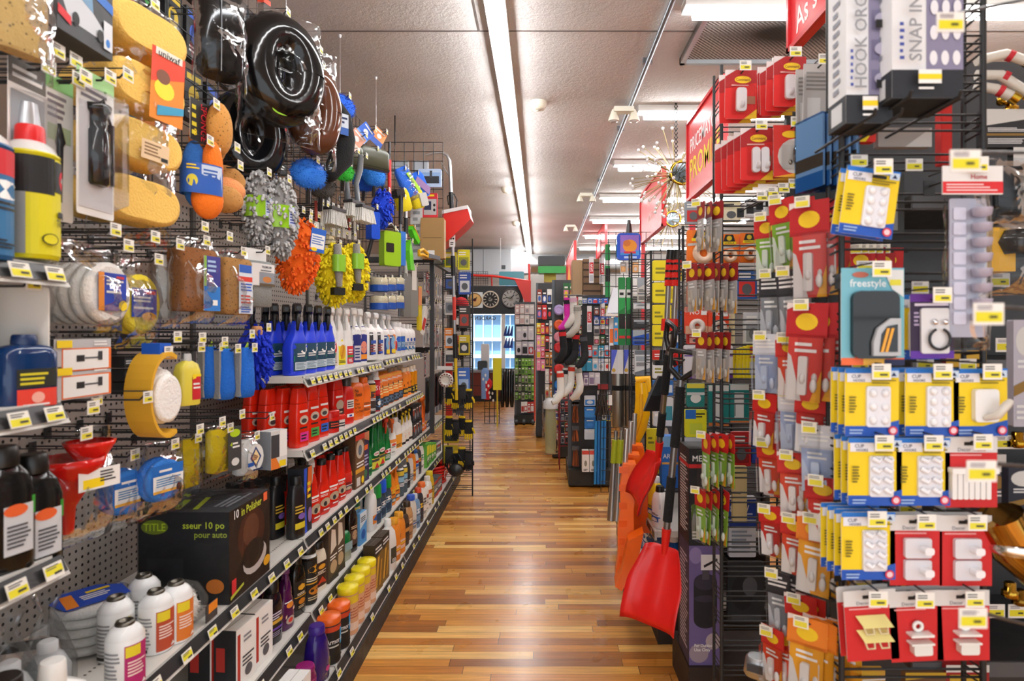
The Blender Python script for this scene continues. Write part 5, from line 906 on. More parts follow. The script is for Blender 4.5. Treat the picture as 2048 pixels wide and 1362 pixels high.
hang('wheel_cover',[('cover',torus(.135,.082,'#0b0b0c',.72,cz=-.23)),('label',MB().art([('r',0,0,1,1,Pm('#3a4a8a')),('l',.1,.2,.9,.8,4,WH)],flat(-.03,-.14,.05,-.05,-.06),.08,.09)),('label',MB().art([('e',.5,.5,.5,.5,Pm('#8ec41e'))],flat(-.06,-.42,.02,-.385,-.06),.08,.035)),('bag',pillow(.34,.50,.13,45,header=.03,n=24,rows=18))],560,22,-1.0,'large black wheel cover ring in shiny clear film','wheel cover',rz=LEFT-0.7)
hang('wheel_cover',[('cover',torus(.12,.075,'#14161a',.7,cz=-.2)),('bag',pillow(.26,.4,.12,46,header=.06))],496,176,-1.2,'dark wheel cover in clear film behind the sponge card','wheel cover',rz=LEFT-0.7)
hang('wheel_cover',[('cover',torus(.13,.07,'#5a3422',.45,cz=-.27)),('trim',torus(.18,.012,'#a8d02a',.5,-1.4,1.4,cz=-.27)),('bag',pillow(.22,.52,.1,47,header=.16))],628,98,-.99,'brown wheel cover with lime edge in clear film','wheel cover',rz=LEFT-0.7)
hang('neck_cushion',[('cushion',MB().tube([(.0,0,-.02),(.05,0,-.08),(.07,0,-.18),(.06,0,-.28),(.0,0,-.36)],[.045,.055,.058,.056,.04],M('#19191b','f'),12).ball((0,0,-.02),.045,.045,.045,M('#19191b','f')).ball((0,0,-.36),.04,.04,.04,M('#19191b','f'))),('label',MB().art([('r',0,0,1,1,Pm('#c9d2de')),('r',0,0,1,.35,Pm('#2a5aa8')),('l',.1,.5,.9,.9,2,NV)],flat(-.0,-.18,.06,-.08,-.062),.06,.1))],660,196,-1.0,'black curved cushion with a white and blue sticker','cushion',rz=LEFT-0.7)
hang('swing_card',[('card',MB().prism([(-.028,-.11),(.028,-.11),(.028,0),(-.028,0)],0,.002,M('#e9d21c','m')).art([('r',.3,.86,.7,.93,BK),('e',.5,.5,.3,.15,Pm('#b8a012')),('l',.2,.1,.8,.3,2,Pm('#7a6a10'))],flat(-.028,-.11,.028,0),.056,.11))],634,128,-1.0,'yellow hang card above the brown wheel cover','card',ry=.3,rz=LEFT-0.7)
hang('squeegee',[('handle',MB().box(-.018,-.015,-.09,.018,.015,0,M('#17181a','p'),.006)),('grip',MB().box(-.02,-.017,-.05,.02,.017,-.03,M('#d2401f','p'))),('tip',MB().box(-.012,-.014,-.15,.012,.014,-.09,M('#e0d21c','p'),.004))],528,-14,-1.15,'black tool with red and yellow grip at the top of the grid','tool')
for px,py,r,c,X,lb in((617,318,.066,'#2f7ce0',-1.02,'blue fluffy duster head, the largest, under the wheel covers'),(641,345,.062,'#4a4744',-1.05,'dark grey fluffy duster head right of the blue one'),(684,190,.06,'#2c66d8',-1.04,'blue fluffy duster head behind the black cushion'),(686,324,.05,'#35b83a',-1.04,'green fluffy pad under the black cushion'),(748,330,.068,'#2f86e6',-1.05,'blue fluffy pad below the two olive brush heads'),(727,345,.06,'#1f5cc8',-1.12,'darker blue fluffy pad behind the green one')):
 hang('duster',[('head',furry(r*1.25,r*.5,r,(0,0,-r),c,420,.012,7)),('handle',MB().tube([(0,0,-r*1.9),(.01,.02,-r*2.9)],.011,M('#1b1b1d','p'),8))],px,py,X,lb,'duster',rz=LEFT-0.7)
ol=lambda w:[('head',MB().body([(-.13,w*.8,.04),(-.125,w,.06),(-.02,w,.06),(-.0,w*.8,.04)],M('#4a4c3c','p'),5)),('rim',MB().body([(-.127,w*1.04,.05),(-.118,w*1.05,.064)],M('#1c1d1a','p'),5))]
for px,X,w,lb in((704,-1.06,.12,'olive flat brush head, left one'),(746,-1.0,.21,'olive flat brush head, right and wider one')):
 hang('wash_brush',ol(w),px,290 if w<.2 else 296,X,lb,'brush',rz=LEFT-0.7)
for px,py,c1,c2,lb,a in((722,268,'#e0a088','#f0d0c0','salmon hang card above the olive brushes',.7),(741,256,'#2a5fc8','#6fa0e0','blue hang card, nearer, above the olive brushes',.8),(764,262,'#e08a4c','#2a55b0','orange and blue hang card above the olive brushes',.5)):
 hang('swing_card',[('card',MB().prism([(-.045,-.11),(.045,-.11),(.045,0),(-.045,0)],0,.002,M(c1,'m')).art([('r',0,0,1,.35,Pm(c2)),('e',.5,.6,.2,.14,WH),('l',.1,.8,.9,.95,1,WH)],flat(-.045,-.11,.045,0),.09,.11))],px,py,-1.0,lb,'card',ry=a,rz=LEFT-0.7)
def wash_brush(c,hl=.3):
 b,bm=brush_head(.12,.075,.06,'#2a2b2e',c,50)
 for m in(b,bm):m.v=[(x,y-.02,z-hl)for x,y,z in m.v]
 return[('block',b),('bristles',bm),('handle',MB().tube([(0,0,0),(.005,.01,-.08),(-.015,.02,-.16),(.0,.02,-hl+.03),(0,-.01,-hl+.014)],[.014,.017,.014,.016,.02],M('#6d7075','p'),8))]
for px,py,X,c,lb in((662,305,-1.06,'#d8d6d0','white bristle wash brush, left one'),(702,300,-1.04,'#dfddd6','white bristle wash brush, middle one'),(722,310,-.99,'#e6e4de','white bristle wash brush with curved grey handle, right one')):hang('wash_brush',wash_brush(c),px,py,X,lb,'brush')
hang('wash_brush',[('block',MB().box(-.03,-.04,-.2,.03,.02,-.04,M('#1a50d0','f'),.01)),('handle',MB().tube([(0,0,-.2),(-.03,.02,-.34)],.012,M('#202124','p'),8))],744,412,-1.0,'blue brush with dark handle among hooks','brush',rz=LEFT-0.7)
hang('duster',[('head',noodles(.05,.035,.11,(0,0,-.12),'#1640c8',180,.03,.006,9)),('handle',MB().tube([(0,0,-.01),(0,0,.1)],.01,BK,8))],766,378,-1.02,'deep blue strand duster left of the grid end panel','duster',rz=LEFT-0.7)
hang('telescopic_pole',[('pole',MB().tube([(0,0,0),(0,0,-.32)],.012,M('#d61f1f','p'),8)),('tip',MB().tube([(0,0,0),(0,0,.12)],.008,M('#4a4c50','s'),8))],779,320,-1.0,'short red tube hanging left of the grid end panel','pole',hk=False)
for i in range(12):
 fhook(596+i*14,398+i*5,-.97);
for i in range(9):fhook(640+i*14,442+i*3,-.95)
for i in range(8):hang('paint_brush',[('handle',MB().tube([(0,0,0),(0,0,-.1)],.008,M(['#b03a22','#c9c4b8'][i%2],'p'),6)),('bristles',MB().box(-.014,-.006,-.15,.014,.006,-.1,M('#cfccc4','f')))],632+i*11,402+i*4,-1.08,ORD[i]+' small detailing brush from the left in the row under the white brushes','brush')
pp=freeze([('pad',MB().lathe([(.05,-.06),(.055,-.055),(.055,-.02),(.05,-.01)],M('#efe3c0','f'),18)),('band',MB().lathe([(.057,-.095),(.057,-.055)],M('#1b5cc0','m'),18)),('film',MB().lathe([(.058,-.098),(.059,-.01),(.03,0)],CLR,14,False))])
for r in range(2):
 for i in range(3):hang('polishing_pad',pp,758+17*i,553+36*r,-1.02+.02*i,('left','middle','right')[i]+' cream and blue polishing pad, '+('upper','lower')[r]+' row above the white bottles','polishing pad')
hang('floor_scraper',[('blade',MB().box(-.055,-.012,-.42,.055,.012,-.1,M('#73736f','p'),.01)),('handle',MB().tube([(0,0,0),(0,0,-.12)],.014,M('#d0cfca','p'),8))],812,520,-.99,'grey flat scraper, left one, above the white refill bottles','scraper')
hang('floor_scraper',[('blade',MB().box(-.06,-.012,-.40,.06,.012,-.1,M('#82827d','p'),.01)),('sticker',MB().box(-.04,-.015,-.2,.03,-.0125,-.0,M('#e3e1dc','m')))],826,528,-.97,'grey flat scraper, right one, above the white refill bottles','scraper')
hang('snow_brush',[('blade',MB().box(-.02,-.01,-.4,.03,.01,-.05,M('#d0b81c','p'),.008)),('sticker',MB().box(-.03,-.013,-.2,.02,-.0102,-.06,M('#d98a5a','m')))],838,560,-.96,'yellow narrow tool beside the black frame post','tool')
hang('sprayer_tool',[('bottle',MB().box(-.075,-.03,-.26,.06,.03,-.03,M('#9ac81c','p'),.012)),('trim',MB().box(-.06,-.034,-.17,-.0,-.0302,-.11,M('#1d1f1c','p'),.006)),('label',MB().box(.06,-.028,-.25,.1,.028,-.02,M('#2c72c8','m'))),('strap',MB().tube([(-.07,0,-.02),(0,0,.03),(.06,0,-.02)],.006,M('#c9cacc','s'),6))],782,455,-1.0,'lime green tool with black window and blue side','cleaning tool',rz=LEFT-0.7)
hang('pole_brush',[('shaft',MB().tube([(0,0,0),(-.02,0,-.85)],.011,M('#777a7e','s'),8)),('grip',MB().tube([(0,0,.0),(-.004,0,-.2)],.016,M('#16171a','p'),8)),('sleeve',MB().tube([(-.006,0,-.3),(-.01,0,-.48)],.02,M('#98cc22','m'),8))],802,392,-.98,'long grey pole with black grip and lime sleeve','pole')
hang('pole_brush',[('shaft',MB().tube([(0,0,0),(.0,0,-.75)],.012,M('#c9ccd0','s'),8)),('grip',MB().tube([(0,0,-.1),(0,0,-.22)],.018,M('#202226','p'),8)),('wrap',MB().tube([(0,0,-.3),(0,0,-.5)],.02,M('#6f9ad8','m'),8))],812,410,-1.02,'long silver pole with blue wrap beside the lime one','pole')
hang('snow_brush',[('head',MB().prism([(0,0),(.05,-.04),(.11,-.1),(.09,-.13),(.03,-.09),(-.02,-.03)],-.02,.02,M('#5ad02a','p'))),('edge',MB().prism([(.0,.01),(.05,-.03),(.11,-.09),(.112,-.1),(.05,-.04),(0,0)],-.022,.022,M('#f2b32a','p')))],822,452,-1.0,'bright green and orange curved brush','brush')
hang('snow_brush',[('head',MB().prism([(0,0),(.03,-.1),(.06,-.22),(.0,-.22),(-.02,-.08)],-.02,.02,M('#6ad82a','p')))],817,480,-.97,'bright green tapering plastic tool','tool')
hang('mop_pack',[('pack',MB().body([(-.22,.1,.05),(-.2,.13,.07),(-.04,.13,.06),(0,.1,.03)],M('#2d6fe0','f'),3)),('band',MB().prism([(.0,-.05),(.03,-.05),(.075,-.2),(.045,-.2)],-.042,-.038,M('#a8d83a','m'))),('film',pillow(.15,.25,.09,61))],800,335,-1.02,'bright blue mitt pack with lime stripe, left one','mitt pack',ry=-.5,rz=LEFT-0.7)
hang('mop_pack',[('pack',MB().body([(-.2,.1,.05),(-.18,.13,.07),(-.04,.13,.06),(0,.1,.03)],M('#2a66d8','f'),3)),('band',MB().prism([(-.065,-.06),(-.02,-.03),(.06,-.15),(.02,-.19)],-.042,-.038,M('#8a6a9a','m')))],829,345,-.97,'bright blue mitt pack with violet stripe, right one','mitt pack',ry=-.5,rz=LEFT-0.7)
hang('mop_pack',[('pack',MB().body([(-.16,.09,.05),(-.14,.12,.07),(-.04,.12,.06),(0,.1,.03)],M('#e0cc16','f'),3)),('cap',MB().box(-.07,-.045,-.06,.0,.04,-.0,M('#17171a','p'),.01))],800,378,-1.0,'yellow mitt pack, left one','mitt pack',ry=-.3,rz=LEFT-0.7)
hang('mop_pack',[('pack',MB().body([(-.16,.09,.05),(-.14,.12,.07),(-.04,.12,.06),(0,.1,.03)],M('#dcc818','f'),3)),('cap',MB().box(.0,-.045,-.15,.07,.04,-.05,M('#b9b6b0','p'),.01))],828,375,-.96,'yellow mitt pack with grey foot, right one','mitt pack',ry=-.3,rz=LEFT-0.7)
YG=4.95;sG=YG/F
gx0,gx1=at(770,0,Y=YG).x,at(886,0,Y=YG).x
gz0,gz1=2.04,at(0,285,Y=YG).z
place('grid_panel',[('wires',grid_panel(gx1-gx0,gz1-gz0,.075,.075,.0032))],((gx0+gx1)/2,YG,gz0),'black wire grid panel facing the camera high on the left','wire grid')
tag(ob('chain',MB().tube([(at(790,0,Y=YG).x,YG,gz1-.02),(at(790,0,Y=YG).x,YG,CEIL-.001)],.005,M('#3a3c3f','s'),6)),'short dark chain holding the grid panel to the ceiling','chain')
def pin(name,px0,py0,px1,py1,Y,col,art,label,cat,group=None,dep=.02,parts=None):
 """flat pack facing the camera, given by its corners in the picture and its distance"""
 a,b=at(px0,py0,Y=Y),at(px1,py1,Y=Y);w,h=b.x-a.x,a.z-b.z
 m=MB().box(-w/2,0,-h,w/2,dep,0,M(col,'m'),min(w,h)*.06)
 m.art(art(w,h)if callable(art)else art,flat(-w/2,-h,w/2,0,0),w,h)
 return place(name,[('pack',m)]+(parts(w,h)if parts else[]),((a.x+b.x)/2,Y-dep-.004,a.z),label,cat,group)
pin('wiper_pack',838,340,884,376,YG,'#b9cde6',[('r',.1,.2,.95,.8,Pm('#8fb0d8')),('r',.2,.2,.9,.6,Pm('#2a2c30')),('r',.5,.5,.6,.9,Pm('#3a3c40'))],'pale blue pack with a black mop head on the grid panel','pack',dep=.03)
pin('sealant_pack',846,388,876,436,YG,'#c8202a',[('r',.1,.1,.95,.75,Pm('#b9b4b4')),('r',.12,.3,.6,.66,Pm('#20284a')),('e',.8,.3,.08,.06,BK),('e',.8,.5,.08,.06,BK),('r',.2,.86,.8,.94,YE)],'red pack with grey tool on the grid panel','pack',dep=.03)
pin('carton',846,440,892,520,YG-.0,'#a5804e',[('r',.1,.5,.9,.52,Pm('#7a5c34')),('r',.3,.08,.6,.2,WH)],'tall brown cardboard carton at the foot of the grid panel','carton',dep=.1)
pin('board',822,402,846,520,YG-.02,'#d9dcdc',[('r',.2,.9,.7,.95,GN),('l',.2,.1,.8,.85,7,Pm('#9aa0a4'))],'white printed board leaning on the grid panel','board',dep=.02)
for i,(a,b)in enumerate(((840,520),(868,520))):pin('board',786+i*40,322,818+i*40,350,YG+.02,'#c9cdd2',[('r',.1,.1,.9,.9,Pm('#b0b6bd'))],('left','right')[i]+' pale panel behind the grid','board',dep=.01)
fm=M('#2c2d30','w');zf=at(0,520,Y=4.98).z
m=MB().box(-1.13,4.98,zf-.02,-.865,5.01,zf+.025,fm).box(-.9,5.01,zf-.02,-.865,6.1,zf+.025,fm).box(-.905,5.0,.66,-.87,5.035,zf-.02,fm).box(-.905,6.07,.66,-.87,6.1,zf-.02,fm).box(-1.4,4.98,zf-.02,-1.13,5.01,zf+.025,fm)
tag(ob('gantry',m),'black metal frame standing over the wiper blade bay','frame')
hang('hand_saw',[('grip',MB().tube([(.0,0,0),(.06,0,.02),(.13,0,0),(.13,0,-.03),(.06,0,-.02),(0,0,-.03),(0,0,0)],.012,M('#eab41c','p'),8)),('blade',MB().box(.12,-.004,-.03,.34,.004,.0,M('#5a5c60','s')))],838,502,-.89,'yellow and black handled tool lying on the black frame','tool',hk=False)
tag(ob('squeeze_bottle',MB().body([(zf+.03,.08,.06),(zf+.05,.1,.08),(zf+.1,.09,.07),(zf+.13,.03,.03)],M('#30c860','p'),2.2)),'green rounded bottle on the far end of the black frame','bottle').location=(-.883,5.85,0)
cols=[('#b02a24','#d8d4d0'),('#d6d4d2','#7a8088'),('#c9ccd0','#a83228'),('#8a8f96','#e6e4e0'),('#e0dedb','#4a4e55'),('#4a2c28','#c8382c'),('#b9bcc2','#20242a'),('#a8a49c','#d8b02a')]
def small_pack(w,h,c1,c2,seed,dep=.025):
 return freeze(card(w,h,[('r',0,.7,1,1,Pm(c1)),('l',.12,.76,.88,.94,2,WH if c1!='#e0dedb' else BK),('r',.1,.08,.9,.66,Pm('#b8bcc0')),('r',.3,.12,.66,.6,Pm(c2)),('e',.5,.4,.16,.1,Pm('#3a3d42')),('r',.38,.93,.62,.96,BK)],[('blister',blister(-w*.4,-h*.92,w*.4,-h*.36,dep))],col=c1))
spv=[small_pack(.085,.17+.02*(k%3),*cols[k],k)for k in range(8)]
k=0
for zr,t in((2.0,'top'),(1.78,'second'),(1.55,'third'),(1.33,'fourth')):
 for j in range(9):
  y=5.1+j*.108;k+=1;c=cols[(k*5+int(zr*7))%8]
  place('tool_pack',spv[(k*5+int(zr*7))%8],(-.95+R.uniform(-.02,.02),y,zr),'%s tool pack from the near end in the %s row under the black frame'%(ORD[j],t),'tool pack',rz=LEFT)
  hook((XB+.004,y,zr-.012),.48,LEFT,'display hook in the wiper blade bay','hooks in the wiper blade bay')
wb_=freeze([('sleeve',MB().box(-.03,-.012,-.36,.03,.012,0,M('#d8dadd','x'))),('blade',MB().box(-.008,-.006,-.34,.008,.006,-.03,BK)),('foot',MB().box(-.03,-.013,-.36,.03,.013,-.3,M('#8a8c92','m')))])
for j in range(10):place('wiper_pack',wb_,(-.97+R.uniform(-.01,.01),5.2+j*.085,1.1),'long wiper blade in a clear sleeve hanging low near the red upright','wiper blade','wiper blades',LEFT)
tag(ob('red_upright',MB().box(-.93,6.02,.665,-.87,6.06,1.3,M('#c9281c','p'))),'red upright panel beside the wiper blades','panel')
for i in range(2):hang('spatula_pack',[('handle',MB().box(-.03,-.012,-.24,.03,.012,0,M('#deddd8','p'),.008)),('sticker',MB().box(-.02,-.014,-.2,.02,-.0122,-.1,M('#b02a24','m')))],852+14*i,614+24*i,-.93,('upper','lower')[i]+' pale plastic scoop hanging beside the black frame post','scoop',ry=.4)
YW=5.55
wx_0,wx_1=at(886,0,Y=YW).x,at(945,0,Y=YW).x
place('wire_rack',triple_panel(wx_1-wx_0,2.34,.0,.12),((wx_0+wx_1)/2,YW,.0),'black wire rack at the end of the left shelves','wire rack')
pal=['#d8d4d0','#2a2c30','#c9a81c','#b8352a','#3a5aa0','#8a8f96','#e07a2a','#1c1c20']
def wallpack(px,py,w,h,Y,c1,c2,label,cat='hanging pack',group=None,seed=0,dep=.02):
 pin('hanging_pack',px,py,px+w,py+h,Y,c1,[('r',.1,.1,.9,.62,Pm(c2)),('e',.5,.36,.26,.16,Pm('#50545a' if c2 not in('#2a2c30','#1c1c20')else '#d0d0cc')),('l',.1,.7,.9,.92,2,Pm('#f0efec' if c1 not in('#d8d4d0','#e9e7e2')else '#44464a'))],label,cat,group,dep)
wl=[(890,656,20,40,'#e8862a','#c9d2dc','orange and white pack on the end rack'),(890,505,24,30,'#d9cd1c','#5a6a20','yellow-green pack high on the end rack'),(890,545,24,36,'#20222a','#3a5aa0','black and blue pack on the end rack'),(890,590,22,40,'#c8c4be','#7a7f86','grey pack on the end rack'),(916,500,24,40,'#d8d21a','#8a8f20','yellow pack at the top right of the end rack'),(918,545,24,44,'#2a4a98','#c9ccd0','blue pack in the middle of the end rack'),(918,612,22,44,'#33302c','#a83a2a','dark pack with red picture on the end rack'),(890,700,24,26,'#b9b6b0','#3a3d42','pale pack under the orange one'),(918,670,22,40,'#c9b41c','#2a2c30','yellow and black pack beside the pole grip'),(916,735,24,60,'#3a6ac0','#a8c0e6','tall blue pack on the end rack'),(888,845,30,40,'#c9b01c','#2c2c24','yellow wire-bound pack low on the end rack'),(888,890,28,36,'#b8a41a','#4a4a30','lower yellow pack on the end rack')]
for q in wl:wallpack(*q[:4],YW,*q[4:6],q[6])
place('cable_spool',[('disc',MB().loft([[(r*math.cos(2*PI*i/28),y,r*math.sin(2*PI*i/28))for i in range(28)]for r,y in((.03,-.012),(.03,-.016),(.062,-.016),(.066,-.008),(.066,.008))],M('#e9e4dc','m'))),('lettering',MB().art([('e',.5+.4*math.cos(a),.5+.4*math.sin(a),.05,.05,Pm('#7a3030'))for a in[2*PI*i/14 for i in range(14)]],flat(-.066,-.066,.066,.066,-.0165),.132,.132)),('header',MB().box(-.08,-.004,.09,.06,.004,.125,WH)),('tools',MB().tube([(-.03,0,-.06),(-.045,0,-.22)],.008,M('#3a3c42','s'),6).tube([(.01,0,-.06),(.005,0,-.2)],.008,M('#3a3c42','s'),6))],at(892,760,Y=YW-.05),'round cream spool card with red letters on the end rack','spool card')
def glove(c1,c2,L=.24):
 m=MB().body([(-.02,.08,.03),(-.07,.085,.035),(-.14,.09,.035),(-.15,.085,.03)],M(c1,'f'),2.6)
 for i in range(4):m.tube([(-.032+.021*i,0,-.14),(-.036+.023*i,-.008,-.19),(-.038+.025*i,-.014,-.225+.012*abs(i-1.4))],[.011,.011,.007],M(c2,'f'),6)
 m.tube([(.038,0,-.09),(.06,-.006,-.12),(.066,-.01,-.15)],[.013,.012,.008],M(c2,'f'),6)
 return[('glove',m),('cuff',MB().body([(-.022,.076,.032),(0,.08,.034)],M(c2,'f'),2.6))]
gy,gp,gb,gd=freeze(glove('#1b1b1d','#e0c01c')),freeze(glove('#d88aa8','#2a1c22')),freeze(glove('#2c2c30','#1a1a1c')),freeze(glove('#3c4048','#4a4e58'))
for i in range(12):
 c=[gy,gy,gb][i%3]
 place('work_glove',c,at(898+(i%4)*13,770+(i//4)*62+(i%2)*8,Y=YW-.05-.02*(i%3)),'%s work glove of the %s row on the end rack'%(['first','second','third','fourth'][i%4],['upper','middle','lower'][i//4]),'glove',rz=R.uniform(-.4,.4),sc=.82)
place('bucket_tool',[('head',MB().ball((0,0,-.08),.07,.05,.06,M('#26282b','p'),14,8)),('prongs',MB().tube([(-.06,0,-.1),(-.09,-.02,-.02),(-.02,0,.06)],.008,M('#33363a','s'),6).tube([(.06,0,-.1),(.08,-.02,-.02),(.02,0,.06)],.008,M('#33363a','s'),6))],at(912,922,Y=YW-.1),'dark tool with curved prongs low on the end rack','tool')
YV=7.2
place('wire_rack',triple_panel(.26,2.1,.0,.12),(at(918,0,Y=YV).x,YV,0),'farther black wire rack with pink gloves','wire rack')
for i in range(14):
 px,py=910+(i%3)*9,566+(i//3)*56+(i%2)*6
 if i in(7,8):c,cn=gp,'pink'
 elif i>11:c,cn=gd,'slate'
 elif i>8:c,cn=gy,'yellow and black'
 else:c,cn=gb,'black'
 place('work_glove',c,at(px,py,Y=YV-.06-.02*(i%3)),'%s glove, %s from the left in row %s of the farther rack'%(cn,ORD[i%3],['one','two','three','four','five'][i//3]),'glove',rz=R.uniform(-.4,.4),sc=.95)
for i,c in enumerate(('#b01c24','#e9e6e2','#c8303a')):place('knit_cap',[('cap',MB().lathe([(.09,-.12),(.095,-.1),(.085,-.04),(.05,.0),(.01,.012)],M(c,'f'),14)),('trim',MB().lathe([(.097,-.13),(.099,-.09)],M('#1c1c20','f'),14))],at(922,596+38*i,Y=YV-.14),('red','white','bright red')[i]+' knitted cap on the farther rack','hat')
pz=lambda px,py:tuple(at(px,py,Y=5.30))
pt=MB().tube([pz(901,330),pz(903,400)],.014,M('#d9dcde','s'),10)
place('telescopic_pole',[('upper_tube',MB().tube([pz(852,310),pz(868,306),pz(884,305),pz(894,310),pz(899,322),pz(900,340),pz(903,400)],[.006,.010,.013,.015,.016,.016,.016],M('#d6d9dc','s'),10)),('strut',MB().tube([pz(882,325),pz(897,350)],.006,M('#c0c4c8','s'),6)),('collar',MB().tube([pz(902,385),pz(904,425)],.021,M('#17181a','p'),10)),('lower_tube',MB().tube([pz(904,425),pz(907,560),pz(910,690)],.014,M('#b9bdc2','s'),10)),('grip',MB().tube([pz(906,512),pz(907,552)],.021,M('#17181a','p'),10)),('band',MB().tube([pz(908,594),pz(909,640)],.0155,M('#c8382c','m'),10)),('grip',MB().tube([pz(910,668),pz(911,716)],.022,M('#151617','p'),10)),('tip',MB().tube([pz(911,716),pz(913,800)],.014,M('#d8b81c','p'),10)),('cord',MB().tube([pz(897,410),pz(895,392),pz(908,388),pz(914,400),pz(912,425)],.006,BK,6)),('swing_tag',(lambda a,b:MB().box(a[0],a[1]-.02,b[2],b[0],a[1]-.018,a[2],WH).art([('e',.3,.8,.16,.06,BK),('e',.7,.8,.16,.06,BK),('e',.3,.5,.16,.06,BK),('e',.7,.5,.16,.06,BK),('l',.2,.1,.8,.3,2,BK)],flat(a[0],b[2],b[0],a[2],a[1]-.02),b[0]-a[0],a[2]-b[2]))(pz(899,462),pz(911,494)))],(0,0,0),'tall telescopic pole with hooked white top in front of the end rack','pole')
rs=MB();q=[(-.02,.0),(.2,.045),(.225,-.04),(.17,-.1),(-.02,-.27)]
place('snow_sled',[('body',MB().prism(q,-.0,.26,M('#d9281c','p'))),('rim',MB().prism([(-.02,.0),(.2,.045),(.2,.075),(-.02,.03)],-.01,.27,M('#e9e5e2','p')))],at(889,428,Y=5.25),'red plastic scoop with white rim high beside the pole','scoop')
# ---------------------------------------------------------------- right side: near racks
def rack(px0,X1,Y,ztop,ret,label,step=.085,zb=0,r=.0028):
 x0=at(px0,0,Y=Y).x
 return place('wire_rack',triple_panel(X1-x0,ztop-zb,ret,step,r),((x0+X1)/2,Y,zb),label,'wire rack')
Y1=1.31
rack(1683,at(1966,0,Y=Y1).x,Y1,2.45,.06,'black wire rack with yellow hook cards, nearest on the right',.085)
Y2=2.10
rack(1443,1.03,Y2,2.415,.09,'black wire rack with many small hook packs, second on the right',.085)
Y4=2.63
rack(1366,1.05,Y4,at(0,452,Y=Y4).z,.07,'black wire rack with orange tape packs, third on the right',.085,.1555)
Y5=3.42
rack(1302,1.07,Y5,at(0,500,Y=Y5).z,.18,'black wire rack with yellow packs, fourth on the right',.09,.541)
Y6=4.14
rack(1263,1.0,Y6,at(0,505,Y=Y6).z,.1,'black wire rack behind the green wiper boxes, fifth on the right',.09,.541)
def rhook(p,L,rz,Y=None):return hook(p,L,rz,'display hook with price tag on the right-hand racks','hooks on the right-hand racks')
# --- front cards on the nearest rack
ybg,blu2=Pm('#f0cf12'),Pm('#1c55b8')
def yb_art(stack):return[('r',0,0,1,1,ybg),('r',0,0,1,.15,blu2),('p',[(.55,.15),(1,.15),(1,.24)],blu2),('r',0,.93,1,1,Pm('#1f74cf')),('r',.03,.8,.48,.93,Pm('#e8eaf2')),('t','CUP',.2,.885,.05,NV,.26),('t','HOOKS',.25,.825,.035,NV,.34),('r',.8,.87,.98,.97,Pm('#c9dcf0')),('p',[(.84,.89),(.94,.89),(.89,.95)],NV),('r',.48,.86,.74,.91,BK),('l',.48,.77,.95,.85,2,Pm('#8a7a14')),('l',.06,.34,.2,.6,6,Pm('#6a5f12')),('e',.87,.09,.085,.065,Pm('#d8344a')),('e',.87,.09,.055,.042,Pm('#eed0d8')),('l',.06,.03,.36,.12,2,Pm('#9ab8e4'))]
def knobs(w,h,n,cols=2,slant=0,top=.74,bot=.14,x0=.38,x1=.82):
 m=MB().box(-w/2+w*x0,-.006,-h*(1-bot),-w/2+w*x1,-.0006,-h*(1-top),M('#e4e4ea','p'),.004)
 k=MB();rows=n//cols
 for r in range(rows):
  for c in range(cols):
   x=-w/2+w*(x0+(x1-x0)*(c+.5)/cols);z=-h*(1-bot)+h*(top-bot)*(r+.5)/rows
   if slant:k.tube([(x-.006,-.007,z+.006),(x+.002,-.014,z),(x+.007,-.012,z+.005)],[.0055,.005,.003],M('#f2f2f6','g'),7)
   else:k.ball((x,-.007,z),.0075,.007,.0085,M('#f2f2f6','g'),9,6)
 return[('hook_sheet',m,[('hooks',k)])]
def bighook(w,h):
 return[('hook',MB().box(-w*.2,-.012,-h*.78,w*.32,-.0008,-h*.3,M('#e9e7e4','p'),.006).tube([(-.0,-.012,-h*.72),(.012,-.03,-h*.66),(w*.3,-.034,-h*.5),(w*.4,-.03,-h*.46)],[.006,.008,.008,.006],M('#d6cfc4','g'),8))]
W1,H1=.105,.132
yk={k:freeze(card(W1,H1,yb_art(k),v))for k,v in(('a',knobs(W1,H1,6)),('b',knobs(W1,H1,8)),('c',bighook(W1*.85,H1)),('d',knobs(W1,H1,8,slant=1)))}
def rw_art():return[('r',0,0,1,.78,Pm('#c81a1e')),('r',0,.78,1,1,Pm('#dad8d6')),('r',.36,.88,.7,.93,BK),('e',.53,.92,.07,.03,BK),('t','Decor',.36,.825,.05,Pm('#8a8a90'),.3),('t','Home',.66,.825,.045,Pm('#c03a3c'),.3),('l',.08,.73,.92,.77,1,Pm('#e8a0a0'))]
def sq_hooks(w,h):
 m=MB()
 for z in(-.33,-.65):m.box(-w*.24,-.008,h*(z-.29),w*.25,-.0008,h*z,M('#d9d8de','p'),.004).box(.002,-.026,h*(z-.2),.02,-.008,h*(z-.09),M('#f0f0f4','g'),.005)
 return[('hooks',m)]
def cream_hooks(w,h):
 m=MB()
 for z in(-.45,-.66):
  m.add([(-w*.3,-.003,h*z+.012),(w*.25,-.003,h*z+.012),(w*.32,-.02,h*z-.006),(-w*.22,-.02,h*z-.006)],[(0,1,2,3)],M('#e6d88c','p'))
  for x in(-.1,.16):m.tube([(w*x-.008,-.008,h*z-.008),(w*x-.006,-.014,h*z-.02),(w*x+.008,-.014,h*z-.02),(w*x+.01,-.008,h*z-.008)],.002,M('#e9dcae','p'),6)
 return[('hooks',m)]
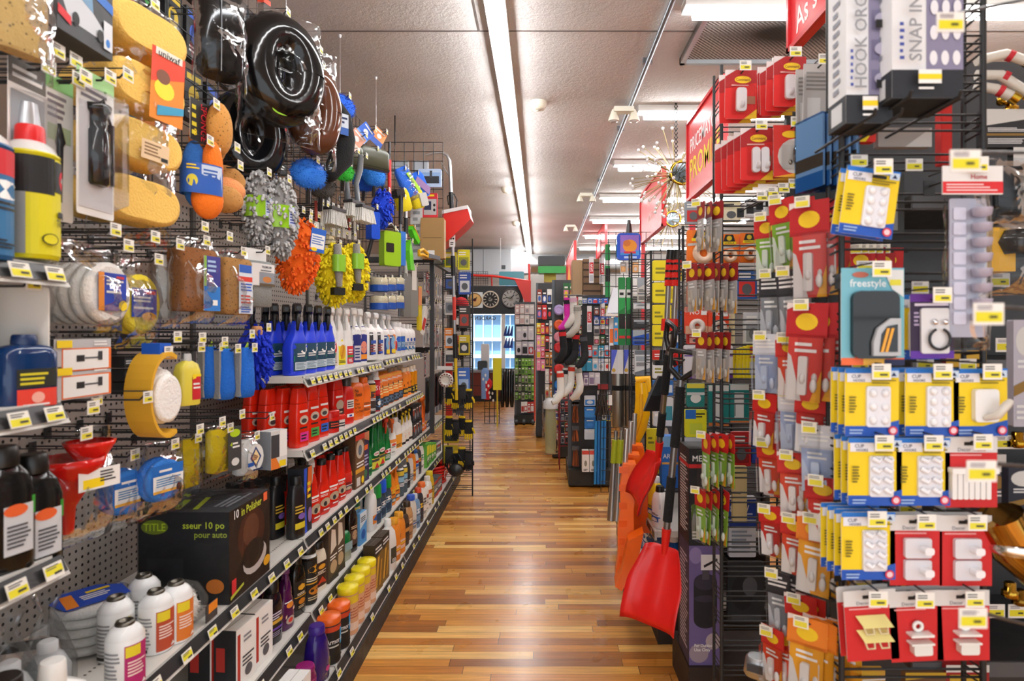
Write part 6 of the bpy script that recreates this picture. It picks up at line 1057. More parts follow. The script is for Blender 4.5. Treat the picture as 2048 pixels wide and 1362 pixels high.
def white_hooks(w,h):
 m=MB().tube([(.0+.008*math.cos(t),-.006,-h*.5+.008*math.sin(t))for t in[2*PI*i/12 for i in range(13)]],.0035,M('#eeeeea','g'),6)
 m.box(-w*.2,-.02,-h*.62,w*.22,-.001,-h*.585,M('#eeeeea','p'),.001).box(-w*.2,-.02,-h*.74,w*.22,-.001,-h*.71,M('#e9e9e4','p'),.001).box(-w*.14,-.016,-h*.9,w*.2,-.001,-h*.745,M('#e4e4de','p'),.004)
 return[('hooks',m)]
def stem_hooks(w,h):
 m=MB()
 for i in range(7):m.box(-w*.42+i*.011,-.012,-h*.9,-w*.42+i*.011+.009,-.001,-h*.5,M('#ebe9e6','p'),.002)
 m.box(-w*.44,-.016,-h*.52,w*.42,-.001,-h*.44,M('#f0eeea','p'),.002);return[('hooks',m)]
rk={k:freeze(card(W1*.97,H1*1.04,rw_art(),v))for k,v in(('sq',sq_hooks(W1,H1)),('cr',cream_hooks(W1,H1)),('wh',white_hooks(W1,H1)),('st',stem_hooks(W1,H1)))}
def stackcards(name,spec,px,py,n,Y,label,cat,group,dx=-.011,dy=.022,rz=0,ry=0,tagit=True):
 """cards one behind another on a hook pointing at the camera; the first is frontmost"""
 for i in range(n):
  p=at(px,py,Y=Y);p.x+=dx*i*.3;p.y+=dy*i
  lb=label if i==0 else 'rear '+label
  place(name,spec,p,lb,cat,None if i==0 else group,rz,ry+R.uniform(-.01,.01))
 p=at(px,py,Y=Y);L=Y1-p.y if p.y<Y1 else Y2-p.y
 rhook((p.x,p.y+L-.004,p.z-.011),max(.12,L+.02),0)
SPECS1=[('a',1744,737,3,'six-knob card, left in the upper row of yellow cards'),('b',1864,737,3,'eight-knob card, middle of the upper row of yellow cards'),('c',1960,737,1,'card with one big white hook in the upper row'),('d',1750,876,3,'slanted-hook card, left in the second row of yellow cards'),('d',1846,876,2,'slanted-hook card beside the red one in the second row'),('d',1736,1024,4,'slanted-hook card, only yellow one in the third row')]
for k,px,py,n,t in SPECS1:stackcards('hook_card',yk[k],px,py,n,1.19,'yellow and blue '+t,'hook card','cards behind the '+t)
stackcards('hook_card',yk['b'],1748,338,2,1.19,'tilted yellow and blue card with eight white hooks, topmost','hook card','cards behind the tilted one',ry=.14)
for k,px,py,n,t,r in(('st',1942,874,2,'a row of white stick hooks, beside yellow cards',0),('sq',1832,1030,2,'two square white hooks, left of two',0),('sq',1931,1031,2,'two square white hooks, right of two',0),('cr',1738,1180,2,'cream hooks in the bottom row',-.07),('wh',1829,1182,2,'small white hooks hanging lowest',-.05),('wh',1926,1180,2,'white hooks at the right of the bottom row',0)):
 stackcards('hook_card',rk[k],px,py,n,1.19,'red card with white header and '+t,'hook card','red cards behind '+t,ry=r)
tw,th=.122,.188
place('mirror_pack',card(tw,th,[('r',0,0,1,1,Pm('#74b7c8')),('r',0,0,1,.075,Pm('#e86a3a')),('p',[(.35,0),(.7,0),(.7,.075),(.35,.075)],Pm('#f2b84a')),('r',.68,0,1,.06,NV),('t','freestyle',.42,.845,.075,Pm('#eaf3f6'),.72),('e',.3,.93,.13,.03,Pm('#b86a5a')),('p',[(.66,.98),(.98,.98),(.98,.7),(.8,.78)],Pm('#d8dcdc')),('r',.76,.82,.94,.88,Pm('#d9d23a')),('r',.52,.94,.62,.96,BK)],[('window',MB().prism(rrect(-tw*.36,-th*.93,tw*.38,-th*.24,.016),-.012,-.0015,M('#101214','g'))),('mirror',MB().prism([(-tw*.07,-th*.9),(tw*.36,-th*.9),(tw*.36,-th*.52),(tw*.2,-th*.52),(tw*.0,-th*.62),(-tw*.07,-th*.76)],-.02,-.012,M('#b4b8bc','p')).prism([(tw*.02,-th*.86),(tw*.3,-th*.86),(tw*.3,-th*.58),(tw*.14,-th*.6),(tw*.05,-th*.68)],-.0215,-.02,M('#15171a','g')).prism([(tw*.03,-th*.86),(tw*.07,-th*.86),(tw*.17,-th*.62),(tw*.13,-th*.62)],-.023,-.0215,M('#f0a81c','p')).prism([(tw*.1,-th*.86),(tw*.14,-th*.86),(tw*.24,-th*.62),(tw*.2,-th*.62)],-.023,-.0215,M('#f0a81c','p')))],r=.012),at(1745,536,Y=1.18),'teal pack with black window and grey mirror with orange stripes','mirror pack')
rhook((at(1745,536,Y=1.18).x,Y1-.004,at(1745,536,Y=1.18).z-.012),.15,0)
pw_,ph_=.085,.126
stackcards('hook_card',freeze(card(pw_,ph_,[('r',0,0,1,1,Pm('#2a1a3a')),('r',0,.88,1,1,Pm('#5a2a8c')),('r',.0,0,1,.12,Pm('#5a2a9c')),('l',.1,.8,.9,.88,1,Pm('#d8d0e0')),('l',.08,.5,.22,.74,4,Pm('#a89ab8'))],[('plate',MB().box(-pw_*.28,-.006,-ph_*.92,pw_*.36,-.001,-ph_*.22,M('#d9d7d8','p'),.004)),('ring',MB().tube([(.008+.02*math.cos(t),-.012,-.088+.02*math.sin(t))for t in[PI*.62+PI*1.76*i/18 for i in range(19)]],.0028,M('#15151c','g'),7)),('prong',MB().ball((.0,-.01,-.055),.006,.006,.006,M('#e8e6e8','c')).ball((.02,-.01,-.055),.006,.006,.006,M('#e8e6e8','c')))])),1863,588,1,1.19,'purple and black card with a dark ring on a grey plate','hook card','x')
place('hook_card',yk['a'],at(1828,590,Y=1.25),'yellow and blue card mostly hidden by the purple card','hook card')
ox=MB();
for i in range(8):
 z=-.09-.029*i;ox.lathe([(.006,z-.01),(.016,z-.006),(.018,z+.008)],M('#cfc9de','T'),14,True,.016,-.018);ox.box(-.03,-.006,z-.012,-.006,-.001,z+.012,M('#dcd8e8','p'),.003)
ox.box(-.036,-.003,-.33,.036,.0,-.06,M('#d9d5e4','T'),.004)
place('organizer_pack',[('organizer',ox),('bag',pillow(.09,.355,.05,71,header=.12)),('header_card',MB().box(-.058,-.016,-.055,.058,-.013,.0,M('#e9e7e5','m')).art([('r',0,.04,1,.45,Pm('#d8262c')),('l',.06,.1,.94,.4,3,Pm('#f0c8c8')),('t','Home',.6,.62,.16,Pm('#c04048'),.4),('r',.4,.82,.66,.9,BK)],flat(-.058,-.055,.058,0,-.016),.116,.055))],at(1934,336,Y=1.19),'long clear bag of cup hooks under a white and red header','organizer pack')
rhook((at(1934,338,Y=1.19).x,Y1-.004,at(1934,345,Y=1.19).z),.14,0)
def tallbox(w,h,d,txt,win):
 m=MB().box(-w/2,-d/2,0,w/2,d/2,h,M('#e3e4e6','m'))
 m.art([('r',0,.0,1,.085,Pm('#20242b')),('r',.48,.085,1,1,Pm('#84809c'))]+win+[('r',.3,.034,.62,.075,WH),('r',.3,.046,.62,.062,YE),('l',.3,.014,.6,.026,1,WH),('t',txt,.25,.1+.011*text_geo(txt)[2]/h,.022/h,Pm('#8d9096'),.9,PI/2),('l',.03,.1,.1,.22,6,Pm('#3a4a9a'))],flat(-w/2,0,w/2,h,-d/2),w,h)
 m.art([('r',0,0,1,.085,Pm('#20242b')),('r',.2,.012,.8,.07,Pm('#d6d8da')),('l',.3,.1,.7,.4,10,Pm('#8a8e9a'))],lambda u,v,dd:(-w/2-dd,d/2-d*u,h*v),d,h)
 m.box(-w/2,-d/2,-.0012,w/2,d/2,0,M('#1c1f25','m'));return[('carton',m)]
win1=[('r',.54,.1+.09*i,.94,.16+.09*i,Pm('#6f6b8a'))for i in range(10)]+[('e',.74,.13+.09*i,.16,.018,Pm('#a9a6bc'))for i in range(10)]+[('r',.6,.1,.9,.125,BK),('r',.58,.28,.84,.305,BK)]
win2=[('e',.58+.16*c,.12+.075*r,.055,.022,Pm('#e4e4ea'))for r in range(12)for c in range(3)]
bA=at(1692,246,Y=1.14);place('tall_carton',tallbox(.087,.62,.07,'HOOK ORGAN',win1),(bA.x+.0435,1.14+.035,bA.z),'tall white and lilac carton lettered for a hook organizer, left one','carton')
bB=at(1784,196,Y=1.10);place('tall_carton',tallbox(.128,.60,.1,'SNAP IN S',win2),(bB.x+.064,1.10+.05,bB.z),'tall white and lilac carton with white squares, right one','carton')
for p,w_ in((bA,.087),(bB,.128)):
 for dx in(.02,w_-.02):tag(ob('display_hook',MB().tube([(p.x+dx,Y1,p.z-.005),(p.x+dx,1.08,p.z-.005),(p.x+dx,1.075,p.z+.004)],.003,M('#2a2b2d','k'),6)),'black bracket arm under the tall lilac cartons','hook','arms under the tall cartons')
tgm=MB().box(-.018,-.0015,-.013,.018,0,.013,M('#e9e6e0','m'));tgm.art([('r',.06,.14,.94,.6,Pm('#ddd31e')),('l',.1,.68,.8,.92,2,Pm('#8a7f86')),('l',.5,.26,.9,.5,1,Pm('#3a3a20'))],flat(-.018,-.013,.018,.013,-.0015),.036,.026)
tgm=tgm.mesh('price_tag')
for i,(px,py,Y,ry,lb)in enumerate(((1900,45,.80,-.5,'topmost'),(1930,322,.72,-.25,'second from the top'),(1976,628,.72,.0,'middle'),(1962,942,.74,.22,'fourth from the top'),(1945,1236,.78,.5,'lowest'))):
 p=at(px,py,Y=Y);m=MB().tube([(0,0,.01),(1.0-p.x,1.1-p.y,.01-.06*(2-i)*.2)],.0028,M('#3a3b3e','k'),5)
 o=place('tag_hook',[('prong',m),('price_tag',tgm)],p,'hook ending in a yellow price tag close to the camera, '+lb,'hook');o.children[1].rotation_euler=(0,ry,0)
for i,(px,py)in enumerate(((1718,322),(1828,330),(1730,534),(1840,575),(1720,730),(1850,728),(1935,730),(1735,870),(1830,868),(1925,868),(1720,1016),(1815,1016),(1725,1168),(1810,1168),(1915,1168),(1820,168))):
 o=ob('price_tag',tgm);o.location=at(px,py,Y=Y1-.012);tag(o,'yellow price tag on a rail of the nearest right rack','price tag','price tags on the nearest right rack')
# --- small red packs facing the camera on the second rack
def cmd_art():return[('r',0,0,1,1,Pm('#d81f1c')),('p',[(0,.62),(1,.74),(1,1),(0,1)],Pm('#a81418')),('p',[(0,.86),(.35,1),(0,1)],Pm('#e6dcda')),('e',.56,.8,.26,.075,Pm('#f2c81c')),('t','Command',.56,.8,.055,Pm('#7a1418'),.44),('l',.2,.66,.9,.71,1,Pm('#e8b0a8')),('p',[(.6,0),(1,0),(1,.2)],Pm('#e8b81c')),('r',.62,.3,.95,.46,Pm('#a86a50'))]
wa_,ha_=.10,.155
def onehook(w,h,two=0):
 m=MB()
 for i in range(1+two):m.box(-w*.16+i*.028,-.012,-h*.86,w*.16+i*.028-(.008 if two else 0),-.001,-h*.38,M('#ece8ea','p'),.009).tube([(i*.028,-.012,-h*.76),(i*.028,-.022,-h*.74),(i*.028,-.024,-h*.68)],[.007,.007,.005],M('#f4f2f4','g'),7)
 return[('hook',m),('blister',blister(-w*.3,-h*.92,w*.42,-h*.32,.028))]
c1_,c2_=freeze(card(wa_,ha_,cmd_art(),onehook(wa_,ha_))),freeze(card(wa_,ha_*1.05,cmd_art(),onehook(wa_,ha_*1.05,1)))
def stack2(spec,px,py,n,Y,label,rz=0,cat='hook pack',dx=.012,dy=.028,L=.14,name='hook_pack'):
 for i in range(n):
  p=at(px,py,Y=Y);p.x-=dx*i;p.y+=dy*i;p.z-=.004*i
  place(name,spec,p,label if i==0 else 'rear '+label,cat,None if i==0 else 'packs behind: '+label,rz,R.uniform(-.02,.02))
 p=at(px,py,Y=Y);rhook((p.x,Y2-.004,p.z-.011),max(.1,round(Y2-p.y+.03,2)),0)
stack2(c1_,1482,140,2,1.93,'red pack with single white hook, leftmost in the top row of the second rack')
stack2(c1_,1545,134,2,2.0,'red pack half hidden in the middle of the top row')
stack2(c1_,1580,113,3,1.88,'red pack with white hook, rightmost and highest in the top row')
stack2(c2_,1513,256,5,1.90,'red pack with a pair of white hooks, second row of the second rack')
sv=freeze(card(.11,.16,[('r',0,0,1,1,Pm('#c8281e')),('e',.62,.4,.5,.34,Pm('#cfcac4')),('e',.48,.82,.24,.07,Pm('#f2c41c')),('p',[(0,0),(1,0),(1,.12)],Pm('#e8a41c')),('p',[(.78,.36),(.86,.44),(.98,.44),(.9,.36),(.94,.26),(.86,.32),(.76,.26)],Pm('#3a2a78'))],[('hook',MB().ball((.012,-.012,-.095),.012,.012,.03,M('#9a958e','c'),12,8).ball((.012,-.02,-.11),.009,.014,.012,M('#8a857e','c'),10,6)),('blister',blister(-.03,-.14,.05,-.05,.03))]))
stack2(sv,1582,250,3,1.88,'red and cream pack with a silver oval hook')
gp_=freeze(card(.085,.2,[('r',0,0,1,1,Pm('#b9b5b2')),('l',.1,.6,.9,.9,5,Pm('#86827f')),('r',.15,.1,.6,.5,Pm('#d8d6d4'))],[('blister',blister(-.04,-.19,.04,-.03,.03))]))
stack2(gp_,1636,128,2,1.8,'translucent grey pack beside the red packs')
def bagpack(hc,bc,w=.075,h=.2,oval=True,cont='#e6e2de',seed=0):
 a=[('r',0,0,1,1,Pm(hc))]+([('e',.5,.46,.27,.25,Pm('#f2c81c')),('p',[(0,.8),(.4,1),(0,1)],Pm('#e9dcd8'))]if oval else[('l',.1,.3,.9,.8,3,WH)])
 hh=h*.34
 return freeze([('header_card',MB().prism([(x,z)for x,z in rrect(-w/2,-hh,w/2,0,.008)],-.001,.001,M(hc,'m')).art(a,flat(-w/2,-hh,w/2,0,-.001),w,hh)),('insert',MB().box(-w*.42,-.002,-h*.96,w*.42,.001,-hh,M(bc,'m')).art([('p',[(0,0),(.45,0),(.1,.7),(0,.75)],Pm(cont)),('p',[(.7,0),(1,0),(1,.5)],Pm('#e8a81c' if oval else cont)),('l',.2,.75,.9,.95,2,WH)],flat(-w*.42,-h*.96,w*.42,-hh,-.002),w*.84,h-hh)),('hooks',MB().box(-w*.12,-.012,-h*.9,w*.1,-.003,-h*.52,M(cont,'p'),.004).ball((0,-.012,-h*.74),.007,.007,.012,M(cont,'g'),8,6).ball((w*.26,-.008,-h*.8),.008,.006,.016,M(cont,'g'),8,6)),('bag',blister(-w*.46,-h*.98,w*.46,-hh*.9,.022,.004))])
BG=[bagpack('#b3141a','#d03a30',.09,.23,cont='#d8d2ce'),bagpack('#c01c1c','#7fae2a',.075,.2,cont='#d9e2d4'),bagpack('#8e1418','#b9b4b0',.07,.19,cont='#c8c0b4'),bagpack('#c41e1a','#c8281e',.075,.15,cont='#f0eeec'),bagpack('#e07a1c','#e8a01c',.085,.19,cont='#d8d4d0'),bagpack('#d6d8de','#a9b8d8',.085,.17,False,'#c4d2e8'),bagpack('#c8281e','#d8421c',.075,.16,cont='#e9e4e0'),bagpack('#2a2a2e','#8a8d92',.07,.2,False,'#c9ccd0')]
def sidestack(k,px,py,n,Y,label,step=.03,rz=-.75,X1=None,sc=1):
 """bags on a hook that points into the aisle; the first hangs at its tip"""
 p0=at(px,py,Y=Y)
 for i in range(n):
  place('hook_pack',BG[k],(p0 .x+step*i,p0 .y-.006*i,p0 .z),label if i==0 else 'rear ones of '+label,'hook pack',None if i==0 else 'bags behind: '+label,rz+R.uniform(-.25,.25),R.uniform(-.07,.07),sc=sc*R.uniform(.9,1.02))
 h=MB().tube([(p0 .x-.015,p0 .y,p0 .z+.0),(p0 .x-.012,p0 .y,p0 .z-.012),(p0 .x+step*n+.03,p0 .y-.006*n,p0 .z-.012)],.0026,M('#2a2b2d','k'),6)
 t=MB();t.T=Matrix.Translation((p0 .x-.02,p0 .y-.01,p0 .z-.004))@Matrix.Rotation(-.6,4,'Z');t.box(-.016,-.001,-.013,.016,0,.013,M('#efeadb','m')).art([('r',.1,.1,.9,.55,Pm('#e6d83a')),('l',.1,.65,.8,.92,2,Pm('#8a867e'))],flat(-.016,-.013,.016,.013,-.001),.032,.026)
 place('display_hook',[('prong',h),('price_tag',t)],(0,0,0),'side hook with '+label,'hook')
TS=[(2,1402,404,3,2.10,'maroon-topped tube bags, highest of the side bags'),(2,1384,528,6,2.10,'maroon-topped clear bags fanned out beside the tape packs'),(2,1403,664,4,2.10,'red-topped bags with gold knobs'),(1,1412,866,4,2.10,'lime bags with red tops, upper row'),(1,1400,976,4,2.12,'lime bags with red tops, lower row')]
for k,px,py,n,Y,lb in TS:sidestack(k,px,py,n,Y,lb,.026,-1.3,sc=1.0 if k==1 else.95)
SS=[(1,1532,432,2,1.72,'small red and pale green bags'),(1,1562,398,3,1.60,'green bags with red headers high between the racks'),(0,1618,402,3,1.38,'long red-topped bags, uppermost near the first rack'),(0,1616,606,3,1.36,'long red-topped bags, middle near the first rack'),(7,1578,540,2,1.5,'black and white slim packs'),(5,1532,668,3,1.62,'grey picture bags with orange edge'),(6,1580,672,2,1.5,'orange-red bags with white hooks'),(3,1530,786,3,1.62,'red bags over clear hooks, left of the middle row'),(3,1622,786,4,1.4,'red bags over clear hooks, right of the middle row'),(5,1582,780,2,1.52,'lilac-white bags in the middle row'),(5,1632,850,3,1.38,'blue-white clear bags of white hooks'),(6,1536,880,3,1.62,'red packs with white sticks, left'),(6,1585,905,3,1.5,'red packs with white sticks, right'),(3,1645,955,2,1.36,'red packs with white caps near the first rack'),(3,1540,1012,3,1.6,'red bags over chalk-white blocks'),(6,1590,1030,2,1.48,'orange bags with a dark blue insert'),(4,1634,1030,3,1.38,'orange and yellow bags with white hooks, upper row'),(7,1555,1140,3,1.56,'dark bags with metal hooks'),(3,1600,1190,2,1.48,'small red bags low between the racks'),(4,1616,1236,4,1.36,'orange and yellow bags with white hooks, lower row'),(6,1545,1255,2,1.55,'orange bags at the foot of the second rack'),(7,1542,545,2,1.68,'slim chain packs between the racks')]
for k,px,py,n,Y,lb in SS:sidestack(k,px,py,n,Y,lb,.024,-.85)
st_=freeze([('sleeve',MB().box(-.045,-.006,-.165,.045,.006,0,M('#b6cfe8','x')).box(-.044,-.003,-.162,.044,.003,-.004,M('#dfe8f0','m'))),('strip',MB().box(-.045,-.0035,-.12,.045,-.0031,-.09,M('#8a5a34','m')).box(-.045,-.0035,-.165,.045,-.0031,-.13,M('#4a88b8','m')))])
for i in range(6):place('strip_pack',st_,at(1620,236,Y=1.40)+Vector((.0125*i,-.004*i,0)),('first' if i==0 else ORD[i])+' blue-white flat pack from the left, fanned beside the first rack','strip pack',None,-1.3+R.uniform(-.06,.06))
for i in range(3):
 m=MB().body([(-.05,.06,.05),(-.04,.07,.06),(-.005,.06,.05),(0,.05,.04)],M('#b4b7ba','s'),3).box(-.02,-.032,-.03,.02,-.028,-.01,M('#3a3c40','p'))
 o=ob('cable_clip',m);o.location=at(1516+24*i,1312+14*(i%2),Y=1.6);o.rotation_euler=(0,0,-.6);tag(o,ORD[i]+' silver clip from the left at the foot of the second rack','clip')
for i in range(4):rhook((at(1500+20*i,400,Y=2.0).x,Y2-.004,at(1500+20*i,412-8*i,Y=2.0).z),.2,0)
for i in range(9):sidestack(0 if i%2 else 1,1722+14*i,496 if i<5 else 640,1,1.75,('upper' if i<5 else 'lower')+' row bag number '+ORD[i]+' seen through the first rack',.02,-.2)
pin('tool_card',1752,352,1796,470,1.4,'#3a3d3c',[('r',.1,.1,.4,.9,Pm('#6a6d6c')),('r',.5,.05,.7,.95,Pm('#8a8d8c'))],'dark card with grey tools seen through the first rack','tool card')
pin('red_card',1868,205,1890,335,1.4,'#c8201c',[('r',.1,.1,.9,.9,Pm('#d0261f'))],'red card edge behind the tall lilac cartons','card')
pin('tool_card',1690,262,1740,290,1.4,'#d8241c',[('p',[(.3,0),(.7,1),(1,1),(.6,0)],YE)],'red card with yellow stripe under the tall cartons','card')
pin('grey_card',1745,262,1850,300,1.4,'#9a938e',[('p',[(.5,0),(1,0),(1,1)],Pm('#c8c4c0'))],'grey panel seen through the rails under the tall cartons','panel')
for i,(a,b,c,d,col)in enumerate(((1690,1330,1760,1362,'#c99a3a'),(1800,1335,1880,1368,'#6a4a2c'),(1880,700,1960,860,'#7a1416'),(1700,985,1780,1024,'#7a1a18'),(1800,1000,1880,1026,'#8a8d92'),(1880,1320,1965,1400,'#9a1a1c'))):
 pin('backing_pack',a,b,c,d,1.62,col,lab(col,'#c8a22a','#d8d4ce',seed=i),ORD[i]+' pack glimpsed behind the rails of the first rack','pack')
rack(2195,1.42,1.1,2.4,.05,'wire rack just outside the right picture edge')
pnl=MB().box(.80,1.98,.0,1.02,2.0,2.3,M('#17181a','w'));tag(ob('hardboard_sheet',pnl),'dark back panel behind the goods of the first rack','panel')
# ---------------------------------------------------------------- right edge, tape rack, tools, low gondola, signs, lamps
su=[('back_panel',MB().box(.99,2.04,.0,1.75,2.06,2.4,M('#2a2a2c','w')))]
for z in(.62,1.06,1.42,1.86):su.append(('shelf',MB().box(.985,1.62,z-.02,1.75,2.04,z,M('#2b2c2e','w')),[('edge_strip',MB().box(.985,1.612,z-.035,1.75,1.62,z+.004,M('#515356','w')))]))
place('shelf_unit',su,(0,0,0),'dark shelf unit with plumbing parts at the right picture edge','shelving')
for i,(px,py)in enumerate(((1998,248),(2000,560),(2010,690),(2005,884),(2030,884),(1990,1222),(2035,1222))):
 o=ob('price_tag',tgm);o.location=at(px,py,Y=1.606);o.scale=(1.4,1,1.4);tag(o,'yellow price tag on the plumbing shelves at the right edge','price tag','price tags on the plumbing shelves')
for i,(p0,p1,p2,c,lb)in enumerate((((1952,122),(2010,108),(2060,125),'#d9d4c8','upper white supply hose'),((1952,150),(2000,150),(2060,190),'#d4d0c6','middle white supply hose'),((1950,172),(1990,178),(2030,196),'#cfcac0','lower white supply hose'))):
 m=MB().tube([at(*p0,Y=1.56),at(*p1,Y=1.55),at(*p2,Y=1.54)],.013,M(c,'p'),8)
 place('supply_hose',[('hose',m),('red_sleeve',MB().tube([at(p1[0]+6,p1[1]+2,Y=1.549),at(p1[0]+16,p1[1]+6,Y=1.546)],.0145,M('#c0202c','m'),8)),('brass_nut',MB().tube([at(p2[0]-8,p2[1]-4,Y=1.541),at(p2[0]+6,p2[1]+4,Y=1.539)],.015,M('#b08a2a','c'),6))],(0,0,0),lb+' with red sleeve at the right picture edge','hose')
for i,(px,py,c,r)in enumerate(((2022,215,'#c89a2c',.018),(2005,195,'#a8862a',.014),(2035,880,'#b8902c',.02),(2020,1180,'#c09a3a',.02),(2040,1195,'#8a6a2a',.02))):
 tag(ob('brass_fitting',MB().lathe([(r*.6,-.02),(r,-.016),(r,.0),(r*.7,.002),(r*.7,.02),(r*.5,.022)],M(c,'c'),8)),['brightest brass fitting below the hoses','small brass fitting left of the brightest','brass fitting on the middle shelf at the right edge','brass fitting on the low right shelf, left','brass fitting on the low right shelf, right'][i],'fitting').location=at(px,py,Y=1.6)
tag(ob('parts_bin',MB().prism([(-.03,-.06),(.03,-.06),(.03,.02),(.015,.05),(-.03,.05)],-.05,.05,M('#f0b414','p'))),'yellow parts bin at the right picture edge','bin').location=at(1978,500,Y=1.58)
hangbag=[('coil',MB().lathe([(.06,-.1),(.075,-.07),(.06,-.04),(.03,-.06)],M('#3c3a38','g'),16,False)),('bag',pillow(.2,.2,.09,77,header=.1))]
place('coil_bag',hangbag,at(2040,432,Y=1.55),'clear bag with a dark coil at the right picture edge','bag')
place('coil_bag',[('parts',MB().box(-.03,-.01,-.12,.03,.01,-.02,M('#16181c','p'),.006)),('bag',pillow(.1,.16,.05,78,header=.1)),('label',MB().box(.02,-.03,-.1,.06,-.028,-.02,WH))],at(2015,318,Y=1.5),'clear bag of black parts with white label at the right edge','bag')
for i,(a,b,c,d,col,lb)in enumerate(((2012,300,2060,392,'#1a1b1e','black card with white print at the right edge'),(1966,905,1998,1050,'#3a3d44','grey card low at the right edge'),(2000,930,2060,1040,'#1d2333','navy card near the lens at the right edge'),(2010,640,2060,850,'#b7b4c0','pale clear tub near the right edge'),(1950,225,2060,300,'#26272a','dark carton under the hoses'))):
 pin('edge_card',a,b,c,d,1.35 if i in(2,3)else 1.58,col,lab(col,'#d0cfcb','#8a6a2a','#dddddd',seed=90+i),lb,'card')
place('brass_tube',[('tube',MB().tube([(-.03,0,.06),(.0,0,.0),(.06,0,-.05)],.045,M('#a8803a','c'),14)),('ring',MB().lathe([(.05,-.01),(.055,.0),(.05,.01)],M('#d8d4cc','c'),16,False))],at(2025,1090,Y=1.2),'wide brass tube near the lens at the lower right edge','tube')
YT=2.56
gor=[('r',0,0,1,1,Pm('#f07818')),('p',[(.3,.98),(.7,.98),(.82,.74),(.18,.74)],Pm('#1b1a16')),('e',.5,.86,.14,.08,Pm('#d8b82a')),('r',.14,.66,.86,.75,YE),('t','GORILLA',.5,.705,.055,BK,.66),('p',[(0,.5),(1,.58),(1,.66),(0,.58)],Pm('#b8b6b2'))]
def roll(w,h,c='#f0c8a8',c2='#e8784a'):return[('tape_roll',MB().lathe([(w*.16,-.012),(w*.36,-.012),(w*.36,.0),(w*.16,.0)],M(c,'p'),20,False))]
def rollpart(c):
 def f(w,h):
  m=MB();r0,r1=w*.14,w*.34;n=20;z=-h*.72
  m.loft([[(r*math.cos(2*PI*i/n),y,z+r*math.sin(2*PI*i/n))for i in range(n)]for r,y in((r0,-.004),(r0,-.022),(r1,-.022),(r1,-.004))],M(c,'p'),False)
  return[('tape_roll',m)]
 return f
for a,b,c,d,lb in((1372,462,1432,526,'orange tape pack, leftmost at the top of the tape rack'),(1436,470,1474,530,'orange tape pack, middle of the top row'),(1477,468,1512,526,'orange tape pack, right of the top row'),(1372,530,1402,566,'orange tape pack in the second row'),(1520,545,1562,584,'orange tape pack far right of the tape rack')):
 pin('tape_pack',a,b,c,d,YT,'#f07818',gor,lb,'tape pack',parts=rollpart('#f2d0b4'))
nm=[('r',0,0,1,1,Pm('#e2401c')),('t','NO',.42,.8,.16,WH,.6),('l',.2,.92,.9,.97,1,WH),('r',0,0,1,.3,Pm('#d8a88a')),('r',.7,.7,.95,.86,WH)]
for a,b,c,d,lb in((1368,614,1412,668,'red tape pack with white NO, left one'),(1413,618,1454,668,'red tape pack with white NO, right one')):pin('tape_pack',a,b,c,d,YT,'#e2401c',nm,lb,'tape pack',parts=rollpart('#e6d8d0'))
pin('plug_pack',1366,690,1462,756,YT,'#e6e3e8',[('r',0,0,1,.12,Pm('#5a2a90')),('r',0,.66,1,.7,Pm('#6a4aa0')),('e',.42,.4,.16,.2,Pm('#f4f2f4')),('e',.42,.4,.07,.09,Pm('#cfccd2')),('l',.06,.76,.5,.92,2,Pm('#8a8690')),('r',.48,.0,.5,1,Pm('#c8c4cc'))],'white and purple packs with round plate on the tape rack','plug pack')
for i in range(5):pin('yellow_pack',1464+7*i,698-2*i,1494+7*i,756,YT+.03*(4-i)-.06,'#f0e01c',[('r',.1,.1,.9,.5,Pm('#d8d6c8')),('l',.1,.6,.9,.9,3,Pm('#b8322a')),('r',.1,.84,.5,.95,Pm('#d8402c'))],ORD[i]+' bright yellow pack from the left on the tape rack','yellow pack')
for i,(a,b,c,d)in enumerate(((1414,770,1454,850),(1457,768,1494,846))):pin('blade_pack',a,b,c,d,YT,'#0e7a78',[('r',0,.86,1,1,Pm('#d8dcda')),('r',.22,.14,.72,.8,Pm('#d9dedf')),('r',0,0,1,.08,Pm('#c8743a')),('r',.2,.2,.28,.5,Pm('#7a8a8c'))],('left','right')[i]+' teal pack with white blade on the tape rack','blade pack')
pin('blade_pack',1371,766,1406,812,YT,'#1b7c7a',[('r',0,.8,1,1,Pm('#e3d84a')),('e',.5,.36,.3,.2,Pm('#e4e8e6')),('r',0,.5,1,.62,Pm('#d2d8d8'))],'small teal pack with white ring on the tape rack','blade pack')
pin('yellow_pack',1368,818,1410,872,YT,'#e2e01c',[('r',0,.66,.5,1,Pm('#1f6ac0')),('r',.2,.1,.8,.5,Pm('#c9d63a')),('l',.5,.7,.95,.9,2,BK)],'lime yellow pack with blue corner on the tape rack','yellow pack')
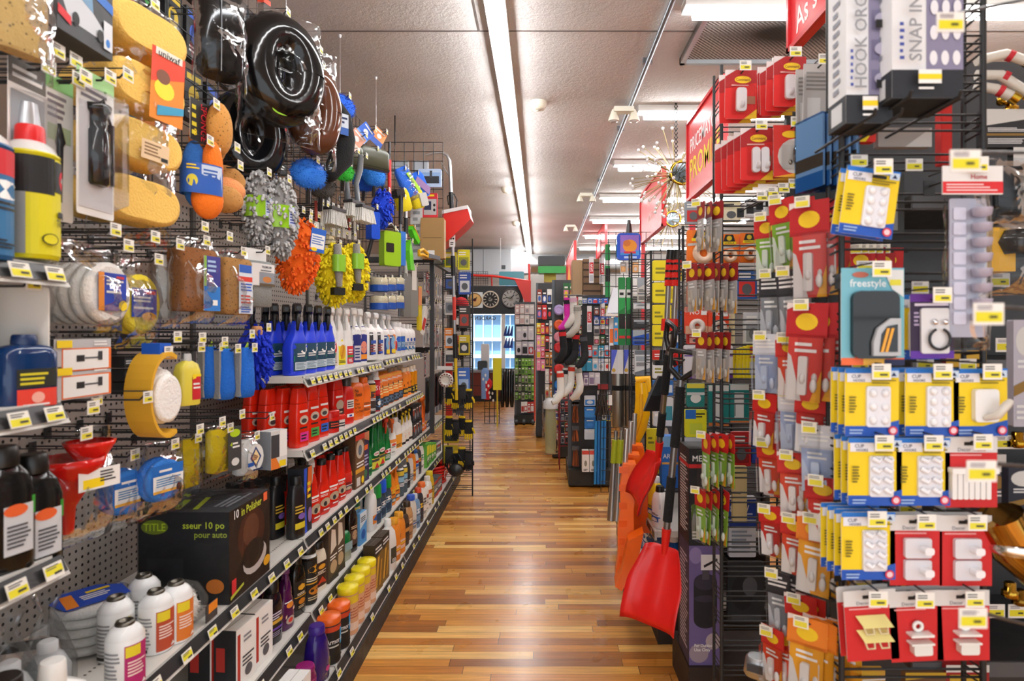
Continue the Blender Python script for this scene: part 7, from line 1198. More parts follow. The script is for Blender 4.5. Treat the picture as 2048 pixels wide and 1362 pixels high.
for i,(a,b,c,d,col,c2)in enumerate(((1440,405,1478,446,'#d9cfa8','#e8e0c4'),(1488,400,1530,436,'#c8cacc','#e0e2e4'),(1440,536,1468,600,'#d6caa0','#c9bc90'),(1470,540,1510,600,'#2a5a9c','#d8322a'),(1440,620,1466,690,'#d9cfa4','#c9bc90'),(1485,625,1520,690,'#cfd2d6','#8a8e94'),(1372,572,1402,610,'#d9641c','#2a2a2a'),(1372,668,1412,688,'#c82820','#e8b0a0'),(1500,860,1532,924,'#1a3f9c','#2a4fb0'),(1460,862,1498,930,'#c01c20','#8a1418'),(1515,440,1560,470,'#8a8d92','#c8c4bc'),(1520,600,1560,640,'#c86a2a','#d8d4cc'),(1512,780,1545,850,'#d8d2c0','#b8b2a0'),(1368,405,1400,450,'#8a929c','#c02a2a'))):
 pin('hardware_pack',a,b,c,d,YT+.02,col,[('r',.1,.1,.9,.6,Pm(c2)),('e',.5,.35,.25,.18,Pm('#5a5c60')),('l',.1,.7,.9,.92,2,WH)],['cream pack under the price tags','silver pack under the price tags','upper cream strip pack','blue and red pack','lower cream strip pack','white pack with grey picture','orange pack with black picture','flat red pack over the white packs','royal blue pack','red pack beside the royal blue one','grey pack at the top right','orange pack beside grey packs','cream pack low right','grey-red pack at the top left'][i]+' of the tape rack','hardware pack')
pin('putty_pack',1454,990,1508,1110,YT,'#d4d8de',[('r',0,.62,1,.95,Pm('#1c3f9c')),('t','80 W',.4,.8,.12,WH,.7),('l',.1,.64,.9,.74,2,Pm('#c8d4ee')),('r',0,.5,1,.6,Pm('#1c3f9c')),('l',.1,.06,.9,.46,6,Pm('#8a94a4'))],'white paper pack with navy label and white figures 80','paper pack')
pin('plastic_case',1452,1120,1525,1240,YT+.03,'#2c2f33',[('e',.4,.5,.3,.3,Pm('#1c1e22')),('r',.1,.05,.9,.14,Pm('#4a4d52')),('e',.6,.6,.2,.16,Pm('#5a5d62'))],'dark clear case low on the tape rack','case')
pin('putty_knife',1462,930,1490,1040,YT-.06,'#d9c890',[('r',.2,.0,.8,.9,Pm('#dccb98'))],'cream scraper hanging low on the tape rack','scraper')
dm=MB().box(-.065,-.085,0,.065,.085,.48,M('#5a4d78','m'))
dm.art([('r',0,0,1,1,Pm('#6a5a8c')),('e',.3,.1,.3,.08,Pm('#9a8a94')),('e',.75,.2,.24,.07,Pm('#b0a0a4')),('e',.2,.92,.2,.07,Pm('#8a7aa8')),('r',.14,.38,.86,.7,Pm('#16141c')),('e',.5,.38,.36,.07,Pm('#16141c')),('e',.5,.7,.36,.07,Pm('#2c2838')),('r',.4,.72,.62,.8,Pm('#4a4650')),('e',.5,.56,.36,.03,Pm('#2c2838')),('r',.36,.8,.96,.93,Pm('#e0dcdc')),('p',[(.44,.84),(.86,.9),(.88,.88),(.46,.82)],BK),('t','For Outdoor',.46,.17,.026,WH,.6),('t','Use Only',.4,.135,.026,WH,.5)],flat(-.065,0,.065,.48,-.085),.13,.48)
dm.art([('r',0,0,1,1,Pm('#3c3450')),('l',.1,.1,.9,.9,24,Pm('#c9c2d4'))],lambda u,v,d:(-.065-d,.085-.17*u,.48*v),.17,.48)
xd=at(1378,0,Y=2.45).x+.0665
place('disposer_carton',[('carton',dm)],(xd,2.54,.155),'tall purple carton with a black motor picture standing by the aisle','carton')
place('base_plinth',[('plinth',MB().box(xd-.07,2.44,0,1.05,2.74,.154,M('#2a1d16','m')))],(0,0,0),'low dark plinth under the tape rack','plinth')
pcb=carton(.13,.165,.39,'#17171a',[('r',0,0,1,1,Pm('#17171a')),('r',0,.8,1,.84,Pm('#c81f22')),('t','ME',.26,.9,.06,WH,.3),('r',.5,.7,.9,.78,YE),('l',.55,.71,.88,.77,2,BK),('e',.5,.3,.4,.14,Pm('#4a3f70')),('e',.5,.42,.16,.08,Pm('#16161a')),('l',.1,.06,.9,.16,3,WH)],side=[('r',0,0,1,1,Pm('#1c1a20')),('l',.1,.1,.9,.9,26,Pm('#c9c4c0')),('r',0,.8,1,.84,Pm('#c81f22'))])
place('pump_carton',pcb,(xd,2.54,.6355),'black carton with red line and yellow badge on the purple carton','carton')
gx=.555
gsp=[('kick_board',MB().box(gx+.01,2.92,0,1.1,4.5,.15,M('#241a14','m'))),('back_panel',MB().box(1.08,2.92,.15,1.1,4.5,1.3,M('#4a4642','w')))]
for z,x in((.19,gx-.02),(.54,gx-.005)):
 gsp.append(('shelf',MB().box(x+.012,2.925,z-.03,1.08,4.495,z,GREY),[('edge_strip',MB().box(x,2.925,z-.045,x+.011,4.495,z-.001,GREY)),('strip_insert',MB().box(x-.0015,2.93,z-.038,x-.0002,4.49,z-.008,STRIP))]))
place('shelf_unit',gsp,(0,0,0),'low shelf unit with blue washer jugs behind the red shovel','shelving')
for i in range(10):
 o=ob('price_tag',TAGM[i%3]);o.location=(gx-.0075,3.0+i*.15,.517);o.rotation_euler=(0,0,RIGHT);tag(o,'yellow price tag on the low shelf unit with washer jugs','price tag','price tags on the low unit')
jug=freeze(capped_bottle(.30,.15,.11,'#2a6ec0','#e8e8e6',[('r',0,.1,1,.9,Pm('#1c5fae')),('e',.5,.6,.36,.16,Pm('#dfe8f0')),('l',.1,.14,.9,.4,4,WH)],e=3,kind='T',capw=.3,caph=.09,sh=.66))
for r in range(2):
 for i in range(5):place('washer_jug',jug,(.66+.15*r,3.02+.165*i,.191),('%s washer jug from the near end on the lowest deck' if r==0 else 'rear-row washer jug, %s from the near end')%ORD[i]+', blue','jug',rz=RIGHT+.3)
cl=freeze(capped_bottle(.30,.14,.10,'#a9cbe4','#1a1c20',[('r',0,0,1,1,Pm('#dfeaf2')),('r',0,.1,1,.4,Pm('#8ab0d0'))],e=3,kind='T',capw=.3,caph=.1))
for i in range(4):place('washer_jug',cl,(.655,3.86+.15*i,.191),ORD[i]+' pale clear jug beyond the blue washer jugs','jug',rz=RIGHT+.2)
for i in range(8):
 a,b,c,n=[('#e9e9e6','#1a5fc0','#2a6ac8','white'),('#e2c41c','#c8281c','#202020','yellow'),('#2a66c4','#f0d21c','#e9e9e9','blue'),('#d8331c','#1a1a1a','#f0d21c','red')][i%4]
 place('bottle',capped_bottle(.2+.02*(i%3),.085,.06,a,['#1a1a1a','#e8e8e8'][i%2],lab(a,b,c,seed=100+i,pic=('#2a5aa0','#d8d8d0')),capw=.45),(.588,2.99+.11*i,.541),'%s, %s bottle from the near end above the washer jugs'%(n,ORD[i]),'bottle',rz=RIGHT+.4)
pin('arc_box',1318,868,1350,968,3.36,'#2a6fc4',[('t','ARC',.4,.62,.09,WH,.7),('r',0,.46,1,.5,Pm('#e0aa4a')),('r',0,.8,1,1,Pm('#7fb4e0'))],'blue box lettered ARC behind the snow tools','carton',dep=.08)
for i,(a,b,c,d,col,c2,lb)in enumerate(((1304,522,1362,562,'#f0e01c','#e0cc14','bright yellow pack, top'),(1304,566,1358,606,'#f2e21e','#c8b410','bright yellow pack, second'),(1304,610,1340,648,'#eedc1c','#d8c818','bright yellow pack, third'),(1304,650,1342,692,'#ecd91a','#c9c0a8','bright yellow pack, fourth'),(1304,700,1340,720,'#c8281e','#e8e4e0','red flat box'),(1304,724,1344,756,'#e4e6e8','#b8c0c8','white box, upper'),(1304,760,1344,790,'#2a6ab8','#d8e4f0','blue box'),(1304,794,1344,850,'#dfe2e4','#3a8a9a','white box, lower'),(1292,856,1318,900,'#e8d81c','#d0c018','yellow pack, lower'),(1292,904,1318,944,'#e4d41a','#3a3a1c','yellow pack with dark picture, lowest'),(1345,620,1366,760,'#1d5fa8','#2a3a4c','tall blue bag'))):
 pin('rack_pack',a,b,c,d,Y5-.03,col,[('r',.62,.2,.95,.7,Pm(c2)),('l',.08,.3,.55,.7,2,Pm('#8a8420' if col.startswith('#e')or col.startswith('#f')else '#ffffff'))],lb+' on the fourth rack','pack',dep=.03)
for i,(a,b,c,d,col,lb)in enumerate(((1274,556,1292,604,'#c4c2bc','grey mesh pad'),(1266,606,1298,618,'#d8dadc','white slim box'),(1264,660,1296,690,'#1d4fb0','deep blue bag'),(1266,640,1296,656,'#2c2e32','dark fitting pack'),(1268,700,1298,750,'#d4d6d8','pale clear pack'),(1270,770,1298,800,'#3a6ab0','blue card'),(1270,812,1298,850,'#c8ccd0','grey card'))):
 pin('rack_pack',a,b,c,d,Y6-.03,col,lab(col,'#9aa2aa','#6a7078',seed=120+i),lb+' on the fifth rack','pack',dep=.03)
def line(px0,py0,px1,py1,Y0,Y1_=None):return[at(px0,py0,Y=Y0),at(px1,py1,Y=Y1_ or Y0)]
for i,(dx,Yt)in enumerate(((0,2.86),(15,2.80))):
 A=lambda px,py:at(px+dx,py,Y=Yt)
 sp=[('shaft',MB().tube([A(1337,570),A(1331,700)],.0125,M('#a7a39e','s'),10)),('grip',MB().tube([A(1342,500),A(1340,520)],.02,M('#141414','p'),10).tube([A(1340,520),A(1337,572)],.019,M('#d6261c','f'),10)),('collar',MB().tube([A(1334,638),A(1332,662)],.025,M('#d6241c','p'),10)),('lower_shaft',MB().tube([A(1332,662),A(1327,706)],.011,M('#8d8a86','s'),10))]
 for q in range(3):sp[1][1].tube([A(1340.3-q*1.2,526+q*15),A(1340-q*1.2,530+q*15)],.0205,M('#141414','p'),10)
 sp.append(('scraper_head',MB().tube([A(1327,700),A(1325,724)],.017,M('#17181a','p'),8).box(*(A(1308,730)-Vector((0,.03,.0))),*(A(1345,720)+Vector((0,.03,0))),M('#1b1c1f','p'))))
 if i:sp.append(('brush_head',MB().tube([A(1330,708),A(1345,722)],[.03,.04],M('#cf1f1c','f'),10)))
 place('snow_brush',sp,(0,0,0),'telescopic snow brush with red foam grip, '+('left one' if i==0 else 'right one'),'snow brush')
A=lambda px,py,Y=2.9:at(px,py,Y=Y)
place('ice_scraper',[('handle',MB().tube([A(1342,690),A(1330,760)],.012,M('#16171a','p'),8)),('head',MB().loft([[tuple(A(1322,752)+Vector((x,y,0)))for x,y in((-.012,-.02),(.012,-.02),(.012,.02),(-.012,.02))],[tuple(A(1312,790)+Vector((x,y,0)))for x,y in((-.03,-.03),(.03,-.03),(.03,.03),(-.03,.03))],[tuple(A(1308,822)+Vector((x,y,0)))for x,y in((-.05,-.012),(.05,-.012),(.05,.012),(-.05,.012))]],M('#1a1c20','p'),True,False))],(0,0,0),'black ice scraper with wide blade below the snow brushes','ice scraper')
def shovel_blade(w,h,curl,col,ribs=3,t=.006):
 """scoop: w wide, h tall, curled forward at the lower edge, raised side lips; top centre at the origin"""
 m=MB();nx,nz=12,12;P=[]
 for s in(0,1):
  for j in range(nz+1):
   v=j/nz
   for i in range(nx+1):
    u=i/nx*2-1
    y=-curl*(math.sin(v*PI*.5)**1.6)*1-curl*.0+.0-abs(u)**6*.035*(1-.3*v)
    if ribs and.12<v<.8:y+=-.006*max(0,math.cos(u*PI*ribs))**6
    ww=w*(.62+.38*min(1,v*2.2))/2 if v<.46 else w/2
    P.append((u*ww,y+s*t,-h*v))
 k=(nx+1)*(nz+1);fs=[]
 for j in range(nz):
  for i in range(nx):
   a=j*(nx+1)+i;fs.append((a,a+1,a+nx+2,a+nx+1));fs.append((k+a+nx+1,k+a+nx+2,k+a+1,k+a))
 for i in range(nx):fs.append((i,k+i,k+i+1,i+1));b=nz*(nx+1)+i;fs.append((b,b+1,k+b+1,k+b))
 for j in range(nz):a=j*(nx+1);fs.append((a,a+nx+1,k+a+nx+1,k+a));b=a+nx;fs.append((b,k+b,k+b+nx+1,b+nx+1))
 return m.add(P,fs,M(col,'p'),True)
def xf(m,T):m.v=[tuple(T@Vector(v))for v in m.v];return m
def dgrip(z,col='#151517',w=.1):
 return MB().tube([(0,0,z),(-w/2,0,z+.04),(-w/2,0,z+.11),(w/2,0,z+.11),(w/2,0,z+.04),(0,0,z)],.012,M(col,'p'),8)
def shovel(w,h,curl,col,L,shaft='#8d8f92'):
 return[('blade',shovel_blade(w,h,curl,col)),('socket',MB().tube([(0,.002,-h*.12),(0,.0,.07)],[.012,.019],M(col,'p'),10)),('shaft',MB().tube([(0,0,.05),(0,0,L)],.0135,M(shaft,'s'),10)),('sleeve',MB().tube([(0,0,.1),(0,0,L*.42)],.018,M('#17181a','f'),10).tube([(0,0,L*.6),(0,0,L*.96)],.018,M('#17181a','f'),10)),('grip',dgrip(L))]
p=at(1330,1092,Y=2.40)
place('snow_shovel',shovel(.225,.285,.09,'#de1c18',.66),p,'big red snow shovel hanging upright, its blade nearest the floor','snow shovel',None,-.62,.10,0)
p=at(1316,912,Y=2.72)
place('snow_shovel',shovel(.2,.24,.08,'#d81a16',.5),p+Vector((.0,.0,.0)),'red snow shovel seen from its side behind the big one','snow shovel',None,-1.45,.3,0)
for pp,ln,rz_,ry_ in((at(1330,1092,Y=2.40),.72,-.62,.10),(at(1316,912,Y=2.72),.56,-1.45,.3)):
 t=pp+Matrix.Rotation(rz_,3,'Z')@Matrix.Rotation(ry_,3,'Y')@Vector((0,0,ln))
 tag(ob('display_hook',MB().tube([t+Vector((0,-.03,.02)),t+Vector((0,.0,.012)),(t.x,Y4+.0 if t.y<Y4 else Y5,t.z+.012),(.64,Y4 if t.y<Y4 else Y5,t.z+.012)],.004,M('#2a2b2d','k'),6)),'black arm carrying the '+('big red shovel' if ln>.6 else 'red shovel seen from its side'),'hook')
q=at(1282,764,Y=3.32);yl=MB()
pts=[(0,.0),(.008,-.09),(.006,-.17),(-.012,-.25),(-.04,-.32)]
rg=[]
for j,(x,z)in enumerate(pts):
 wx=[.032,.038,.042,.042,.036][j];rg.append([(x+a,y,z)for a,y in((-wx,-.05),(wx*.9,-.06),(wx,-.03),(wx*.7,.05),(-wx*.8,.06),(-wx,.0))])
yl.loft(rg,M('#f3b60e','g'),True,True)
place('sled_scoop',[('blade',yl),('socket',MB().tube([(-.03,-.03,.01),(.035,-.03,.02),(.035,-.03,-.05)],.022,M('#f0b20c','p'),10)),('rib',MB().tube([(.0,-.056,-.06),(.0,-.058,-.17),(-.03,-.054,-.28)],.01,M('#e9a808','p'),6))],q,'glossy yellow curved scoop seen from its side','snow shovel',None,-.15)
for i in range(3):
 q=at(1266-8*i,888+18*i,Y=3.2-.13*i);h=.34 if i else.28
 m=MB();rg=[]
 for j in range(6):
  v=j/5;xx=.02-.03*v*(1 if i else-1);wx=.03+.008*(j%2)
  rg.append([(xx+a,y,-h*1.6*v)for a,y in((-wx,-.045),(wx,-.055),(wx,.045),(-wx,.055))])
 m.loft(rg,M('#f4680f','p'),True,False)
 for j in range(6):m.box(-.03,-.05,-h*1.5*(j+.5)/6,.02,-.044,-h*1.5*(j+.5)/6+.03,M('#ec5c08','p'))
 sp=[('blade',m),('shaft',MB().tube([(.0,0,-.02),(.01,0,.16)],.013,M('#c9c9c6','s'),8))]
 if i==1:sp.append(('shaft',MB().box(-.03,-.04,-h*1.6-.2,.035,.04,-h*1.6,M('#151516','p'))));
 place('snow_shovel',sp,q,('right','middle','left')[i]+' of the orange shovels stacked edge-on','snow shovel',None,-.1)
q=at(1262,1085,Y=2.82);m=MB();m.loft([[(-.02,-.04,.02),(.05,-.05,.06),(.06,.05,.06),(-.01,.05,.02)],[(-.05,-.05,-.12),(.02,-.05,-.09),(.03,.05,-.09),(-.04,.05,-.12)],[(-.08,-.06,-.18),(-.05,-.06,-.2),(-.04,.06,-.2),(-.07,.06,-.18)]],M('#f0640e','p'),True,False)
tag(ob('shovel_scoop',m),'orange scoop edge jutting into the aisle near the floor','snow shovel').location=q
tag(ob('tool_band',MB().body([(0,.07,.05),(.2,.07,.05)],M('#121213','p'),3).art([('t','SCOOP',.5,.5,.09,YE,.8,PI/2)],flat(-.03,.0,.03,.2,-.0255),.06,.2)),'black band with yellow lettering under the orange shovels','band').location=at(1270,1060,Y=3.3)
for i in range(4):
 A=lambda px,py:at(px+11*i,py,Y=3.95-.04*i)
 place('push_broom',[('sleeve',MB().tube([A(1232,880),A(1228,926)],.024,M('#a9b41c','m'),8)),('pole',MB().tube([A(1232,862),A(1224,1042)],.013,M('#a9abad','s'),8)),('blade',MB().tube([A(1228,926),A(1222,1040)],[.018,.03],M('#b9bbbc','s'),6))],(0,0,0),ORD[i]+' silver tool with lime sleeve from the left','tool')
for i in range(2):
 q=at(1236+25*i,702,Y=4.35)
 place('sunshade',[('roll',MB().body([(-.54,.075,.06),(-.53,.082,.068),(-.02,.084,.07),(0,.075,.06)],M('#9a978f','s'),2.4)),('strap',MB().body([(-.28,.086,.072),(-.245,.086,.072)],M('#111112','f'),2.4)),('header',MB().box(-.042,-.042,-.16,.042,-.036,.01,M('#e8e6ea','m')).art([('p',[(.0,.1),(.5,.95),(.5,1),(0,1)],Pm('#5a6ae0')),('r',.55,0,.95,1,Pm('#eeecee')),('e',.2,.15,.16,.08,Pm('#d8b040'))],flat(-.042,-.16,.042,.01,-.042),.084,.17))],q,('left','right')[i]+' rolled silver sunshade with black strap','sunshade',None,-.25)
for i in range(2):
 a,b=1236+15*i,1248+15*i
 pin('wiper_carton',a,556,b,690,4.2,'#1a7a3a',[('r',0,.24,1,.46,BK),('r',0,.7,1,.82,Pm('#d8dad6')),('l',.1,.72,.9,.8,1,BK),('r',0,.1,1,.14,Pm('#d0242a')),('e',.5,.62,.3,.03,Pm('#c8303a')),('p',[(0,.5),(1,.56),(1,.7),(0,.7)],Pm('#2a9a4c'))],('left','right')[i]+' long green wiper carton with black band','wiper carton',dep=.05)
pin('wiper_carton',1210,490,1219,596,5.98,'#1f8a44',[('r',0,.3,1,.55,BK),('r',0,.6,1,.7,WH)],'farther green wiper carton left of the blue sled','wiper carton',dep=.05)
def sign(px0,px1,top,bot,X,lines,label,post=True):
 y0,y1=yof(px1,X),yof(px0,X);w=y1-y0
 z1=at(px0,top,X=X).z;z0=at(px0,bot,X=X).z;h=z1-z0
 m=MB().box(X,y0,z0,X+.03,y1,z1,M('#d8232a','p'));m.box(X-.012,y0,z0,X,y0+.02,z1,M('#c41a22','p')).box(X-.012,y1-.02,z0,X,y1,z1,M('#c41a22','p')).box(X-.012,y0,z1-.02,X,y1,z1,M('#c41a22','p')).box(X-.012,y0,z0,X,y1,z0+.02,M('#c41a22','p'))
 l=MB().art(lines,lambda u,v,d:(X-.0005-d,y1-w*u,z0+h*v),w,h,.0006)
 sp=[('panel',m),('lettering',l)]
 if post:sp.append(('post',MB().box(X+.0,y1-.06,1.2,X+.04,y1-.02,z0,M('#c8202a','p'))))
 return place('topper_sign',sp,(0,0,0),label,'sign')
sign(1375,1446,247,405,1.03,[('t','PRICEMATCH',.5,.66,.17,WH,.8),('t','PROMISE',.52,.36,.26,Pm('#f2d21c'),.86)],'red topper sign with white and yellow lettering, PROMISE')
sign(1281,1326,392,490,1.03,[('t','As seen',.5,.68,.16,Pm('#f4b8b0'),.7),('t','on TV',.5,.38,.16,Pm('#f4b8b0'),.6)],'red topper sign with faint lettering in the middle distance')
sign(1193,1211,466,520,1.03,[('p',[(.1,.2),(.5,.2),(.3,.7)],Pm('#f0c8c0'))],'small plain red topper sign far back')
sign(1134,1149,520,614,.52,[('p',[(.0,.3),(.6,.4),(.3,.8)],Pm('#f0a02a'))],'narrow red and orange topper sign over the socks',False)
sign(1578,1700,-20,108,1.03,[('t','As seen',.48,.44,.36,WH,1.3,.12)],'red topper sign with white lettering at the top right',False)
def burst(px,py,Y,rad,label,hub='#2a2826',seed=0,n=95):
 c=at(px,py,Y=Y);r=random.Random(seed);sp=[('hub',MB().ball((0,0,0),.06,.06,.06,M(hub,'c'),14,8)),('ring',MB().tube([(.03+.085*math.cos(2*PI*i/24),-.07,.085*math.sin(2*PI*i/24))for i in range(25)],.012,M('#c9a23a','c'),8).loft([[(.03+.08*math.cos(2*PI*i/20),-.068,.08*math.sin(2*PI*i/20))for i in range(20)],[(.03,-.068,0)]*20],M('#4a5054','c'),False))]
 for i in range(n):
  z=r.uniform(-1,1);t=r.uniform(0,2*PI);q=math.sqrt(1-z*z);d=Vector((q*math.cos(t),q*math.sin(t),z));L=rad*r.uniform(.75,1)
  sp.append(('ray',MB().tube([d*.05,d*L],.0026,M('#b0a070','s'),4).ball(tuple(d*L),.013,.013,.013,M('#f6f8fa','g'),6,4)))
 ch=MB()
 z=.1
 while c.z+z<CEIL-.01:ch.tube([(0,0,z),(.012,0,z+.018),(0,0,z+.036),(-.012,0,z+.018),(0,0,z)],.0035,M('#232323','s'),5);z+=.034
 sp.append(('chain',ch));return place('burst_lamp',sp,c,label,'hanging lamp')
burst(1352,350,4.68,.37,'nearer burst lamp with wire rods and crystal beads',seed=3)
burst(1338,440,6.9,.42,'farther burst lamp with black hub behind the red sign','#141414',seed=4)
# ---------------------------------------------------------------- the far end of the aisle
def boxpx(px0,py0,px1,py1,Y,dep,mat,bev=0):
 a,b=at(px0,py0,Y=Y),at(px1,py1,Y=Y);return MB().box(a.x,Y,b.z,b.x,Y+dep,a.z,mat,bev)
def fill(px0,py0,px1,py1,Y,nx,ny,pal,where,cat='hanging pack',gap=.05):
 """rows of small packs hung on a rack that faces the camera"""
 w,h=(px1-px0)/nx,(py1-py0)/ny;k=0
 for r in range(ny):
  for c in range(nx):
   k+=1;c1,c2=R.choice(pal),R.choice(pal)
   x0,y0=px0+w*(c+gap*R.random()),py0+h*(r+gap*R.random())
   pin('hanging_pack',x0,y0,x0+w*(.98-gap),y0+h*(.95-gap*R.random()),Y-.03*R.random(),c1,[('r',.08,.1,.92,.6,Pm(c2)),('e',.5,.36,.28,.18,Pm(R.choice(pal))),('r',.2,.7,.8,.8,WH)],'%s pack in row %s, %s'%(ORD[c],ORD[r],where),cat,None,.025)
HY=10.4
hb=boxpx(918,572,1046,628,HY,.05,M('#141416','w'));hb.box(at(922,0,Y=HY).x,HY+.01,0,at(922,0,Y=HY).x+.04,HY+.05,at(0,628,Y=HY).z,M('#141416','w')).box(at(1040,0,Y=HY).x,HY+.01,0,at(1040,0,Y=HY).x+.04,HY+.05,at(0,628,Y=HY).z,M('#141416','w'))
tag(ob('header_board',hb),'black header board carrying three clocks at the back of the aisle','board')
def clock(px,py,r,dial,rim,label,sq=False,ticks=12):
 c=at(px,py,Y=HY-.002);rr=r*HY/F;m=MB();T=lambda k,y:[(k*rr*math.cos(2*PI*i/28),y,k*rr*math.sin(2*PI*i/28))for i in range(28)]
 if sq:m.box(-rr*1.12,-.02,-rr*1.12,rr*1.12,0,rr*1.12,M('#c9c9c6','s'))
 m.loft([T(1,0),T(1,-.04),T(.86,-.04),T(.84,-.025)],M(rim,'p'))
 f=MB().art([('e',.5,.5,.43,.43,Pm(dial))]+[('p',[(.5+.40*math.cos(a-.06),.5+.40*math.sin(a-.06)),(.5+.40*math.cos(a+.06),.5+.40*math.sin(a+.06)),(.5+.26*math.cos(a+.05),.5+.26*math.sin(a+.05)),(.5+.26*math.cos(a-.05),.5+.26*math.sin(a-.05))],Pm('#e4e0d4' if dial[1]<'8' else '#1c1a18'))for a in[2*PI*i/ticks for i in range(ticks)]]+[('e',.5,.5,.12,.12,Pm('#7a2c24' if sq else '#8a8880'))],flat(-rr,-rr,rr,rr,-.0405),2*rr,2*rr)
 h=MB().tube([(0,-.05,0),(rr*.3,-.05,rr*.35)],.008,BK,5).tube([(0,-.05,0),(-rr*.5,-.05,rr*.12)],.007,BK,5)
 return place('wall_clock',[('case',m),('dial',f),('hands',h)],c,label,'clock')
clock(950,600,14,'#d9b06a','#8a6a3a','square framed clock with tan dial, left of the three clocks',True,0)
clock(981,599,17,'#1c1b1a','#d8d0bc','black and cream spoked clock, middle of the three clocks')
clock(1022,597,20,'#a9a8a4','#3a3a3c','largest grey clock, right of the three clocks')
place('grid_panel',[('wires',grid_panel(.44,.24,.04,.04,.0035))],at(950,571,Y=HY+.02),'small wire grid standing on the black header board','wire grid')
tag(ob('storage_tote',boxpx(998,543,1048,571,HY+.03,.2,M('#4f8f9c','g'),.02)),'blue-green tote on the black header board','tote')
A=lambda px,py:at(px,py,Y=HY-.08)
place('wheelbarrow',[('frame',MB().tube([A(924,550),A(985,552),A(1058,562)],.02,M('#cf2a20','p'),8).tube([A(983,552),A(984,572)],.015,M('#c0261e','p'),6).tube([A(1058,528),A(1061,640)],.02,M('#cf2a20','p'),6)),('tray',MB().prism([(v.x,v.z)for v in(A(1030,561),A(1062,562),A(1062,610),A(1052,612),A(1042,585))],HY-.16,HY-.05,M('#c8281e','p')))],(0,0,0),'red frame with a red tray lying on top of the header board','frame')
ct=boxpx(926,745,1010,800,13.0,.5,M('#6e2a1c','m'));p=at(926,742,Y=13.0);ct.box(p.x-.05,12.95,p.z-.03,at(1012,0,Y=13).x,13.55,p.z+.02,M('#8d8f92','w'));ct.box(p.x,12.995,.0,at(1010,0,Y=13).x,13.0,.12,M('#17120f','m')).box(p.x,12.992,.33,at(1010,0,Y=13).x,13.0,.345,M('#3c1810','m'))
tag(ob('counter',ct),'red-brown counter under the window at the back','counter')
tag(ob('register',boxpx(955,722,974,741,13.1,.2,M('#2a2c30','p'),.03)),'small dark machine on the red-brown counter','machine')
tag(ob('white_jug',boxpx(962,688,978,741,13.25,.15,M('#eef1f3','p'),.03)),'white container on the counter against the window','container')
for i in range(6):tag(ob('blue_brush',MB().tube([at(1013+6*(i%3),652+24*(i//3),Y=11),at(1010+6*(i%3),672+24*(i//3),Y=11)],[.01,.035],M('#2a4aa8','p'),6)),ORD[i]+' blue tapering brush from the top left beside the window','brush')
ys_=boxpx(986,716,1003,780,9.6,.02,M('#e6df2a','m'));ys_.box(at(993,0,Y=9.6).x,9.605,0,at(996,0,Y=9.6).x,9.615,at(0,780,Y=9.6).z,M('#c9b41c','p'))
tag(ob('price_sign',ys_),'yellow and orange standing sign at the end of the aisle','sign')
for i,(a,b,c,d,col,lb)in enumerate(((968,757,984,798,'#c81f2a','red bag'),(976,772,992,800,'#1c1b1c','black dotted bag'),(964,736,976,796,'#7a9ad0','blue and pink bag'))):
 m=MB().body([(-(d-b)*.0082,.12,.08),(-.05,.13,.1),(0,.06,.03)],M(col,'f'),3)
 o=place('toy_bag',[('bag',m),('dots',MB().art([('e',.3,.5,.12,.1,WH),('e',.7,.3,.12,.1,WH),('e',.6,.75,.12,.1,WH)],flat(-.06,-.3,.06,-.05,-.053),.12,.25))],at((a+c)/2,b,Y=9.8),lb+' on the wire stand before the counter','bag')
place('wire_rack',[('wires',grid_panel(.24,.85,.08,.12,.006))],(at(984,0,Y=9.9).x,9.9,0),'small wire stand before the red-brown counter','wire rack')
PAL=['#b9b6b2','#1d1e22','#c82a2a','#e8e6e2','#3a5aa8','#d8c42a','#6a6d72','#2f6a3c','#8a3a2a','#d87a9a','#44474d']
def stand(px0,px1,pytop,Y,dep,label,base=.14,col='#3a3b3f'):
 x0,x1=at(px0,0,Y=Y).x,at(px1,0,Y=Y).x;zt=at(0,pytop,Y=Y).z
 return place('display_stand',[('back_panel',MB().box(x0,Y,base,x1,Y+.04,zt,M(col,'w'))),('base',MB().box(x0,Y-.14,.02,x1,Y+dep,base,M('#26241f','m'))),('post',MB().box(x0,Y-.02,base,x0+.03,Y,zt,M('#55585c','s'))),('post',MB().box(x1-.03,Y-.02,base,x1,Y,zt,M('#55585c','s')))],(0,0,0),label,'display stand')
stand(1029,1070,604,9.95,.3,'grey rolling display stand full of packs at the end of the aisle')
fill(1030,608,1069,650,9.9,4,2,['#d8d4d0','#e9e6e2','#8a8d92','#c8a9a4'],'white packs at the top of the rolling stand')
fill(1032,652,1068,712,9.9,3,2,['#c9c6d0','#1e1f24','#b8342c','#d6d3d8'],'flashlights on the rolling stand')
fill(1030,716,1069,800,9.9,6,5,['#3a5a24','#5a8a2a','#7ab03a','#2c3020','#8a8d7a'],'green tools on the rolling stand')
fill(1042,803,1068,826,9.9,4,1,['#e6e4e0','#b8342c'],'white tools at the foot of the rolling stand')
for i in range(3):tag(ob('wader_bag',MB().body([(0,.05,.08),(.1,.073,.14),(.57,.07,.12),(.62,.04,.04)],M('#15171a','g'),2.4)),ORD[i]+' black glossy bag from the left hanging on the rolling stand','bag').location=at(1005+9.4*i,814,Y=9.86-.0*(i%2))
tag(ob('metal_rod',MB().tube([at(1034,738,Y=9.86),at(1000,738,Y=9.86)],.012,M('#5a5d60','s'),6)),'grey rod carrying the black glossy bags','rod')
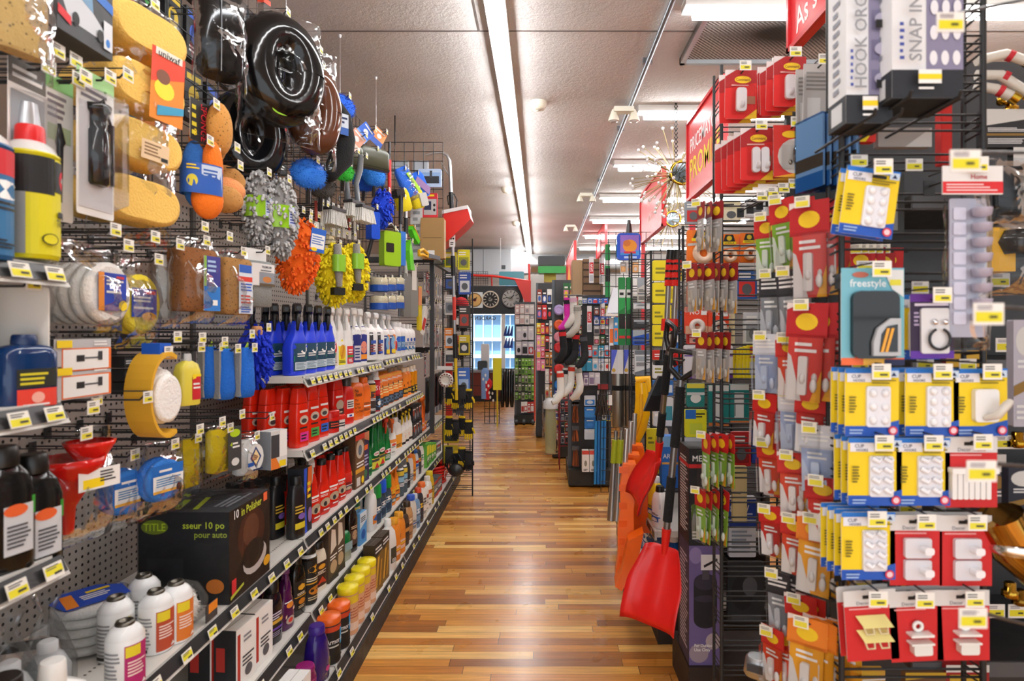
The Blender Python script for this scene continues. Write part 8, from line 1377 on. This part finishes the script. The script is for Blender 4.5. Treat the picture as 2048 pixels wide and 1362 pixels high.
for i,px in enumerate((1033,1048,1066)):tag(ob('caster',MB().tube([(-.02,0,.05),(.02,0,.05)],.05,M('#1a1a1c','p'),12)),('left','middle','right')[i]+' black caster under the rolling stand','caster').location=(at(px,0,Y=9.72).x,9.72,0)
stand(1072,1116,566,8.7,.4,'dark display stand with a red foot beside the rolling stand',col='#2c2a2c')
fill(1074,578,1114,640,8.64,4,2,PAL,'top of the red-footed stand')
fill(1073,645,1090,742,8.6,2,4,['#e08aa8','#e89ab4','#d8c42a','#d0402c','#f0e04a'],'pink and yellow things on the red-footed stand')
fill(1090,640,1116,800,8.6,3,5,['#c9c6c2','#d88a3a','#a87a3a','#1e1f22','#b02a2a','#e6e3df'],'mixed goods on the red-footed stand')
tag(ob('red_board',boxpx(1068,700,1071,842,8.62,.1,M('#b83420','p'))),'red upright board between the two display stands','board')
stand(1104,1150,560,7.3,.35,'narrow display stand with round red and orange lids',col='#3a3a3c')
for i,(py,c,n)in enumerate(((650,'#e8622a','orange'),(674,'#d88a9a','pink'),(695,'#c8262a','red'),(738,'#d0302c','deep red'),(770,'#2a7ac8','blue'),(620,'#b9a4dc','lilac'))):
 tag(ob('funnel',MB().lathe([(.012,-.06),(.02,-.03),(.06,.02),(.064,.025),(.03,.01)],M(c,'p'),14)),n+' round lid on the narrow display stand','lid');o=COL.objects[-1];o.location=at(1118,py,Y=7.2);o.rotation_euler=(PI/2,0,0)
fill(1126,566,1150,640,7.25,2,2,PAL,'upper part of the narrow stand');fill(1108,776,1148,880,7.25,3,4,PAL,'lower part of the narrow stand')
place('vacuum_bag',[('tool',MB().body([(0,.12,.12),(.3,.14,.12),(.55,.1,.1),(.62,.05,.05)],M('#b9b88a','p'),2.4)),('bag',pillow(.2,.68,.17,91,header=.0)),('top_cap',MB().lathe([(.085,.5),(.08,.58),(.03,.62)],M('#e4e4e2','p'),14))],at(1101,905,Y=6.9),'clear bagged tool standing at the corner of the aisle','bagged tool')
COL.objects[-2].location.z+=.0
for o in[x for x in COL.objects if x.name.startswith('vacuum_bag')]:
 for ch in o.children:
  if ch.name.startswith('bag'):ch.location.z=.66
tag(ob('boot',MB().prism([(-.06,0),(.08,0),(.08,.05),(.02,.09),(.02,.3),(-.05,.3)],-.045,.045,M('#141416','p'))),'black boot at the corner of the narrow stand','boot').location=at(1080,866,Y=8.3)
fr2=M('#7a1c1c','k');m=MB()
for px in(1119,1147):
 for dy in(0,.25):m.tube([(at(px,0,Y=6.6).x,6.6+dy,0),(at(px,0,Y=6.6).x,6.6+dy,at(0,796,Y=6.6).z)],.008,fr2,6)
for py in(798,816,842,870,892):m.tube([at(1119,py,Y=6.6),at(1147,py,Y=6.6),at(1147,py,Y=6.6)+Vector((0,.25,0)),at(1119,py,Y=6.6)+Vector((0,.25,0)),at(1119,py,Y=6.6)],.006,fr2,5)
tag(ob('wire_basket',m),'dark red wire stand before the narrow stand','wire stand');fill(1121,802,1146,888,6.7,3,4,['#1e1f22','#2c2e33','#8a8d92','#b83a2a','#3a3c42'],'dark red wire stand')
Yg=5.98
stand(1136,1222,590,Yg,.5,'dark end display with copper brushes and blue sticks',.17,'#2b2a2a')
fill(1140,594,1164,690,Yg-.02,3,5,PAL,'left column of the end display');fill(1187,612,1222,690,Yg-.02,3,4,PAL,'right column of the end display');fill(1194,780,1221,842,Yg-.02,3,3,PAL,'lower right of the end display');fill(1138,690,1160,800,Yg-.02,3,5,PAL,'lower left of the end display')
tag(ob('cardboard_box',boxpx(1145,520,1165,590,Yg+.1,.3,M('#a88a66','m'))),'tall plain cardboard box on the end display','carton')
sl=boxpx(1166,518,1206,590,Yg+.12,.3,M('#7d5f44','m'))
for i in range(5):v=at(1166,524+14*i,Y=Yg+.118);sl.box(v.x+.005,Yg+.112,v.z-.012,at(1205,0,Y=Yg).x,Yg+.12,v.z,M('#3c2c20','m'))
tag(ob('drawer_chest',sl),'brown slatted chest on the end display','chest')
for i,px in enumerate((1178,1199,1174,1200)):
 y0=(514,516,612,606)[i];pin('blade_card',px,y0,px+9,y0+52,Yg-.05,'#e4e2e2',[('r',.05,.36,.95,.78,Pm('#cf1f2a')),('t','FELCO' if 0 else 'SAW',.5,.58,.1,WH,.6,PI/2),('r',.1,.06,.9,.3,Pm('#b8b9bc'))],['upper left','upper right','lower left','lower right'][i]+' red and white tool card of the end display','tool card')
fill(1164,596,1216,608,Yg-.03,5,1,['#b9bcc0','#c83a3a','#3a6ac0'],'top shelf of the end display');fill(1160,690,1220,742,Yg-.03,5,2,['#d8d4d2','#c82a24','#9a9da2','#b8c4d8','#3aa0c8'],'middle of the end display');fill(1166,744,1200,772,Yg-.03,3,1,['#d8d4dc','#8a7a9a','#c8c4cc'],'lilac packs of the end display');fill(1168,790,1192,880,Yg-.03,1,4,['#2a7ac8','#3a8ad8','#dfe6ee'],'blue and white cards of the end display')
for i in range(2):pin('carton',1163+15*i,898,1177+15*i,940,Yg-.1,'#e6e2dc',[('r',0,.82,1,1,Pm('#d84a3a')),('e',.5,.4,.2,.14,Pm('#8a8478')),('l',.2,.05,.8,.16,2,BK)],('left','right')[i]+' white and red carton on the end display base','carton',dep=.08)
for i in range(4):tag(ob('snow_stick',MB().tube([at(1192+6*i,842,Y=Yg-.2),at(1190+6*i,968,Y=Yg-.2)],.013,M('#1f6fb4' if i%2 else '#2a86c8','p'),8)),ORD[i]+' blue stick from the left leaning on the end display','stick')
def copper(px,py0,py1,lb):
 a,b=at(px,py0,Y=Yg-.25),at(px,py1,Y=Yg-.25);r=R;m=MB()
 for i in range(26):q=r.uniform(-.03,.03);m.tube([(q*.5,r.uniform(-.02,.02),0),(q,r.uniform(-.03,.03),b.z-a.z)],.004,M(r.choice(['#8a4420','#a85a2a','#5a2c18']),'f'),4)
 place('copper_brush',[('bristles',m),('collar',MB().box(-.03,-.02,-.01,.03,.02,.03,M('#3a3c40','p')))],a,lb,'brush')
for i,(a,b)in enumerate(((806,840),(858,882),(898,932))):copper(1151,a,b,('upper','middle','lower')[i]+' copper bristle brush hanging at the corner of the end display')
copper(1151,810,845,'amber bottle brush behind the upper copper brush')
bm_=MB()
for i in range(30):bm_.tube([(R.uniform(-.03,.03),R.uniform(-.02,.02),0),(R.uniform(-.08,.08),R.uniform(-.04,.04),-.26)],.005,M(R.choice(['#4a3f3a','#5c5048','#37302c']),'f'),4)
place('broom_head',[('bristles',bm_),('block',MB().box(-.05,-.03,-.01,.05,.03,.04,M('#8a2a2a','p'))),('swing_card',MB().box(.04,-.06,-.16,.12,-.055,-.06,WH))],at(1206,776,Y=5.86),'grey broom head with white card hanging over the blue sticks','broom')
def sock(c1,c2,L=.3):return freeze([('leg',MB().body([(-L*.62,.075,.04),(-L*.3,.07,.035),(0,.065,.03)],M(c1,'f'),2.4)),('foot',MB().tube([(0,0,-L*.6),(-.01,-.01,-L*.75),(-.06,-.02,-L*.95),(-.1,-.02,-L)],[.036,.04,.036,.024],M(c1,'f'),10)),('cuff',MB().body([(-.06,.074,.04),(-.02,.074,.04)],M(c2,'f'),2.4))])
SK=[(1134,596,'#c82a9a','#1e1a22','magenta and black sock'),(1146,592,'#d8d4cc','#c9a0b4','pale grey sock with pink cuff'),(1155,610,'#b9b6ae','#8a8880','grey sock'),(1124,660,'#1b1b1e','#c8282a','black sock with red cuff, left'),(1138,664,'#19191c','#e6e3de','black sock with white cuff'),(1152,666,'#1c1c20','#c8282a','black sock with red cuff, right'),(1166,670,'#202024','#4a4a50','plain black sock'),(1120,742,'#e4e2dc','#c83a2a','white work sock with red cuff, left'),(1132,736,'#eae8e2','#2a2a30','white work sock with black cuff'),(1144,730,'#e2e0da','#c83a2a','white work sock with red cuff, right'),(1156,734,'#dcdad4','#9a9890','pale work sock')]
for i,(px,py,c1,c2,lb)in enumerate(SK):place('sock',sock(c1,c2),at(px,py,Y=5.72-.03*(i%4)),lb+' hanging over the aisle','sock',None,R.uniform(-.5,.3),R.uniform(-.15,.15),sc=.95)
tag(ob('metal_rod',MB().tube([(at(1160,590,Y=5.7).x+.1,5.98,at(1160,590,Y=5.7).z),(at(1160,590,Y=5.7).x,5.72,at(1160,590,Y=5.7).z),(at(1128,590,Y=5.7).x,5.7,at(1160,590,Y=5.7).z)],.006,M('#8a8d90','s'),6)),'thin metal arm above the hanging socks','rod')
for i,(a,b,c,d,col,lb)in enumerate(((1076,532,1132,546,'#1d8a34','green board'),(1076,512,1130,530,'#1b1c1e','black bundle'),(1088,548,1112,564,'#e0c81c','yellow pack'),(1102,520,1118,530,'#e8d22a','yellow ring pack'))):tag(ob('top_stock',boxpx(a,b,c,d,8.75+.1*i,.25,M(col,'p'),.02)),lb+' stored on top of the red-footed stand','stock')
bs=boxpx(1234,466,1281,520,5.6,.06,M('#1c4fc0','g'),.03)
place('plastic_sled',[('body',bs),('picture',MB().art([('r',.14,.18,.94,.92,Pm('#8a6ac8')),('e',.55,.52,.3,.24,Pm('#e0942a')),('e',.42,.62,.16,.12,Pm('#c8702a')),('p',[(.14,.18),(.94,.18),(.94,.36),(.14,.26)],Pm('#3a8ad0')),('r',.3,.24,.8,.32,Pm('#d0303a')),('r',.3,.06,.84,.14,Pm('#a9c4ec'))],flat(at(1234,0,Y=5.6).x,at(0,520,Y=5.6).z,at(1281,0,Y=5.6).x,at(0,466,Y=5.6).z,5.6),.21,.25)),('hanger',MB().tube([at(1258,466,Y=5.62),at(1258,440,Y=5.62)],[.03,.016],M('#2c2d2f','p'),10))],(0,0,0),'blue plastic sled with colourful picture high on the right','sled')
rk5=grid_panel(.56,2.42,.07,.1,.003);place('wire_rack',[('wires',rk5)],(at(1262,0,Y=5.68).x,5.68,0),'wire grid holding the blue sled','wire rack')
fill(1240,524,1276,548,5.685,3,1,['#d8a46a','#c89058','#b9b4ae'],'cardboard packs under the blue sled')
iron=MB().loft([[tuple(at(1217,626,Y=5.6)+Vector((x,y,0)))for x,y in((-.02,-.04),(.1,-.05),(.1,.05),(-.02,.04))],[tuple(at(1228,576,Y=5.6)+Vector((x,y,0)))for x,y in((-.01,-.02),(.03,-.02),(.03,.02),(-.01,.02))]],M('#dfe3ea','p'),True,False)
tag(ob('steam_iron',iron),'white and blue iron-shaped pack left of the green wiper boxes','iron');
tag(ob('small_ledge',boxpx(1212,627,1238,632,5.5,.175,GREY)),'short pale shelf under the white iron-shaped pack','shelf board')
fill(1218,634,1236,694,5.685,2,1,['#2a8ac8','#e8702a','#3a9ad8','#dfe6ee'],'blue and orange packs under the iron')
for i,(x,y,z)in enumerate(((1.15,7.9,1.95),(1.6,9.4,2.0),(1.0,11.2,2.0))):tag(ob('shelf_unit',MB().box(x,y,0,x+2.6,y+.9,z,M('#55504c','w')).box(x-.02,y-.02,z,x+2.62,y+.92,z+.03,M('#b9b6b0','w'))),('nearest','middle','farthest')[i]+' far gondola seen above the right racks','shelving')
fill(1200,602,1262,660,7.88,6,2,PAL,'far gondola behind the sled');fill(1120,590,1160,640,9.3,4,2,PAL,'farthest gondola on the right')
for i in range(5):place('carton',carton(.2,.3,.34+.03*(i%3),'#6a6a70',lab(['#3a5aa8','#c9c6c2','#2f3a44','#b8342c','#d8d4ce','#1f6a8a','#8a7a5a'][i],'#d8d4ce','#3a3a40',seed=140+i)),(.92,(3.06,3.28,3.72,3.94,4.37,0,0)[i],.541),ORD[i]+' carton from the near end at the back of the low unit','carton',rz=RIGHT)
